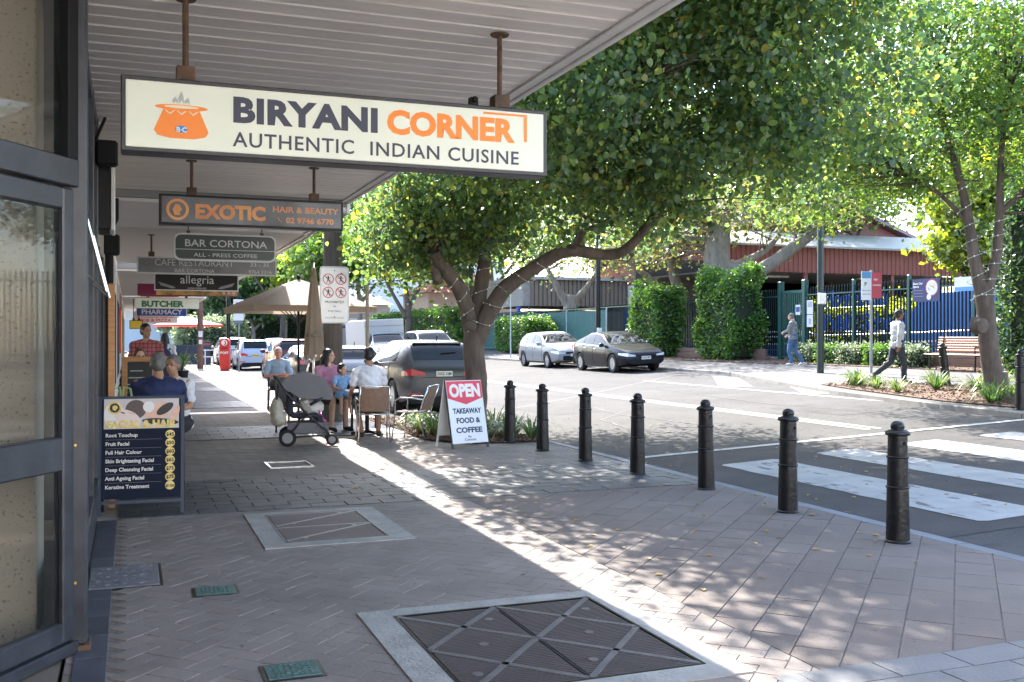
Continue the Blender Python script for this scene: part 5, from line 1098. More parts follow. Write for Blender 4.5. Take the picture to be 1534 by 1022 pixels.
# blue shade sail / fence under house
t = thing('blue_shade_cover', 'dark blue cover behind the white parked cars', 'cover', (17.5, 96, 0)); q = MB(); q.prism([(0, 2.3), (8, 2.9), (8, 3.2), (0, 2.6)], 0, 3); q.build('sheet', mat('cover_blue', (.03, .06, .18), .6), t); q = MB(); [q.tube([(x, y, .5), (x, y, 2.6)], .04, 6) for x in (.2, 7.8) for y in (.2, 2.8)]; q.build('post', M_black, t)
# ================= POLES AND STREET SIGNS
def pole(name, label, p, h, r, m_, cat='pole', base=True):
    t = thing(name, label, cat, p); q = MB(); q.tube([(0, 0, 0), (0, 0, h)], [r, r*.85], 12); q.build('pole_shaft', m_, t, smooth=40); return t
lp = far_on(1229, 18.5); lp = atz(1229, 560, path_z(18.3)); t = pole('street_lamp', 'tall dark street lamp post across the road by the gate', (lp.x, lp.y, path_z(lp.x)), 6.0, .10, mat('lamp_green', (.02, .035, .035), .4), 'street lamp')
MB().bbox((-.11, -.14, 2.0), (.11, .0, 2.32), .02).build('control_box', M_white, t); q = MB(); q.tube([(0, 0, 6), (0, 0, 7.2), (-.4, 0, 7.5), (-.9, 0, 7.5)], .05, 8); q.build('lamp_arm', M_black, t); q = MB(); q.ell((-1.1, 0, 7.48), (.35, .15, .07)); q.build('lamp_head', M_black, t, smooth=True)
lp = far_on(896, 18.2); t = pole('street_lamp', 'dark lamp post between the silver hatchback and dark sedan', lp, 6.5, .11, M_black, 'street lamp'); q = MB(); q.tube([(0, 0, 6.5), (-.4, 0, 6.8), (-.9, 0, 6.8)], .05, 8); q.build('lamp_arm', M_black, t)
MB().bbox((-.1, -.16, 1.2), (.1, -.08, 1.45), .01).build('small_notice', M_white, t)
t = pole('sign_pole', 'thin galvanised pole left of the silver hatchback', far_on(765, 18.3), 3.3, .035, mat('galv', (.42, .45, .45)))
pk = far_on(1307, 16.2); pk = atz(1305, 566, path_z(16.6)); t = pole('parking_sign', 'parking sign with white and red plates on a grey pole across the road', (pk.x, pk.y, path_z(pk.x)), 2.9, .04, mat('galv2', (.30, .30, .29), .6, var=.2), 'street sign')
t.rotation_euler.z = R(-18)
MB().prism(rrect(-.30, -.02, 2.05, 2.85, .03), -.06, -.045).build('white_plate', Mpap, t); MB().prism(rrect(-.29, -.03, 2.66, 2.84, .02), -.064, -.061).build('blue_header', mat('print_sky2', (.08, .25, .45)), t); MB().prism(rrect(.0, .28, 2.1, 2.82, .03), -.06, -.045).build('red_plate', mat('plate_red', (.42, .05, .07), .5), t)
text('P', .14, mat('letter_green', (.01, .18, .06)), t, (-.22, -.0605, 2.45), bold=.04); text('8AM-6PM', .045, M_blackm, t, (-.28, -.0605, 2.3), width=.24); text('MON-FRI', .045, M_blackm, t, (-.28, -.0605, 2.2), width=.24); text('NO', .07, M_white, t, (.05, -.0605, 2.6), bold=.03); text('STOPPING', .05, M_white, t, (.02, -.0605, 2.45), width=.24, bold=.03)
# dark lamp pole behind post box, sign post
t = pole('dark_lamp_pole', 'black pole standing behind the red post box', atz(342, 548), 4.6, .13, M_black)
sp = atz(358, 558); t = pole('parking_sign', 'thin pole with white parking plates right of the post box', sp, 3.0, .03, mat('galv2', (.3, .3, .3)), 'street sign')
MB().prism(rrect(-.25, .2, 2.35, 3.3, .03), -.06, -.045).build('white_plate', Mpap, t); MB().prism(rrect(-.22, .17, 2.2, 2.33, .02), -.06, -.045).build('lower_plate', Mslt, t); MB().prism(rrect(-.2, .15, 2.85, 2.9, .02), -.064, -.061).build('red_bar', Mrd, t); text('P', .3, Mrd, t, (-.15, -.061, 2.95), bold=.04)
# post box
p = atz(337, 555); t = thing('post_box', 'tall red street post box with white round emblem', 'post box', p, R(-12)); Mpr = mat('post_red', (.62, .035, .02), .4, var=.08)
q = MB(); q.prism([(-.23, .12), (.23, .12), (.23, 1.42), (.17, 1.5), (.05, 1.54), (-.05, 1.54), (-.17, 1.5), (-.23, 1.42)], -.24, .24); q.build('box_body', Mpr, t); MB().bbox((-.2, -.2, 0), (.2, .2, .12), .01).build('plinth', Mpr, t)
disc(0, 1.33, .14, -.242).build('emblem_disc', M_white, t); q = MB(); q.prism([(-.02, 1.22), (.06, 1.22), (.09, 1.3), (.06, 1.4), (-.02, 1.42), (.02, 1.36), (.03, 1.30)], -.249, -.246); q.build('emblem_horn', Mpr, t)
text('POST', .14, M_white, t, (0, -.243, .80), align='CENTER', bold=.05, width=.38); MB().span((-.15, -.245, 1.05), (.15, -.24, 1.09)).build('slot', M_black, t)
# cafe barrier with planters further up
t = thing('cafe_barrier', 'dark navy cafe wind barrier under the red and white umbrella', 'barrier', atz(288, 548), R(-3)); MB().bbox((-.95, -.03, .05), (.95, .03, 1.15), .02).build('panel', mat('barrier_navy', (.03, .04, .07), .6), t); text('Cafe', .3, Mgold, t, (.1, -.032, .45)); q = MB(); [q.box((x, 0, .6), (.04, .08, 1.2)) for x in (-.97, .97)]; q.build('barrier_post', M_black, t)
t = thing('brown_bin', 'slim red brown bin beside the slim timber pole', 'bin', atz(309, 546)); MB().bbox((-.25, -.25, 0), (.25, .25, 1.3), .04).build('bin_body', mat('bin_brown', (.28, .08, .06), .6), t); MB().bbox((-.27, -.27, 1.3), (.27, .27, 1.36), .01).build('lid', M_black, t)
t = thing('white_bike_rack', 'low white railing between bin and post box', 'rail', atz(322, 550)); q = MB(); [q.tube([(-.6, 0, z), (.7, 0, z)], .03, 6) for z in (.55, .9)]; [q.tube([(x, 0, 0), (x, 0, .95)], .03, 6) for x in (-.5, .6)]; q.build('rail', M_white, t)
p = atz(281, 540)
def umbrella(name, label, p, ztop, zedge, w_, canm, polem, rim=None, rz=0, poleh=None, segs=4, drop=.0):
    t = thing(name, label, 'umbrella', p, rz); q = MB(); q.tube([(0, 0, 0), (0, 0, ztop)], .025, 10); q.build('pole', polem, t)
    n = segs*2; k = 5; vs = []; fs = []
    def edge(th):
        if segs == 4: c, s = math.cos(th), math.sin(th); m_ = max(abs(c), abs(s)); return (c/m_*w_, s/m_*w_)
        return (math.cos(th)*w_, math.sin(th)*w_)
    N = 32
    for j in range(k+1):
        f = j/k
        for i in range(N):
            th = 2*math.pi*i/N+math.pi/4; ex, ey = edge(th); rib = abs(math.sin(th*segs/2+ (0 if segs != 4 else math.pi/2))); sag = .05*f*(1-rib) if True else 0
            vs.append((ex*f, ey*f, ztop-(ztop-zedge)*f**1.08-sag*.5))
    for j in range(k):
        for i in range(N): i2 = (i+1) % N; fs.append((j*N+i, j*N+i2, (j+1)*N+i2, (j+1)*N+i))
    q = MB(); q.add(vs, fs)
    q.build('canopy', canm, t, smooth=25, fix=False)
    q = MB()
    for i in range(N):
        th = 2*math.pi*i/N+math.pi/4; th2 = 2*math.pi*(i+1)/N+math.pi/4; a_, b_ = edge(th), edge(th2); q.add([(a_[0], a_[1], zedge-.01), (b_[0], b_[1], zedge-.01), (b_[0], b_[1], zedge-.13), (a_[0], a_[1], zedge-.13)], [(0, 1, 2, 3)])
    q.build('valance', rim or canm, t, fix=False)
    q = MB()
    for i in range(8): th = i*math.pi/4; ex, ey = edge(th+math.pi/4) if segs == 4 else edge(th); q.tube([(0, 0, ztop-.08), (ex*.97, ey*.97, zedge-.03)], .012, 5); q.tube([(0, 0, zedge-.35), (ex*.5, ey*.5, (ztop+zedge)/2-.06)], .01, 5)
    q.build('rib', M_black, t); MB().ell((0, 0, ztop+.03), (.04, .04, .06)).build('finial', polem, t)
    return t
Mcan = mat('canopy_taupe', (.26, .21, .165), .8, trans=.28); Mcan2 = mat('canopy_white', (.62, .5, .45), .8, trans=.3); Mcr = mat('canopy_red', (.55, .05, .04), .8, trans=.3)
umbrella('cafe_umbrella', 'open square taupe cafe umbrella', (3.2, 20.6, 0), 2.78, 2.22, 1.22, Mcan, M_black, rz=R(8))
u2 = umbrella('cafe_umbrella', 'faded white and red umbrella far along the left pavement', p, 3.0, 2.45, 1.75, Mcan2, M_black, Mcr, R(20))
# closed umbrella
t = thing('closed_umbrella', 'folded taupe umbrella hanging closed before the timber pole', 'umbrella', (3.10, 18.2, 0)); q = MB(); q.tube([(0, 0, 0), (0, 0, 2.95)], .025, 10); q.build('pole', M_chrome, t)
q = MB(); N = 40
def cf(u, v):
    th = 2*math.pi*u; z = 2.85-v*1.62; r = .035+.145*v**.8+(.022*v)*math.sin(th*8)+.015*v*math.sin(th*3+1); return (r*math.cos(th), r*.85*math.sin(th), z+(.06*math.sin(th*8+1.2) if v > .98 else 0))
q.grid(cf, N*2, 12); q.build('folded_canopy', Mcan, t, smooth=True, fix=False)
q = MB(); q.lathe([(.145, 1.60), (.155, 1.63), (.145, 1.66)], n=20); q.build('strap', mat('strap', (.2, .16, .12), .8), t)
# overhead wires
t = thing('overhead_wire', 'thin festoon wire strung from the timber pole', 'wire', (0, 0, 0)); q = MB()
def cat_(a, b, s, n=12): return [tuple(a[i]+(b[i]-a[i])*k/n-(s*4*(k/n)*(1-k/n) if i == 2 else 0) for i in range(3)) for k in range(n+1)]
wpts = cat_((3.62, 19.1, 2.55), (5.7, 16.9, 3.0), .12); q.tube(wpts, .008, 4); q.build('wire', M_black, t)
q = MB(); [q.ell((a_[0], a_[1], a_[2]-.03), (.02, .02, .03), nu=6, nv=5) for a_ in wpts[1:-1]]; q.build('bulb', M_white, t)['kind'] = 'stuff'
# ================= CARS
def smooth_prof(pts):
    xs = [p[0] for p in pts]; zs = [p[1] for p in pts]; G = np.linspace(xs[0], xs[-1], 400); Z = np.interp(G, xs, zs); k = 13; pad = np.pad(Z, k, mode='edge'); Zs = np.convolve(pad, np.ones(2*k+1)/(2*k+1), 'valid'); wgt = np.clip(np.minimum(np.arange(400), 399-np.arange(400))/10, 0, 1); Z = Z*(1-wgt)+Zs*wgt
    return lambda s: float(np.interp(s, G, Z))
KINDS = {
 'sedan': dict(L=4.62, H=1.44, W=1.78, top=[(0, .62), (.06, .72), (.3, .80), (1.2, .97), (2.05, 1.37), (2.5, 1.435), (3.0, 1.43), (3.95, 1.16), (4.4, 1.10), (4.58, 1.0), (4.62, .8)], belt=[(0, .58), (.4, .72), (1.25, .90), (3.8, 1.0), (4.4, .98), (4.62, .75)], ws=(1.22, 2.1), rg=(3.15, 3.92), sw=[(1.55, 2.42), (2.5, 3.25), (3.3, 3.65)], ax=(.93, 3.63), wr=.33),
 'hatch': dict(L=4.4, H=1.475, W=1.76, top=[(0, .60), (.06, .72), (.3, .82), (1.15, .98), (1.95, 1.38), (2.4, 1.47), (3.3, 1.45), (3.8, 1.36), (4.15, 1.06), (4.32, .98), (4.4, .78)], belt=[(0, .58), (.4, .74), (1.2, .91), (3.8, .98), (4.2, .96), (4.4, .75)], ws=(1.17, 2.0), rg=(3.72, 4.12), sw=[(1.5, 2.35), (2.43, 3.15), (3.2, 3.65)], ax=(.90, 3.52), wr=.32),
 'suv': dict(L=4.64, H=1.64, W=1.87, top=[(0, .72), (.06, .86), (.3, .97), (1.25, 1.12), (2.0, 1.53), (2.45, 1.63), (3.3, 1.63), (3.95, 1.585), (4.12, 1.53), (4.47, 1.17), (4.56, 1.10), (4.62, 1.02), (4.64, .85)], belt=[(0, .66), (.4, .88), (1.3, 1.03), (3.6, 1.13), (4.3, 1.14), (4.64, .82)], ws=(1.28, 2.05), rg=(4.04, 4.45), sw=[(1.6, 2.42), (2.5, 3.25), (3.3, 3.72)], ax=(.93, 3.6), wr=.37),
 'wagon': dict(L=4.75, H=1.72, W=1.88, top=[(0, .78), (.06, .95), (.3, 1.02), (1.25, 1.14), (1.9, 1.60), (2.3, 1.70), (4.1, 1.69), (4.45, 1.55), (4.62, 1.15), (4.75, .95)], belt=[(0, .7), (.4, .92), (1.3, 1.05), (4.3, 1.08), (4.75, .85)], ws=(1.28, 1.95), rg=(4.38, 4.60), sw=[(1.6, 2.4), (2.5, 3.3), (3.4, 4.15)], ax=(.93, 3.75), wr=.36),
 'mpv': dict(L=4.15, H=1.60, W=1.72, top=[(0, .66), (.06, .80), (.3, .90), (.95, 1.05), (1.7, 1.50), (2.2, 1.59), (3.4, 1.57), (3.75, 1.48), (4.02, 1.08), (4.1, .98), (4.15, .8)], belt=[(0, .6), (.4, .8), (1.0, .98), (3.8, 1.02), (4.15, .75)], ws=(.98, 1.76), rg=(3.70, 3.99), sw=[(1.35, 2.15), (2.22, 3.0), (3.05, 3.5)], ax=(.80, 3.35), wr=.31),
}
Mcg = mat('car_glass', (.010, .013, .013), .02, spec=.22); Mty = mat('tyre', (.018, .018, .018), .85); Mrim = mat('alloy_rim', (.50, .50, .51), .3, metal=.9); Mhl = mat('headlamp', (.62, .65, .68), .08, spec=.9, coat=1); Mtl = mat('tail_lamp', (.42, .01, .015), .15, coat=1); Mpl = mat('plate_white', (.66, .66, .62), .5); Mply = mat('plate_yellow', (.72, .50, .05), .5); Mchr = mat('car_chrome', (.75, .75, .75), .1, metal=1)
CACHE = {}
def car_meshes(kind):
    if kind in CACHE: return CACHE[kind]
    K = KINDS[kind]; L_, H, W = K['L'], K['H'], K['W']; top = smooth_prof(K['top']); belt0 = smooth_prof(K['belt']); belt = lambda s: min(belt0(s), top(s)-.02)
    zb = lambda s: .20+.10*max(0, 1-s/.5)**1.5+.14*max(0, 1-(L_-s)/.6)**1.5
    plan = lambda s: 1-.17*abs((s-L_/2)/(L_/2))**6-.03*abs((s-L_/2)/(L_/2))**2
    def sec(s):
        w_ = W/2*plan(s); b = belt(s); z0 = zb(s); t = top(s); h = max(t-b, .02); g = min(1, h/.25); wr = .955*w_-.40*h*(.8 if kind in ('wagon', 'mpv') else 1)
        hood = 1-g
        return [(0, z0), (.80*w_, z0), (.955*w_, z0+.06), (.995*w_, z0+(b-z0)*.35), (w_, z0+(b-z0)*.62), (.985*w_, z0+(b-z0)*.85), (.955*w_, b), (.955*w_-(.955*w_-wr)*.33, b+h*.33), (.955*w_-(.955*w_-wr)*.68, b+h*.66), (wr*1.0+.0*w_, b+h*.88), (wr*.93, b+h*.965), (wr*.62, b+h*(1.0)), (wr*.3, b+h*1.01), (0, b+h*1.015)]
    def side_y(s, z):
        P = sec(s)
        for i in range(2, 9):
            if P[i][1] <= z <= P[i+1][1]: t = (z-P[i][1])/(P[i+1][1]-P[i][1]+1e-9); return P[i][0]+(P[i+1][0]-P[i][0])*t
        return P[9][0] if z > P[9][1] else P[3][0]
    def top_z(s, f):      # f in -1..1 of roof half width at the upper corner
        P = sec(s)[9:]; y = abs(f)*P[0][0]
        for i in range(len(P)-1):
            if P[i+1][0] <= y <= P[i][0]: t = (y-P[i][0])/(P[i+1][0]-P[i][0]+1e-9); return f*P[0][0], P[i][1]+(P[i+1][1]-P[i][1])*t
        return f*P[0][0], P[0][1]
    st = sorted(set([round(x, 3) for x in list(np.linspace(0, L_, 56))+[.015, .04, L_-.015, L_-.04]])); q = MB(); secs = [sec(s) for s in st]; m = len(secs[0])
    vs = []
    for s, P in zip(st, secs): vs += [(y, s, z) for y, z in P]+[(-y, s, z) for y, z in P[-2:0:-1]]
    k = 2*m-2; fs = []
    for i in range(len(st)-1):
        for j in range(k): fs.append((i*k+j, i*k+(j+1) % k, (i+1)*k+(j+1) % k, (i+1)*k+j))
    fs += [tuple(range(k-1, -1, -1)), tuple(range((len(st)-1)*k, len(st)*k))]
    q.add(vs, fs); body = q.mesh('car_body', [M_white], smooth=32)
    # cut wheel arches
    bo = bpy.data.objects.new('b', body); C.objects.link(bo); cu = MB()
    for a in K['ax']:
        for sx in (-1, 1): cu.lathe([(K['wr']+.055, -.25), (K['wr']+.055, .25)], (sx*(W/2-.03), a, K['wr']), 28, 'X')
    co_ = cu.build('c', M_black); md = bo.modifiers.new('b', 'BOOLEAN'); md.object = co_; md.operation = 'DIFFERENCE'; md.solver = 'EXACT'
    dg = bpy.context.evaluated_depsgraph_get(); me = bpy.data.meshes.new_from_object(bo.evaluated_get(dg)); 
    bpy.data.objects.remove(bo); bpy.data.objects.remove(co_)
    me.materials.clear(); me.materials.append(None); me.polygons.foreach_set('material_index', [0]*len(me.polygons))
    R_ = {'body': me}
    def side_patch(s0, s1, lo, hi, off=.006, n=10, nz=4, sgs=(1, -1)):
        q = MB()
        for sg in sgs: q.grid(lambda u, v: ((lambda s: (lambda z: (sg*(side_y(s, z)+off), s, z))(lo(s)+(hi(s)-lo(s))*v))(s0+(s1-s0)*u)), n, nz)
        return q
    lo = lambda s: belt(s)+.03
    def hi(s): P = sec(s); return max(lo(s)+.01, min(P[9][1]-.015, top(s)-.06))
    ws0 = K['ws'][0]
    def hi_win(s): return hi(s)
    R_['windows'] = [side_patch(a, b, lo, hi_win, sgs=(sg,)).mesh('side_window', Mcg, True) for a, b in K['sw'] for sg in (1, -1)]
    # strip trim round the windows
    R_['trim'] = side_patch(K['sw'][0][0]-.12, K['sw'][-1][1]+.06, lambda s: lo(s)-.02, lambda s: lo(s)-.004, .008, 20, 1).mesh('window_trim', Mchr)
    R_['pillar'] = side_patch(K['sw'][0][0]-.05, K['sw'][-1][1]+.03, lambda s: lo(s)-.004, lambda s: hi(s)+.01, .003, 24, 4).mesh('pillar_trim', M_black, True)
    def top_patch(s0, s1, f, off, n=12): q = MB(); q.grid(lambda u, v: ((lambda s: (lambda yz: (yz[0], s, yz[1]+off))(top_z(s, (v*2-1)*f)))(s0+(s1-s0)*u)), n, 14); return q
    R_['windscreen'] = top_patch(K['ws'][0]+.02, K['ws'][1], .93, .010).mesh('windscreen', Mcg, True)
    R_['rear_glass'] = top_patch(K['rg'][0], K['rg'][1], .90, .010).mesh('rear_window', Mcg, True)
    zf = top(.05)-.09
    R_['headlight'] = []; R_['tail_light'] = []
    for sg in (1, -1):
        q = MB(); q.grid(lambda u, v: ((lambda s: (sg*(side_y(s, zf-.02+.10*v+.06*u)+.006)*(1), s, zf-.03+(.11-.04*u)*v+.07*u))(.02+.48*u)), 8, 4)
        q.grid(lambda u, v: (sg*(W/2*plan(0)*(.995-.42*u)), -.008-.002*u, zf-.03+(.10-.05*u)*v), 5, 2); R_['headlight'].append(q.mesh('headlight', Mhl, True))
    zr = belt(L_-.15)-.10
    for sg in (1, -1):
        q = MB(); q.grid(lambda u, v: ((lambda s: (sg*(side_y(s, zr+.1*v)+.007), s, zr-.02*u+(.15-.05*u)*v))(L_-.02-.36*u)), 8, 4)
        q.grid(lambda u, v: (sg*(W/2*plan(L_)*(1.0-.42*u)), L_+.008, zr-.0+(.15-.08*u)*v), 5, 2); R_['tail_light'].append(q.mesh('tail_light', Mtl, True))
    q = MB(); q.bbox((-.52, -.012, .30), (.52, .05, .50), .02); q.bbox((-.38, -.014, .56), (.38, .05, .65), .02); R_['grille'] = q.mesh('grille', M_blackm)
    q = MB(); q.bbox((-W*.40, L_-.04, .24), (W*.40, L_+.012, .42), .02); q.bbox((-.5, L_-.02, belt(L_-.1)-.1), (.5, L_+.006, belt(L_-.1)-.085), .002); R_['rear_bumper'] = q.mesh('rear_bumper', M_blackm)
    R_['sill'] = []
    for sg in (1, -1):
        for a, b in ((K['ax'][0]+K['wr']+.09, K['ax'][1]-K['wr']-.09),): q = MB(); q.bbox((sg*(W/2*.955)-.02, a, .20), (sg*(W/2*.955)+.02, b, .27), .008)
        R_['sill'].append(q.mesh('sill_trim', M_blackm))
    q = MB()
    for sg in (1, -1):
        for s in (K['sw'][0][0]-.12, K['sw'][0][1]+.04, K['sw'][1][1]+.05):
            P = [(sg*(side_y(s, z)+.0035), s, z) for z in np.linspace(.30, belt(s)-.01, 9)]; q.tube(P, .004, 4)
    R_['door_seam'] = q.mesh('door_seam', M_blackm)
    q = MB()
    for sg in (1, -1):
        for s in (K['sw'][0][1]-.14, K['sw'][1][1]-.12): y = side_y(s, belt(s)-.1)+.01; q.bbox((sg*y-.015, s-.1, belt(s)-.12), (sg*y+.015, s+.1, belt(s)-.09), .006)
    R_['door_handle'] = q.mesh('door_handle', Mchr)
    R_['mirror'] = []
    for sg in (1, -1): s = K['sw'][0][0]-.0; y = side_y(s, belt(s)); q = MB(); q.ell((sg*(y+.11), s, belt(s)+.07), (.11, .055, .075)); q.box((sg*(y+.01), s, belt(s)+.02), (.08, .04, .03)); R_['mirror'].append(q.mesh('mirror', [M_white], True))
    wr = K['wr']; q = MB(); q.lathe([(wr*.62, -.10), (wr*.93, -.105), (wr, -.07), (wr, .07), (wr*.93, .105), (wr*.66, .10), (wr*.64, .07)], n=32, axis='X'); ty = q.mesh('tyre', Mty, smooth=35)
    q = MB(); q.lathe([(wr*.60, .02), (wr*.62, .075), (wr*.67, .088), (wr*.68, .08)], n=32, axis='X')
    for i in range(10): a = i*R(36)+(R(5) if i % 2 else -R(5)); M_ = Matrix.Rotation(a, 3, 'X'); q.box(M_ @ Vector((.075, 0, wr*.36)), (.02, .032, wr*.54), M=M_)
    q.lathe([(wr*.14, .06), (wr*.14, .09), (wr*.09, .095)], n=16, axis='X'); rim = q.mesh('rim', Mrim, smooth=35)
    q = MB(); q.lathe([(wr*.61, .0), (wr*.61, .03)], n=24, axis='X'); hub = q.mesh('brake', M_blackm)
    R_['wheel'] = (ty, rim, hub); q = MB()
    for a in K['ax']:
        for sg in (-1, 1): q.lathe([(wr+.05, -.2), (wr+.05, .12)], (sg*(W/2-.16), a, wr), 24, 'X')
    # liner as open tube + inner disc
    R_['liner'] = None; CACHE[kind] = R_; return R_
BODYC = {}
def car(kind, label, x, y, z, rz, paint, group=None, plate='', platem=None, pitch=0, name='parked_car'):
    """x,y = centre of the front end; local +y runs from nose to tail"""
    K = KINDS[kind]; Mh = car_meshes(kind); t = thing(name, label, 'car', (x, y, z), rz, group); t.rotation_euler.y = pitch
    key = (kind, paint.name)
    if key not in BODYC:
        b = Mh['body'].copy(); b.materials.clear(); b.materials.append(paint); mi = []
        for m_ in Mh['mirror']: c = m_.copy(); c.materials.clear(); c.materials.append(paint); mi.append(c)
        BODYC[key] = (b, mi)
    b, mi = BODYC[key]; inst('car_body', b, t)
    for w_ in Mh['windows']: inst('side_window', w_, t)
    for k in ('trim', 'pillar', 'windscreen', 'rear_glass', 'grille', 'rear_bumper', 'door_seam', 'door_handle'):
        nm = {'trim': 'window_trim', 'pillar': 'pillar_trim', 'rear_glass': 'rear_window', 'sill': 'sill_trim'}.get(k, k); inst(nm, Mh[k], t)
    for m_ in mi: inst('mirror', m_, t)
    for m_ in Mh['sill']: inst('sill_trim', m_, t)
    for m_ in Mh['headlight']: inst('headlight', m_, t)
    for m_ in Mh['tail_light']: inst('tail_light', m_, t)
    for a in K['ax']:
        for sg in (1, -1):
            w_ = inst('wheel', Mh['wheel'][0], t, (sg*(K['W']/2-.115), a, K['wr']), (random.uniform(0, 1), 0, 0) if sg > 0 else (0, 0, math.pi)); inst('rim', Mh['wheel'][1], w_); inst('brake', Mh['wheel'][2], w_)
    pm_ = platem or Mpl
    for yy, rr in ((-.022, (R(90), 0, 0)), (K['L']+.016, (R(90), 0, math.pi))):
        zz_ = .46 if yy < 0 else (KINDS[kind]['belt'][-2][1]-.30); s_ = -1 if yy < 0 else 1
        p_ = MB().span((-.185, yy-.004, zz_), (.185, yy+.004, zz_+.115)).build('number_plate', pm_, t)
        if plate: text(plate, .09, M_black, p_, (0, yy+s_*.006, zz_+.028), rr, align='CENTER', bold=.02, width=.31)
    if kind != 'sedan':
        g0 = K['rg'][0]; zt_ = float(np.interp(g0, [p[0] for p in K['top']], [p[1] for p in K['top']])); q = MB(); q.bbox((-.56, g0-.22, zt_-.015), (.56, g0+.07, zt_+.028), .012); q.build('rear_spoiler', paint, t)
        q = MB(); q.tube([(.0, g0+.30, zt_-.22), (-.36, g0+.27, zt_-.19)], .012, 5); q.build('rear_wiper', M_blackm, t)
        q = MB(); [q.bbox((s_*.66-.14, K['L']+.004, .44), (s_*.66+.14, K['L']+.016, .475), .003) for s_ in (-1, 1)]; q.build('reflector', Mtl, t)
    q = MB(); q.tube([(0, K['L']-.62, K['H']-.03), (0, K['L']-.54, K['H']+.10)], .012, 6); q.build('antenna', M_blackm, t)
    return t
def cp(n_, c, **k): return mat('paint_'+n_, c, .25, metal=.0, coat=.08, spec=.25, **k)
Pgr = cp('gunmetal', (.05, .052, .058)); Psil = cp('silver', (.26, .26, .26)); Pblk = cp('dark_blue', (.005, .006, .011)); Pwh = mat('paint_white', (.36, .36, .355), .3, coat=.5); Plb = cp('light_blue', (.36, .42, .50)); Prd = cp('dark_red', (.12, .02, .02)); Pbl = cp('mid_blue', (.20, .30, .42))
# facing away from camera: nose towards +Y -> rotate 180 deg; the tail is nearest
def away(kind, label, x, ytail, paint, **k): car(kind, label, x, ytail+KINDS[kind]['L'], road_z(x)+.0, math.pi, paint, **k)
def toward(kind, label, x, ynose, paint, **k): car(kind, label, x, ynose, road_z(x), 0, paint, pitch=-math.atan(.045) if x > 7 else 0, **k)
G = 'cars parked along the near kerb'
away('suv', 'dark grey metallic SUV parked right behind the cafe tables', 6.42, 21.0, Pgr, group=G, plate='DXZ-15M')
away('hatch', 'silver hatchback with red brake light parked ahead of the grey SUV', 5.95, 27.6, Psil, group=G, plate='CY 31 HL')
away('mpv', 'light blue hatchback with yellow plate right of the red post box', 6.0, 52.5, Plb, group=G, plate='BT 28 KX', platem=Mply)
away('wagon', 'white wagon with red lamps just behind the red post box', 5.6, 59, Pwh, group=G)
away('hatch', 'white small car farther behind the blue hatchback', 7.0, 66, Pwh, group=G)
away('suv', 'dark red SUV seen past the open umbrella pole', 6.2, 40, Prd, group=G); away('sedan', 'grey sedan parked next after the silver hatchback', 6.05, 34, Pgr, group=G)
G2 = 'vehicles in the far lanes'
toward('sedan', 'glossy dark sedan parked across the road before the hedges', 16.85, 31.0, Pblk, group='cars parked along the school side', plate='DCG 78T')
toward('hatch', 'silver hatchback parked behind the dark sedan across the road', 16.8, 36.9, Psil, group='cars parked along the school side')
toward('wagon', 'white four wheel drive approaching right of centre', 13.6, 44.5, Pwh, group=G2, name='oncoming_car'); toward('hatch', 'small white car farther back in the far lane', 14.2, 56, Pwh, group=G2, name='oncoming_car')
toward('sedan', 'pale blue sedan facing the camera far up the road', 10.4, 76, Pbl, group=G2, name='oncoming_car'); toward('sedan', 'white sedan facing the camera beside the umbrella pole', 9.2, 62, Pwh, group=G2, name='oncoming_car')
# white truck with box body
toward('wagon', 'white van cab with pale box canopy behind the timber pole', 12.0, 47, Pwh, group=G2, name='white_van')
vt = [o for o in C.objects if o.name.startswith('white_van')][0]; vt['category'] = 'van'
MB().bbox((-1.0, 2.2, .9), (1.0, 7.0, 2.35), .05).build('box_canopy', mat('canopy_cream', (.36, .34, .32), .6), vt)
for z in (1.2, 1.6, 2.0): MB().bbox((-1.01, 2.19, z), (1.01, 2.2, z+.03), .002).build('canopy_rib', mat('rib_grey', (.2, .2, .2), .6), vt)
q = MB(); q.lathe([(.36, -1.0), (.36, -.75)], (0, 6, .36), 20, 'X'); q.lathe([(.36, .75), (.36, 1.0)], (0, 6, .36), 20, 'X'); q.build('rear_wheel', Mty, vt)
# ================= PEOPLE
def voxel(name, mb, m_, parent, vs=.011, sm=3, wr=0, wsc=14, ind=None):
    me = mb.mesh('tmp', m_); o = bpy.data.objects.new('tmp', me); C.objects.link(o)
    r = o.modifiers.new('r', 'REMESH'); r.mode = 'VOXEL'; r.voxel_size = vs; s = o.modifiers.new('s', 'SMOOTH'); s.iterations = sm; s.factor = .5
    dg = bpy.context.evaluated_depsgraph_get(); n_ = bpy.data.meshes.new_from_object(o.evaluated_get(dg)); bpy.data.objects.remove(o)
    if wr:
        N = len(n_.vertices); co_ = np.empty(N*3, np.float32); n_.vertices.foreach_get('co', co_); nn = np.empty(N*3, np.float32); n_.vertices.foreach_get('normal', nn); P = co_.reshape(-1, 3); Q = nn.reshape(-1, 3)
        f = np.sin(P[:, 0]*wsc*1.7+P[:, 2]*wsc*2.3+1)*np.cos(P[:, 1]*wsc*1.9-P[:, 2]*wsc*.9)+.6*np.sin(P[:, 2]*wsc*4.1+P[:, 0]*wsc*3.3+np.sin(P[:, 1]*wsc*2.7)*1.5)
        P += Q*(f*wr)[:, None]; n_.vertices.foreach_set('co', P.ravel())
    n_.materials.clear(); n_.materials.append(m_); n_.polygons.foreach_set('use_smooth', [True]*len(n_.polygons)); n_.polygons.foreach_set('material_index', [0]*len(n_.polygons)); n_.name = name
    q = bpy.data.objects.new(name, n_); C.objects.link(q); q.parent = parent; return q
V = Vector
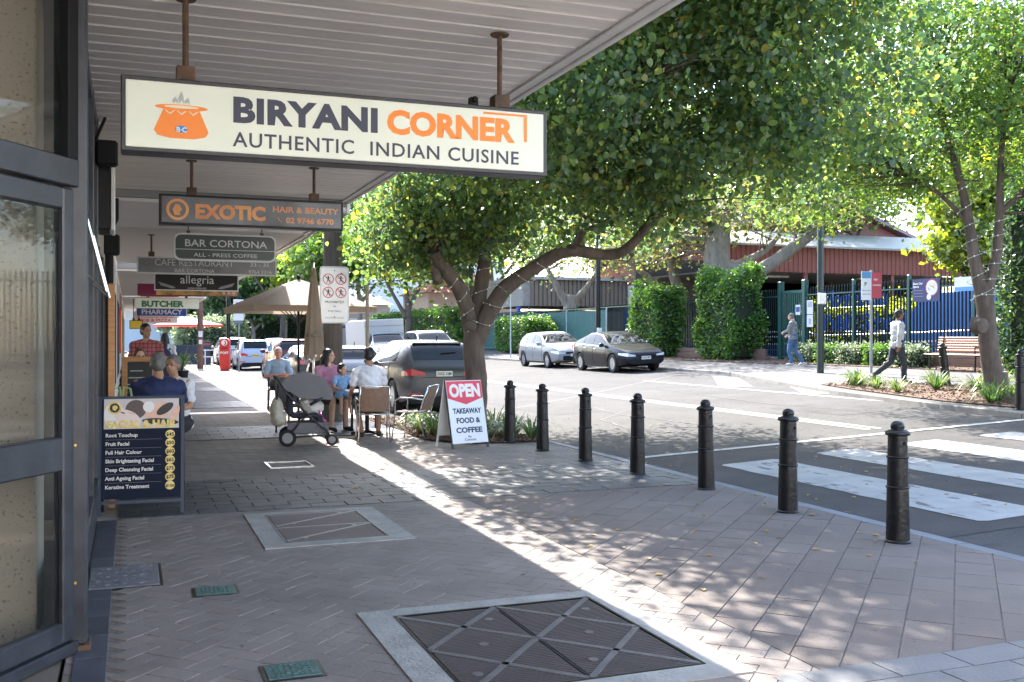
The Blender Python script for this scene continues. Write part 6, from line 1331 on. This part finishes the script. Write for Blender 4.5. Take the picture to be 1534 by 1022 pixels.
def stand(**k):
    J = dict(pel=V((0, 0, .93)), neck=V((0, 0, 1.47)), head=V((0, .02, 1.62)), shL=V((-.19, 0, 1.40)), shR=V((.19, 0, 1.40)), elL=V((-.24, -.03, 1.12)), elR=V((.24, -.03, 1.12)), wrL=V((-.25, .05, .88)), wrR=V((.25, .05, .88)),
             hiL=V((-.09, 0, .90)), hiR=V((.09, 0, .90)), knL=V((-.10, .02, .49)), knR=V((.10, .02, .49)), anL=V((-.11, -.02, .09)), anR=V((.11, -.02, .09)), toL=V((-.13, .15, .035)), toR=V((.13, .15, .035)))
    J.update({a: V(b) for a, b in k.items()}); return J
def sit(sz=.47, lean=.04, **k):
    z = sz+.10
    J = dict(pel=V((0, 0, z)), neck=V((0, lean, z+.54)), head=V((0, lean+.03, z+.69)), shL=V((-.19, lean, z+.47)), shR=V((.19, lean, z+.47)), elL=V((-.25, lean+.08, z+.21)), elR=V((.25, lean+.08, z+.21)), wrL=V((-.16, lean+.30, z+.17)), wrR=V((.16, lean+.30, z+.17)),
             hiL=V((-.09, 0, z-.02)), hiR=V((.09, 0, z-.02)), knL=V((-.14, .42, z-.03)), knR=V((.14, .42, z-.03)), anL=V((-.14, .40, .09)), anR=V((.14, .40, .09)), toL=V((-.16, .56, .035)), toR=V((.16, .56, .035)))
    J.update({a: V(b) for a, b in k.items()}); return J
SK = lambda n, c: mat('skin_'+n, c, .5, var=.08, vscale=10)
def hand(q, wr, el, side, curl=.5, sc=1.0):
    d = (wr-el).normalized(); u = V((side, .2, 0)); u = (u-d*u.dot(d)); u = u.normalized() if u.length > .1 else d.orthogonal(); w_ = d.cross(u).normalized()
    M = Matrix((w_, u, d)).transposed(); q.ell(wr+d*.045*sc, (.036*sc, .017*sc, .05*sc), M)
    for i, (o, l) in enumerate(((-.027, .062), (-.009, .072), (.009, .068), (.026, .054))):
        a = wr+d*.08*sc+w_*o*sc; b = a+(d*(1-curl*.4)-u*curl*.5).normalized()*l*.5*sc; c = b+(d*(1-curl)-u*curl).normalized()*l*.5*sc; q.cap(a, b, .0095*sc, .009*sc, 8); q.cap(b, c, .009*sc, .0075*sc, 8)
    a = wr+d*.025*sc-w_*.03*sc; b = a+(d*.7-w_*.6).normalized()*.04*sc; q.cap(a, b, .012*sc, .010*sc, 8); q.cap(b, b+(d-u*.3).normalized()*.03*sc, .010*sc, .008*sc, 8)
def person(label, loc, rz, J, skin, hairm, hair='short', top=None, sleeve=.5, legs=None, leglen=1.0, shoe=None, sc=1.0, build=1.0, vs=.011, hx=0, beard=None, barefoot=False, name='person', tuck=False, child=1.0):
    t = thing(name, label, 'person', loc, rz); t.scale = (sc,)*3; b = build; q = MB(); hc = child
    up = (J['neck']-J['pel']).normalized(); xa = (J['shR']-J['shL']).normalized(); ya = up.cross(xa).normalized(); xa = ya.cross(up); M = Matrix((xa, ya, up)).transposed(); pel, nk = J['pel'], J['neck']; L_ = (nk-pel).length
    w_ = (J['shR']-J['shL']).length/.38
    T = [(pel+up*.0, (.165*b, .115*b, .11)), (pel+up*L_*.30, (.145*b, .105*b, .15)), (pel+up*L_*.52, (.158*b, .115*b, .15)), (pel+up*L_*.74, (.165*b, .108*b, .13))]
    T = [(c, (r[0]*w_, r[1]*w_, r[2]*L_/.54)) for c, r in T]; sr = .062*w_
    for c, r in T: q.ell(c, r, M)
    q.cap(J['shL'], J['shR'], sr, sr); q.cap(pel+up*L_*.9, nk+up*.04*w_, .075*w_, .052*w_)
    for s in 'LR': q.cap(nk-up*.03, J['sh'+s]-up*.012, .042*w_, .040*w_)
    hd = J['head']; hM = Matrix.Rotation(hx, 3, 'Z'); q.cap(nk, hd-V((0, .01, .06))*w_, .054*w_, .05*w_); h_ = hc
    H = lambda x, y, z: hd+hM @ V((x, y, z))*h_
    q.ell(H(0, -.005, .025), (.074*h_, .094*h_, .095*h_), hM); q.ell(H(0, .025, -.045), (.056*h_, .066*h_, .072*h_), hM); q.ell(H(0, .045, -.085), (.028*h_, .032*h_, .026*h_), hM)
    q.cap(H(0, .085, .015), H(0, .104, -.018), .009*h_, .014*h_, 8)
    for s in (-1, 1): q.ell(H(s*.074, -.005, -.005), (.011*h_, .022*h_, .032*h_), hM); q.ell(H(s*.03, .07, .028), (.026*h_, .02*h_, .012*h_), hM)
    for s, S_ in (('L', -1), ('R', 1)):
        q.cap(J['sh'+s], J['el'+s], .046*w_*b, .037*w_); q.cap(J['el'+s], J['wr'+s], .037*w_, .026*w_); hand(q, J['wr'+s], J['el'+s], S_, .55, w_)
        q.cap(J['hi'+s], J['kn'+s], .083*w_*b, .055*w_); q.cap(J['kn'+s], J['an'+s], .056*w_, .037*w_); mid = J['kn'+s].lerp(J['an'+s], .3); q.ell(mid+V((0, -.015, 0)), (.05*w_, .055*w_, .10*w_)); q.cap(J['an'+s]+V((0, -.0, -.02)), J['to'+s], .036*w_, .026*w_)
    voxel('body', q, skin, t, vs*(.85 if vs > .01 else 1), 2)
    e = MB()
    for s in (-1, 1): e.ell(H(s*.030, .086, .006), (.014*h_, .007*h_, .0065*h_), hM)
    e.build('eyes', mat('eye_dark', (.03, .02, .02), .2), t, smooth=True)
    e = MB(); e.ell(H(0, .089, -.052), (.024*h_, .008*h_, .006*h_), hM); e.build('mouth', mat('lips', (.35, .13, .11), .5), t, smooth=True)
    if hair:
        q = MB(); q.ell(H(0, -.020, .042), (.083*h_, .098*h_, .092*h_), hM, 18, 12)
        if hair == 'short': q.ell(H(0, -.045, -.005), (.080*h_, .068*h_, .075*h_), hM)
        if hair == 'long':
            q.ell(H(0, -.05, -.03), (.088*h_, .07*h_, .12*h_), hM)
            for s in (-1, 1): q.cap(H(s*.07, .01, .03), H(s*.085, -.01, -.15), .028*h_, .03*h_)
            q.cap(H(0, -.08, -.05), H(0, -.11, -.26), .075*h_, .055*h_)
        if hair == 'bun': q.ell(H(0, -.05, -.01), (.08*h_, .07*h_, .08*h_), hM); q.ell(H(0, -.12, -.02), (.05*h_, .05*h_, .05*h_))
        voxel('hair', q, hairm, t, .009*h_, 1, .0018, 60)
    if top:
        q = MB(); g = .015
        for c, r in T: q.ell(c, (r[0]+g, r[1]+g, r[2]+.004), M)
        q.cap(J['shL']-up*.015, J['shR']-up*.015, sr+g*.9, sr+g*.9); q.cap(pel+up*L_*.85, nk-up*.02, .08*w_, .062*w_)
        for s in 'LR': q.cap(nk-up*.03, J['sh'+s], .062*w_, .058*w_)
        if not tuck: q.ell(pel-up*.05, (.175*b*w_+.006, .125*b*w_+.006, .07), M)
        for s in 'LR':
            e = J['sh'+s].lerp(J['el'+s], min(1, sleeve*1.35)); q.cap(J['sh'+s]-V((0, 0, .012)), e, .050*w_*min(b, 1.12)+g*.8, .048*w_+g)
            if sleeve > .75: q.cap(J['el'+s], J['el'+s].lerp(J['wr'+s], .93), .040*w_+g, .032*w_+g*.7)
        voxel('shirt', q, top, t, .0125, 2, .006, 13)
    if legs:
        q = MB(); g = .012; q.ell(T[0][0], (T[0][1][0]+g, T[0][1][1]+g, .10), M); q.ell(pel+up*.06, (.152*b*w_+g, .108*b*w_+g, .06), M)
        for s in 'LR':
            if leglen > .9: q.cap(J['hi'+s], J['kn'+s], .086*w_*b+g, .062*w_+g); q.cap(J['kn'+s], J['kn'+s].lerp(J['an'+s], .95), .062*w_+g, .052*w_+g)
            else: q.cap(J['hi'+s], J['hi'+s].lerp(J['kn'+s], leglen*1.5 if leglen < .66 else 1), .088*w_*b+g*1.2, .072*w_+g*1.4)
        voxel('trousers', q, legs, t, .0125, 2, .005, 12)
    if shoe:
        q = MB()
        for s in 'LR': a, o = J['an'+s], J['to'+s]; d = (o-a); q.cap(a-V((0, .02, .035)), o-V((0, 0, .0)), .043*w_, .034*w_); q.cap(V((a.x, a.y-.03, a.z-.055)), V((o.x, o.y+.02, o.z-.012)), .028*w_, .026*w_)
        voxel('shoes', q, shoe, t, .010, 1)
    return t
cl_ = lambda n, c, **k: mat('cloth_'+n, c, .85, var=.12, vscale=5, bump=.2, bscale=120, **k)
Hbk = mat('hair_black', (.010, .008, .008), .45); Hgy = mat('hair_grey', (.13, .125, .12), .6, var=.3, vscale=40); Hwh = mat('hair_white', (.42, .40, .38), .6); Hbr = mat('hair_brown', (.09, .045, .025), .5)
s_lt = SK('light', (.55, .32, .22)); s_md = SK('medium', (.36, .19, .115)); s_dk = SK('brown', (.20, .10, .06))
cj = cl_('black', (.018, .018, .02)); navy = cl_('navy', (.016, .026, .085)); wht = cl_('white', (.66, .66, .70)); jean = cl_('denim', (.07, .13, .24)); 
# navy shirted man, back to camera
person('broad man in navy shirt sitting with his back to the camera behind the price board', (.30, 11.75, 0), R(6), sit(.47, .10, shL=(-.215, .10, 1.03), shR=(.215, .10, 1.03), wrL=(-.1, .46, .82), wrR=(.1, .46, .82), elL=(-.28, .22, .8), elR=(.28, .22, .8)), s_md, Hgy, 'short', navy, .5, cj, 1, cj, build=1.28, sc=1.03)
person('person in white top seated beyond the navy shirted man', (.55, 12.75, 0), R(150), sit(.47, .12), s_md, Hgy, 'short', wht, .5, cj, 1, cj)
person('brown haired woman seated behind the timber framed blackboard', (.12, 16.0, 0), R(190), sit(.52, .05), s_lt, Hbr, 'long', cl_('black', (.018, .018, .02)), 1, cj, 1, cj)
M_plaid = mat('cloth_plaid', (.42, .10, .10), .85, var=.1)
n_ = M_plaid.node_tree.nodes; l_ = M_plaid.node_tree.links; b0 = n_['Principled BSDF'].inputs['Base Color'].links[0].from_socket
tcn = n_.new('ShaderNodeTexCoord'); prev = b0
for dr in ('X', 'Z'):
    wv = n_.new('ShaderNodeTexWave'); wv.bands_direction = dr; wv.inputs['Scale'].default_value = 5; l_.new(tcn.outputs['Object'], wv.inputs[0]); r_ = n_.new('ShaderNodeMapRange'); r_.inputs[1].default_value = .8; r_.inputs[2].default_value = .9; l_.new(wv.outputs[1], r_.inputs[0])
    mx = n_.new('ShaderNodeMix'); mx.data_type = 'RGBA'; mx.inputs[7].default_value = (.12, .05, .06, 1); l_.new(r_.outputs[0], mx.inputs[0]); l_.new(prev, mx.inputs[6]); prev = mx.outputs[2]
l_.new(prev, n_['Principled BSDF'].inputs['Base Color'])
pp2 = atd(219, 500, 17.2)
person('dark haired man standing in a red plaid shirt near the blackboard', (pp2.x, pp2.y, 0), R(175), stand(elL=(-.27, .02, 1.13), wrL=(-.2, .2, 1.0)), s_md, Hbk, 'short', M_plaid, 1, cl_('khaki', (.2, .15, .1)), 1, cj, sc=1.05, hx=R(35))
pp2 = atd(247, 500, 24)
o = person('person in white jacket and jeans walking away with a navy backpack', (pp2.x, pp2.y, 0), R(0), stand(knL=(-.10, .15, .50), anL=(-.1, .05, .12), knR=(.1, .0, .48), anR=(.1, -.22, .1), toR=(.1, -.08, .04)), s_lt, Hbk, 'long', wht, 1, jean, 1, wht, sc=.97)
t = thing('backpack', 'navy backpack worn by the person in the white jacket', 'backpack', (pp2.x, pp2.y-.19, 1.1)); q = MB(); q.ell((0, 0, 0), (.16, .10, .23)); q.bbox((-.11, -.13, -.18), (.11, -.04, .02), .03); voxel('bag_body', q, navy, t, .015, 3); q = MB(); [q.tube([(x, .05, .2), (x, .2, .26), (x, .3, .1), (x, .28, -.1)], .02, 6) for x in (-.11, .11)]; q.build('strap', navy, t)
# old man with crossed arms and leg
Jo = sit(.48, .06, knL=(-.10, .40, .56), anL=(-.12, .42, .10), toL=(-.13, .56, .04), knR=(.02, .42, .66), anR=(-.26, .50, .52), toR=(-.36, .60, .47), elL=(-.27, .16, .76), elR=(.27, .16, .76), wrL=(.04, .33, .74), wrR=(-.05, .36, .78), head=(0, .12, 1.25))
po = Vector((3.02, 22.3, 0))
person('grey haired man in pale blue shirt sitting cross legged with folded arms', po, R(176), Jo, SK('pink', (.55, .26, .18)), Hwh, 'short', cl_('paleblue', (.30, .42, .60)), .6, cj, 1, cj, build=1.1)
# man in brown behind the closed umbrella
person('man in dark brown top seated behind the folded umbrella', (3.62, 20.2, 0), R(170), sit(.48, .05, wrL=(-.1, .33, .78), wrR=(.1, .35, .78)), s_md, Hgy, 'short', cl_('brown', (.045, .03, .03)), .5, cj, 1, cj, build=1.15)
# mother
pm = Vector((3.18, 17.35, 0))
person('black haired woman in pink top sitting with a toddler on her lap', pm, R(-160), sit(.48, .04, knL=(-.13, .42, .55), knR=(.13, .42, .55), wrL=(-.02, .30, .72), wrR=(.10, .34, .70), elL=(-.24, .12, .78), elR=(.24, .12, .78)), s_lt, Hbk, 'long', cl_('pink', (.45, .20, .30)), .45, cl_('darkshort', (.02, .025, .035)), .6, cj, hx=R(40))
# toddler (smaller body, larger head)
Jt = sit(.47, .04, knL=(-.12, .38, .50), knR=(.12, .38, .50), anL=(-.14, .44, .10), anR=(.14, .44, .10), toL=(-.15, .58, .05), toR=(.15, .58, .05))
person('black haired toddler in blue outfit sitting on the lap of the woman in pink', pm+Vector((.16, -.50, .29)), R(-175), Jt, s_lt, Hbk, 'short', cl_('babyblue', (.22, .38, .62)), .4, cl_('babyblue', (.22, .38, .62)), .5, None, sc=.60, child=1.42, hx=R(30), vs=.016)
# father with back to the camera
pf = Vector((3.48, 15.35, 0))
Jf = sit(.47, .10, shL=(-.19, .10, 1.02), shR=(.19, .10, 1.02), elL=(-.25, .08, .76), wrL=(-.27, .30, .66), elR=(.24, .2, .78), wrR=(.16, .42, .8), knL=(-.17, .40, .53), knR=(.17, .40, .53), anL=(-.10, .20, .10), anR=(.16, .32, .10), toL=(-.15, .34, .04), toR=(.2, .46, .04))
person('black haired man in white t-shirt and dark shorts seen from behind at the table', pf, R(-8), Jf, s_md, Hbk, 'short', wht, .5, cl_('darkshort', (.02, .025, .035)), .6, mat('sandal', (.04, .025, .02), .7), build=1.04, sc=1.04)
# walkers across the road
pw = far_on(1344, 17.3); pw = atd(1344, 500, 24.1); z_ = path_z(pw.x)
Jw = stand(hiL=(-.09, 0, .90), knL=(-.09, -.12, .50), anL=(-.10, -.52, .20), toL=(-.10, -.44, .05), knR=(.09, .12, .50), anR=(.10, .12, .09), toR=(.11, .29, .035), elR=(.27, -.08, 1.13), wrR=(.26, -.10, .87), elL=(-.25, .04, 1.13), wrL=(-.22, .2, .95), head=(0, .05, 1.61), neck=(0, .02, 1.46))
person('man in pale grey jacket and dark trousers striding left to right across the road', (pw.x, pw.y, z_), R(-105), Jw, s_dk, Hbk, 'short', cl_('greyjacket', (.42, .43, .44)), 1, cl_('charcoal', (.03, .035, .045)), 1, mat('shoe_brown', (.12, .055, .03), .5), build=1.22, sc=1.02)
t = thing('sunglasses', 'dark sunglasses worn by the striding man', 'sunglasses', (pw.x, pw.y, z_)); t.rotation_euler.z = R(-105); q = MB(); [q.ell((s*.033, .15, 1.655), (.028, .012, .02)) for s in (-1, 1)]; q.box((0, .155, 1.66), (.14, .008, .008)); q.build('lenses', M_black, t)
pg = atd(1188, 500, 33.5); z_ = path_z(pg.x)
Jg = stand(knL=(-.10, .10, .50), anL=(-.10, .0, .10), toL=(-.1, .17, .04), knR=(.10, -.05, .49), anR=(.11, -.30, .13), toR=(.11, -.18, .04), elL=(-.25, .08, 1.14), wrL=(-.12, .28, 1.08), elR=(.25, .05, 1.13), wrR=(.2, .22, 1.0), head=(0, .07, 1.60))
person('man in grey jumper and blue jeans walking past the green gate', (pg.x, pg.y, z_), R(35), Jg, s_lt, Hgy, 'short', cl_('greyjumper', (.20, .20, .19)), 1, jean, 1, wht, build=1.15, sc=1.02)
# ================= CAFE FURNITURE
Mwk = mat('wicker', (.34, .22, .15), .6, var=.3, vscale=30, wave=(18, 'X', 1.5, (.12, .07, .05)))
def alu_chair(label, loc, rz):
    t = thing('wicker_chair', label, 'chair', loc, rz, 'silver framed cafe chairs')
    q = MB(); q.grid(lambda u, v: (-.21+.42*u, -.20+.42*v, .45-.015*math.sin(math.pi*v)), 4, 6); q.grid(lambda u, v: (-.21+.42*u, -.20+.42*v, .435-.015*math.sin(math.pi*v)), 4, 6); q.build('seat', Mwk, t, smooth=True)
    q = MB()
    for o in (0, -.012): q.grid(lambda u, v: ((-.21+.42*u)*(1-.0*v), -.21-.12*v-.05*math.sin(math.pi*u)+o, .47+.36*v), 8, 5)
    q.build('backrest', Mwk, t, smooth=True)
    for s in (-1, 1):
        q = MB(); q.tube([(s*.24, .25, 0), (s*.235, .20, .42), (s*.25, .19, .62), (s*.26, .10, .665), (s*.26, -.12, .66), (s*.235, -.26, .64)], .013, 8); q.build('arm_leg', M_chrome, t, smooth=True)
        q = MB(); q.tube([(s*.235, -.30, 0), (s*.225, -.20, .42), (s*.225, -.27, .64), (s*.215, -.35, .84)], .013, 8); q.build('rear_leg', M_chrome, t, smooth=True)
    q = MB(); q.tube([(-.215, -.35, .84), (-.1, -.39, .855), (.1, -.39, .855), (.215, -.35, .84)], .013, 8); q.tube([(-.235, .2, .42), (.235, .2, .42)], .012, 6); q.tube([(-.225, -.2, .42), (.225, -.2, .42)], .012, 6); q.build('cross_tube', M_chrome, t, smooth=True)
    return t
alu_chair('silver and wicker chair under the man in the white t-shirt', (3.50, 15.2, 0), R(-8)); alu_chair('empty silver and wicker chair between the table and the OPEN board', (4.12, 15.15, 0), R(52))
def dark_chair(label, loc, rz, m_=None):
    m_ = m_ or mat('dark_chair', (.045, .03, .025), .55)
    t = thing('dark_chair', label, 'chair', loc, rz, 'dark brown cafe chairs'); MB().bbox((-.22, -.22, .44), (.22, .22, .48), .015).build('seat', m_, t)
    q = MB(); q.grid(lambda u, v: (-.21+.42*u, -.22-.07*v-.03*math.sin(math.pi*u), .5+.42*v), 6, 4); q.grid(lambda u, v: (-.21+.42*u, -.24-.07*v-.03*math.sin(math.pi*u), .5+.42*v), 6, 4); q.build('backrest', m_, t, smooth=True)
    for x, y, l in ((-.2, -.2, .9), (.2, -.2, .9), (-.2, .2, .44), (.2, .2, .44)): q = MB(); q.tube([(x*1.05, y*1.1, 0), (x, y, .44)]+([(x, -.28, l)] if l > .5 else []), .017, 6); q.build('leg', m_, t)
    return t
dark_chair('dark chair holding the cross legged man in pale blue', (3.02, 22.28, 0), R(176)); dark_chair('dark chair behind the pram with a bag on it', (2.55, 16.9, 0), R(200)); dark_chair('dark chair under the woman in pink', (3.18, 17.33, 0), R(-160)); dark_chair('dark chair under the man in brown', (3.62, 20.2, 0), R(170)); dark_chair('black high backed chair facing the man in the white t-shirt', (3.78, 17.1, 0), R(170), M_blackm)
dark_chair('dark seat under the broad man in the navy shirt', (.30, 11.72, 0), R(6)); dark_chair('dark chair under the brown haired woman', (.12, 16.0, 0), R(190))
def table(label, loc, w_, m_, legm, h=.73, rd=False):
    t = thing('cafe_table', label, 'table', loc); q = MB()
    if rd: q.lathe([(w_, h-.03), (w_+.005, h-.015), (w_, h)], n=28)
    else: q.bbox((-w_, -w_, h-.03), (w_, w_, h), .01)
    q.build('tabletop', m_, t, smooth=35); q = MB(); q.tube([(0, 0, .03), (0, 0, h-.03)], .035, 10); q.build('column', legm, t)
    for a in range(4): q = MB(); th = R(45+90*a); q.tube([(0, 0, .06), (.3*math.cos(th), .3*math.sin(th), .015)], .022, 6); q.build('foot', legm, t)
    return t
table('small silver cafe table between the couple', (3.62, 16.15, 0), .33, M_chrome, M_black); table('silver table beside the cross legged man', (3.5, 21.2, 0), .33, M_chrome, M_black); table('table with shopping bag by the cafe wall', (.0, 12.35, 0), .36, M_white, M_black)
# cup, bag
t = thing('shopping_bag', 'pale green plastic shopping bag on the table by the wall', 'bag', (-.08, 11.0, .62)); q = MB()
def bf(u, v): th = 2*math.pi*u; r = .12*(1-.35*v**3)*(1+.06*math.sin(th*7+v*5)); return (r*1.1*math.cos(th), r*.8*math.sin(th), .36*v+.02*math.sin(th*5)*v)
q.grid(bf, 32, 12); q.build('bag_body', mat('green_plastic', (.30, .40, .16), .35, trans=.3), t, smooth=True, fix=False); q = MB(); [q.tube([(x, 0, .33), (x*.8, 0, .45), (x*.2, 0, .47), (0, 0, .34)], .012, 6) for x in (-.1, .1)]; q.build('handle', mat('green_plastic', (.3, .4, .16)), t); MB().bbox((-.06, -.115, .08), (.05, -.105, .2), .003).build('print_patch', mat('patch_pink', (.45, .25, .2), .6), t)
t = thing('side_counter', 'narrow white counter along the wall under the shopping bag', 'table', (-.06, 11.0, 0)); MB().bbox((-.2, -.3, .58), (.16, .3, .62), .01).build('tabletop', M_white, t); [MB().bbox((x-.02, y-.02, 0), (x+.02, y+.02, .58), .003).build('leg', M_black, t) for x in (-.15, .12) for y in (-.25, .25)]
t = thing('menu_blackboard', 'timber framed blackboard standing behind the seated pair', 'blackboard', (.20, 14.2, 0), R(-3)); q = MB(); [q.bbox((x-.035, -.03, 0), (x+.035, .03, 1.34), .006) for x in (-.27, .33)]; q.bbox((-.235, -.03, 1.27), (.295, .03, 1.34), .006); q.bbox((-.235, -.03, .2), (.295, .03, .27), .006); q.build('frame', M_timber, t); MB().span((-.235, -.01, .27), (.295, .01, 1.27)).build('board', mat('chalkboard', (.03, .03, .03), .7, var=.3), t)
q = MB(); [q.box((-.12+.0*i, -.012, 1.15-i*.09), (.16+.04*(i % 3), .002, .014)) for i in range(8)]; q.build('chalk_writing', mat('chalk', (.4, .4, .38), .8), t)
t = thing('red_standing_poster', 'yellow and red poster board fixed by the far shop wall', 'poster', (-.2, 24, 1.3)); MB().bbox((-.02, -.3, 0), (.02, .3, .9), .01).build('sheet', mat('sign_yellow', (.75, .5, .03), .5), t); MB().bbox((-.03, -.36, -.06), (.01, .36, .96), .01).build('frame', mat('post_red', (.62, .035, .02)), t)
# pram
Mfr = mat('pram_frame', (.02, .02, .022), .4); Mpg = cl_('pramgrey', (.15, .148, .15)); Mpb = cl_('pramblack', (.02, .022, .03))
PRM = Vector((2.52, 15.05, 0)); t = thing('pram', 'black pram with grey segmented hood and a cream bag behind', 'pram', PRM, R(-98))
q = MB()
def hood(u, v):
    a = R(-8+158*u); b = (v-.5)*2; w_ = .235*(1+.0*b); rr = .40+.014*abs(math.sin(u*math.pi*4)); y = -.09+rr*math.cos(a); z = .72+rr*.86*math.sin(a); k = max(0, abs(b)-.72)/.28
    return (w_*min(1, abs(b)/.72)*(1 if b > 0 else -1), y*(1-.25*k*k) if True else y, z-(.20*k*k*math.sin(max(a, 0))))
q.grid(lambda u, v: (lambda A: (A[0], A[1], A[2]))(hood(1-u, v)), 24, 14); q.build('hood', Mpg, t, smooth=40, fix=False)
q = MB()
for s in (-1, 1):
    P = [(s*.236, -.16, .70)]+[(s*.232, -.09+.395*math.cos(R(-8+158*k/12)), .72+.335*math.sin(R(-8+158*k/12))) for k in range(13)]
    q.add(P, [(0, k, k+1) for k in range(1, 13)])
q.build('hood_side', Mpg, t, fix=False)
q = MB(); q.bbox((-.20, -.36, .45), (.20, -.26, .95), .03); q.bbox((-.20, -.30, .40), (.20, .10, .47), .03); q.bbox((-.18, .08, .26), (.18, .18, .44), .02); voxel('seat', q, Mpb, t, .014, 3, .003, 20)
q = MB(); q.bbox((-.19, -.32, .17), (.19, .16, .21), .015)
for s in (-1, 1): q.bbox((s*.19-.01, -.34, .18), (s*.19+.01, .18, .34), .004)
q.ell((0, -.05, .25), (.17, .22, .10)); voxel('basket', q, Mpg, t, .014, 3, .004, 20)
q = MB()
for s in (-1, 1): q.tube([(s*.24, -.48, .98), (s*.24, -.36, .78), (s*.235, .0, .42), (s*.22, .30, .13)], .014, 8); q.tube([(s*.27, -.34, .13), (s*.24, -.12, .40), (s*.235, .02, .46)], .014, 8); q.tube([(s*.27, -.34, .13), (s*.22, .28, .16)], .011, 8)
q.tube([(-.27, -.34, .13), (.27, -.34, .13)], .012, 8); q.tube([(-.22, .29, .14), (.22, .29, .14)], .012, 8); q.build('frame', Mfr, t, smooth=True)
q = MB(); q.tube([(-.24, -.48, .98), (-.2, -.53, 1.02), (.2, -.53, 1.02), (.24, -.48, .98)], .02, 8); q.build('handlebar', Mfr, t, smooth=True)
q = MB(); q.tube([(-.23, -.02, .60), (-.22, .16, .70), (-.16, .24, .72), (.16, .24, .72), (.22, .16, .70), (.23, -.02, .60)], .022, 8); q.build('bumper_bar', Mfr, t, smooth=True)
def pw_(x, y, r): w_ = MB().lathe([(r*.7, -.02), (r, -.016), (r, .016), (r*.7, .02)], (0, 0, 0), 20, 'X').build('wheel', M_blackm, t, smooth=35, loc=(x, y, r)); q = MB(); q.lathe([(r*.62, -.021), (r*.62, .021)], n=14, axis='X'); q.build('hub', mat('hub_grey', (.2, .2, .2), .5), w_)
for s in (-1, 1): pw_(s*.29, -.34, .125); pw_(s*.22-.028, .30, .085); pw_(s*.22+.028, .30, .085)
q = MB(); q.ell((0, .02, .56), (.17, .18, .12)); q.ell((.03, -.06, .62), (.14, .12, .10)); voxel('blanket', q, cl_('blanket', (.50, .48, .44)), t, .014, 2, .006, 25)
q = MB(); [q.box((.1, .1+.03*i, .52-.05*i), (.015, .02, .09), M=Euler((.3*i, .4, .2)).to_matrix()) for i in range(4)]; q.build('pink_ribbon', mat('hot_pink', (.75, .03, .35), .5), t)
t = thing('cream_tote_bag', 'cream cloth bag hanging from the pram handle', 'bag', PRM+Vector((-.50, -.02, .40)), R(-98)); q = MB(); q.ell((0, 0, .12), (.20, .10, .20)); q.ell((.02, .02, .0), (.19, .12, .12)); voxel('bag_body', q, cl_('cream', (.42, .38, .30)), t, .014, 3, .005, 20); q = MB(); q.tube([(-.1, 0, .28), (-.05, .02, .5), (.05, .02, .5), (.1, 0, .28)], .012, 6); q.build('strap', Mpb, t)
t = thing('black_bag', 'black bag on the lap of the cross legged man', 'bag', (3.06, 21.86, .50)); q = MB(); q.ell((0, 0, .08), (.20, .13, .15)); q.ell((.08, 0, .0), (.15, .12, .12)); voxel('bag_body', q, Mpb, t, .014, 3, .004, 20)
# small pots / clutter at the far cafe
for i, (x, y) in enumerate(((1.0, 33.5), (1.6, 36.0))):
    t = thing('potted_palm', ['tall spiky potted plant near the far umbrella', 'second spiky potted plant farther along the shops'][i], 'plant', (x, y, 0), 0, 'potted plants by the far cafe'); q = MB(); q.lathe([(.2, 0), (.28, .45), (.25, .46)], n=16); q.build('pot', M_blackm, t); o = bpy.data.objects.new('leaves', SM[i]); C.objects.link(o); o.parent = t; o.location = (0, 0, .4); o.scale = (1.5, 1.5, 2.2)
t = thing('fallen_leaf', 'single yellow leaf lying on the dark paving band', 'leaf', atz(532, 732)+Vector((0, 0, .012))); q = MB(); q.add([(0, -.06, 0), (.035, 0, .008), (0, .06, 0), (-.035, 0, .012)], [(0, 1, 2), (0, 2, 3)]); q.build('leaf_blade', mat('yellow_leafy', (.6, .4, .03), .6), t, fix=False)
# unseen behind the camera: pale facade added to bounce sunlight, and a tree the shop glass mirrors
bl = thing('bounce_facade', 'unseen pale building front added behind the camera to bounce sunlight', 'building', (-6, -13, 0)); MB().span((0, -8, -.2), (34, 0, 8.5)).build('wall', mat('bounce_render', (.78, .76, .72), .8, var=.08), bl)
for i in range(8):
    f = MB().bbox((1.5+i*4, 0, 4.8), (3.3+i*4, .06, 6.6), .01).build('window', M_white, bl); MB().span((1.6+i*4, .06, 4.9), (3.2+i*4, .075, 6.5)).build('pane', M_glass, f)
tree('street_tree', 'street tree behind the camera beside the side street', Vector((13, -8, -.1)), [([(0, 0, -.1), (0, 0, 1.5), (.1, 0, 3)], .25, .2), ([(0, 0, 2.2), (-1, 0, 3.6), (-2, .5, 5)], .12, .05), ([(0, 0, 2.4), (1, .3, 3.6), (2, 0, 5)], .12, .05)], [((0, 0, 5.5), (3.0, 3.0, 2.2), 1)], 80, 40, .5, .16, LG, M_bark, 60)
struct('bounce_ground', MB().add([(-30, -12.9, .006), (5.9, -12.9, .006), (5.9, -1.5, .006), (-30, -1.5, .006)], [(0, 1, 2, 3)]), mat('pale_bounce_paving', (.42, .40, .37), .85, var=.15, vscale=1))  # pale ground added out of view to throw sunlight back under the awning
flush_texts()
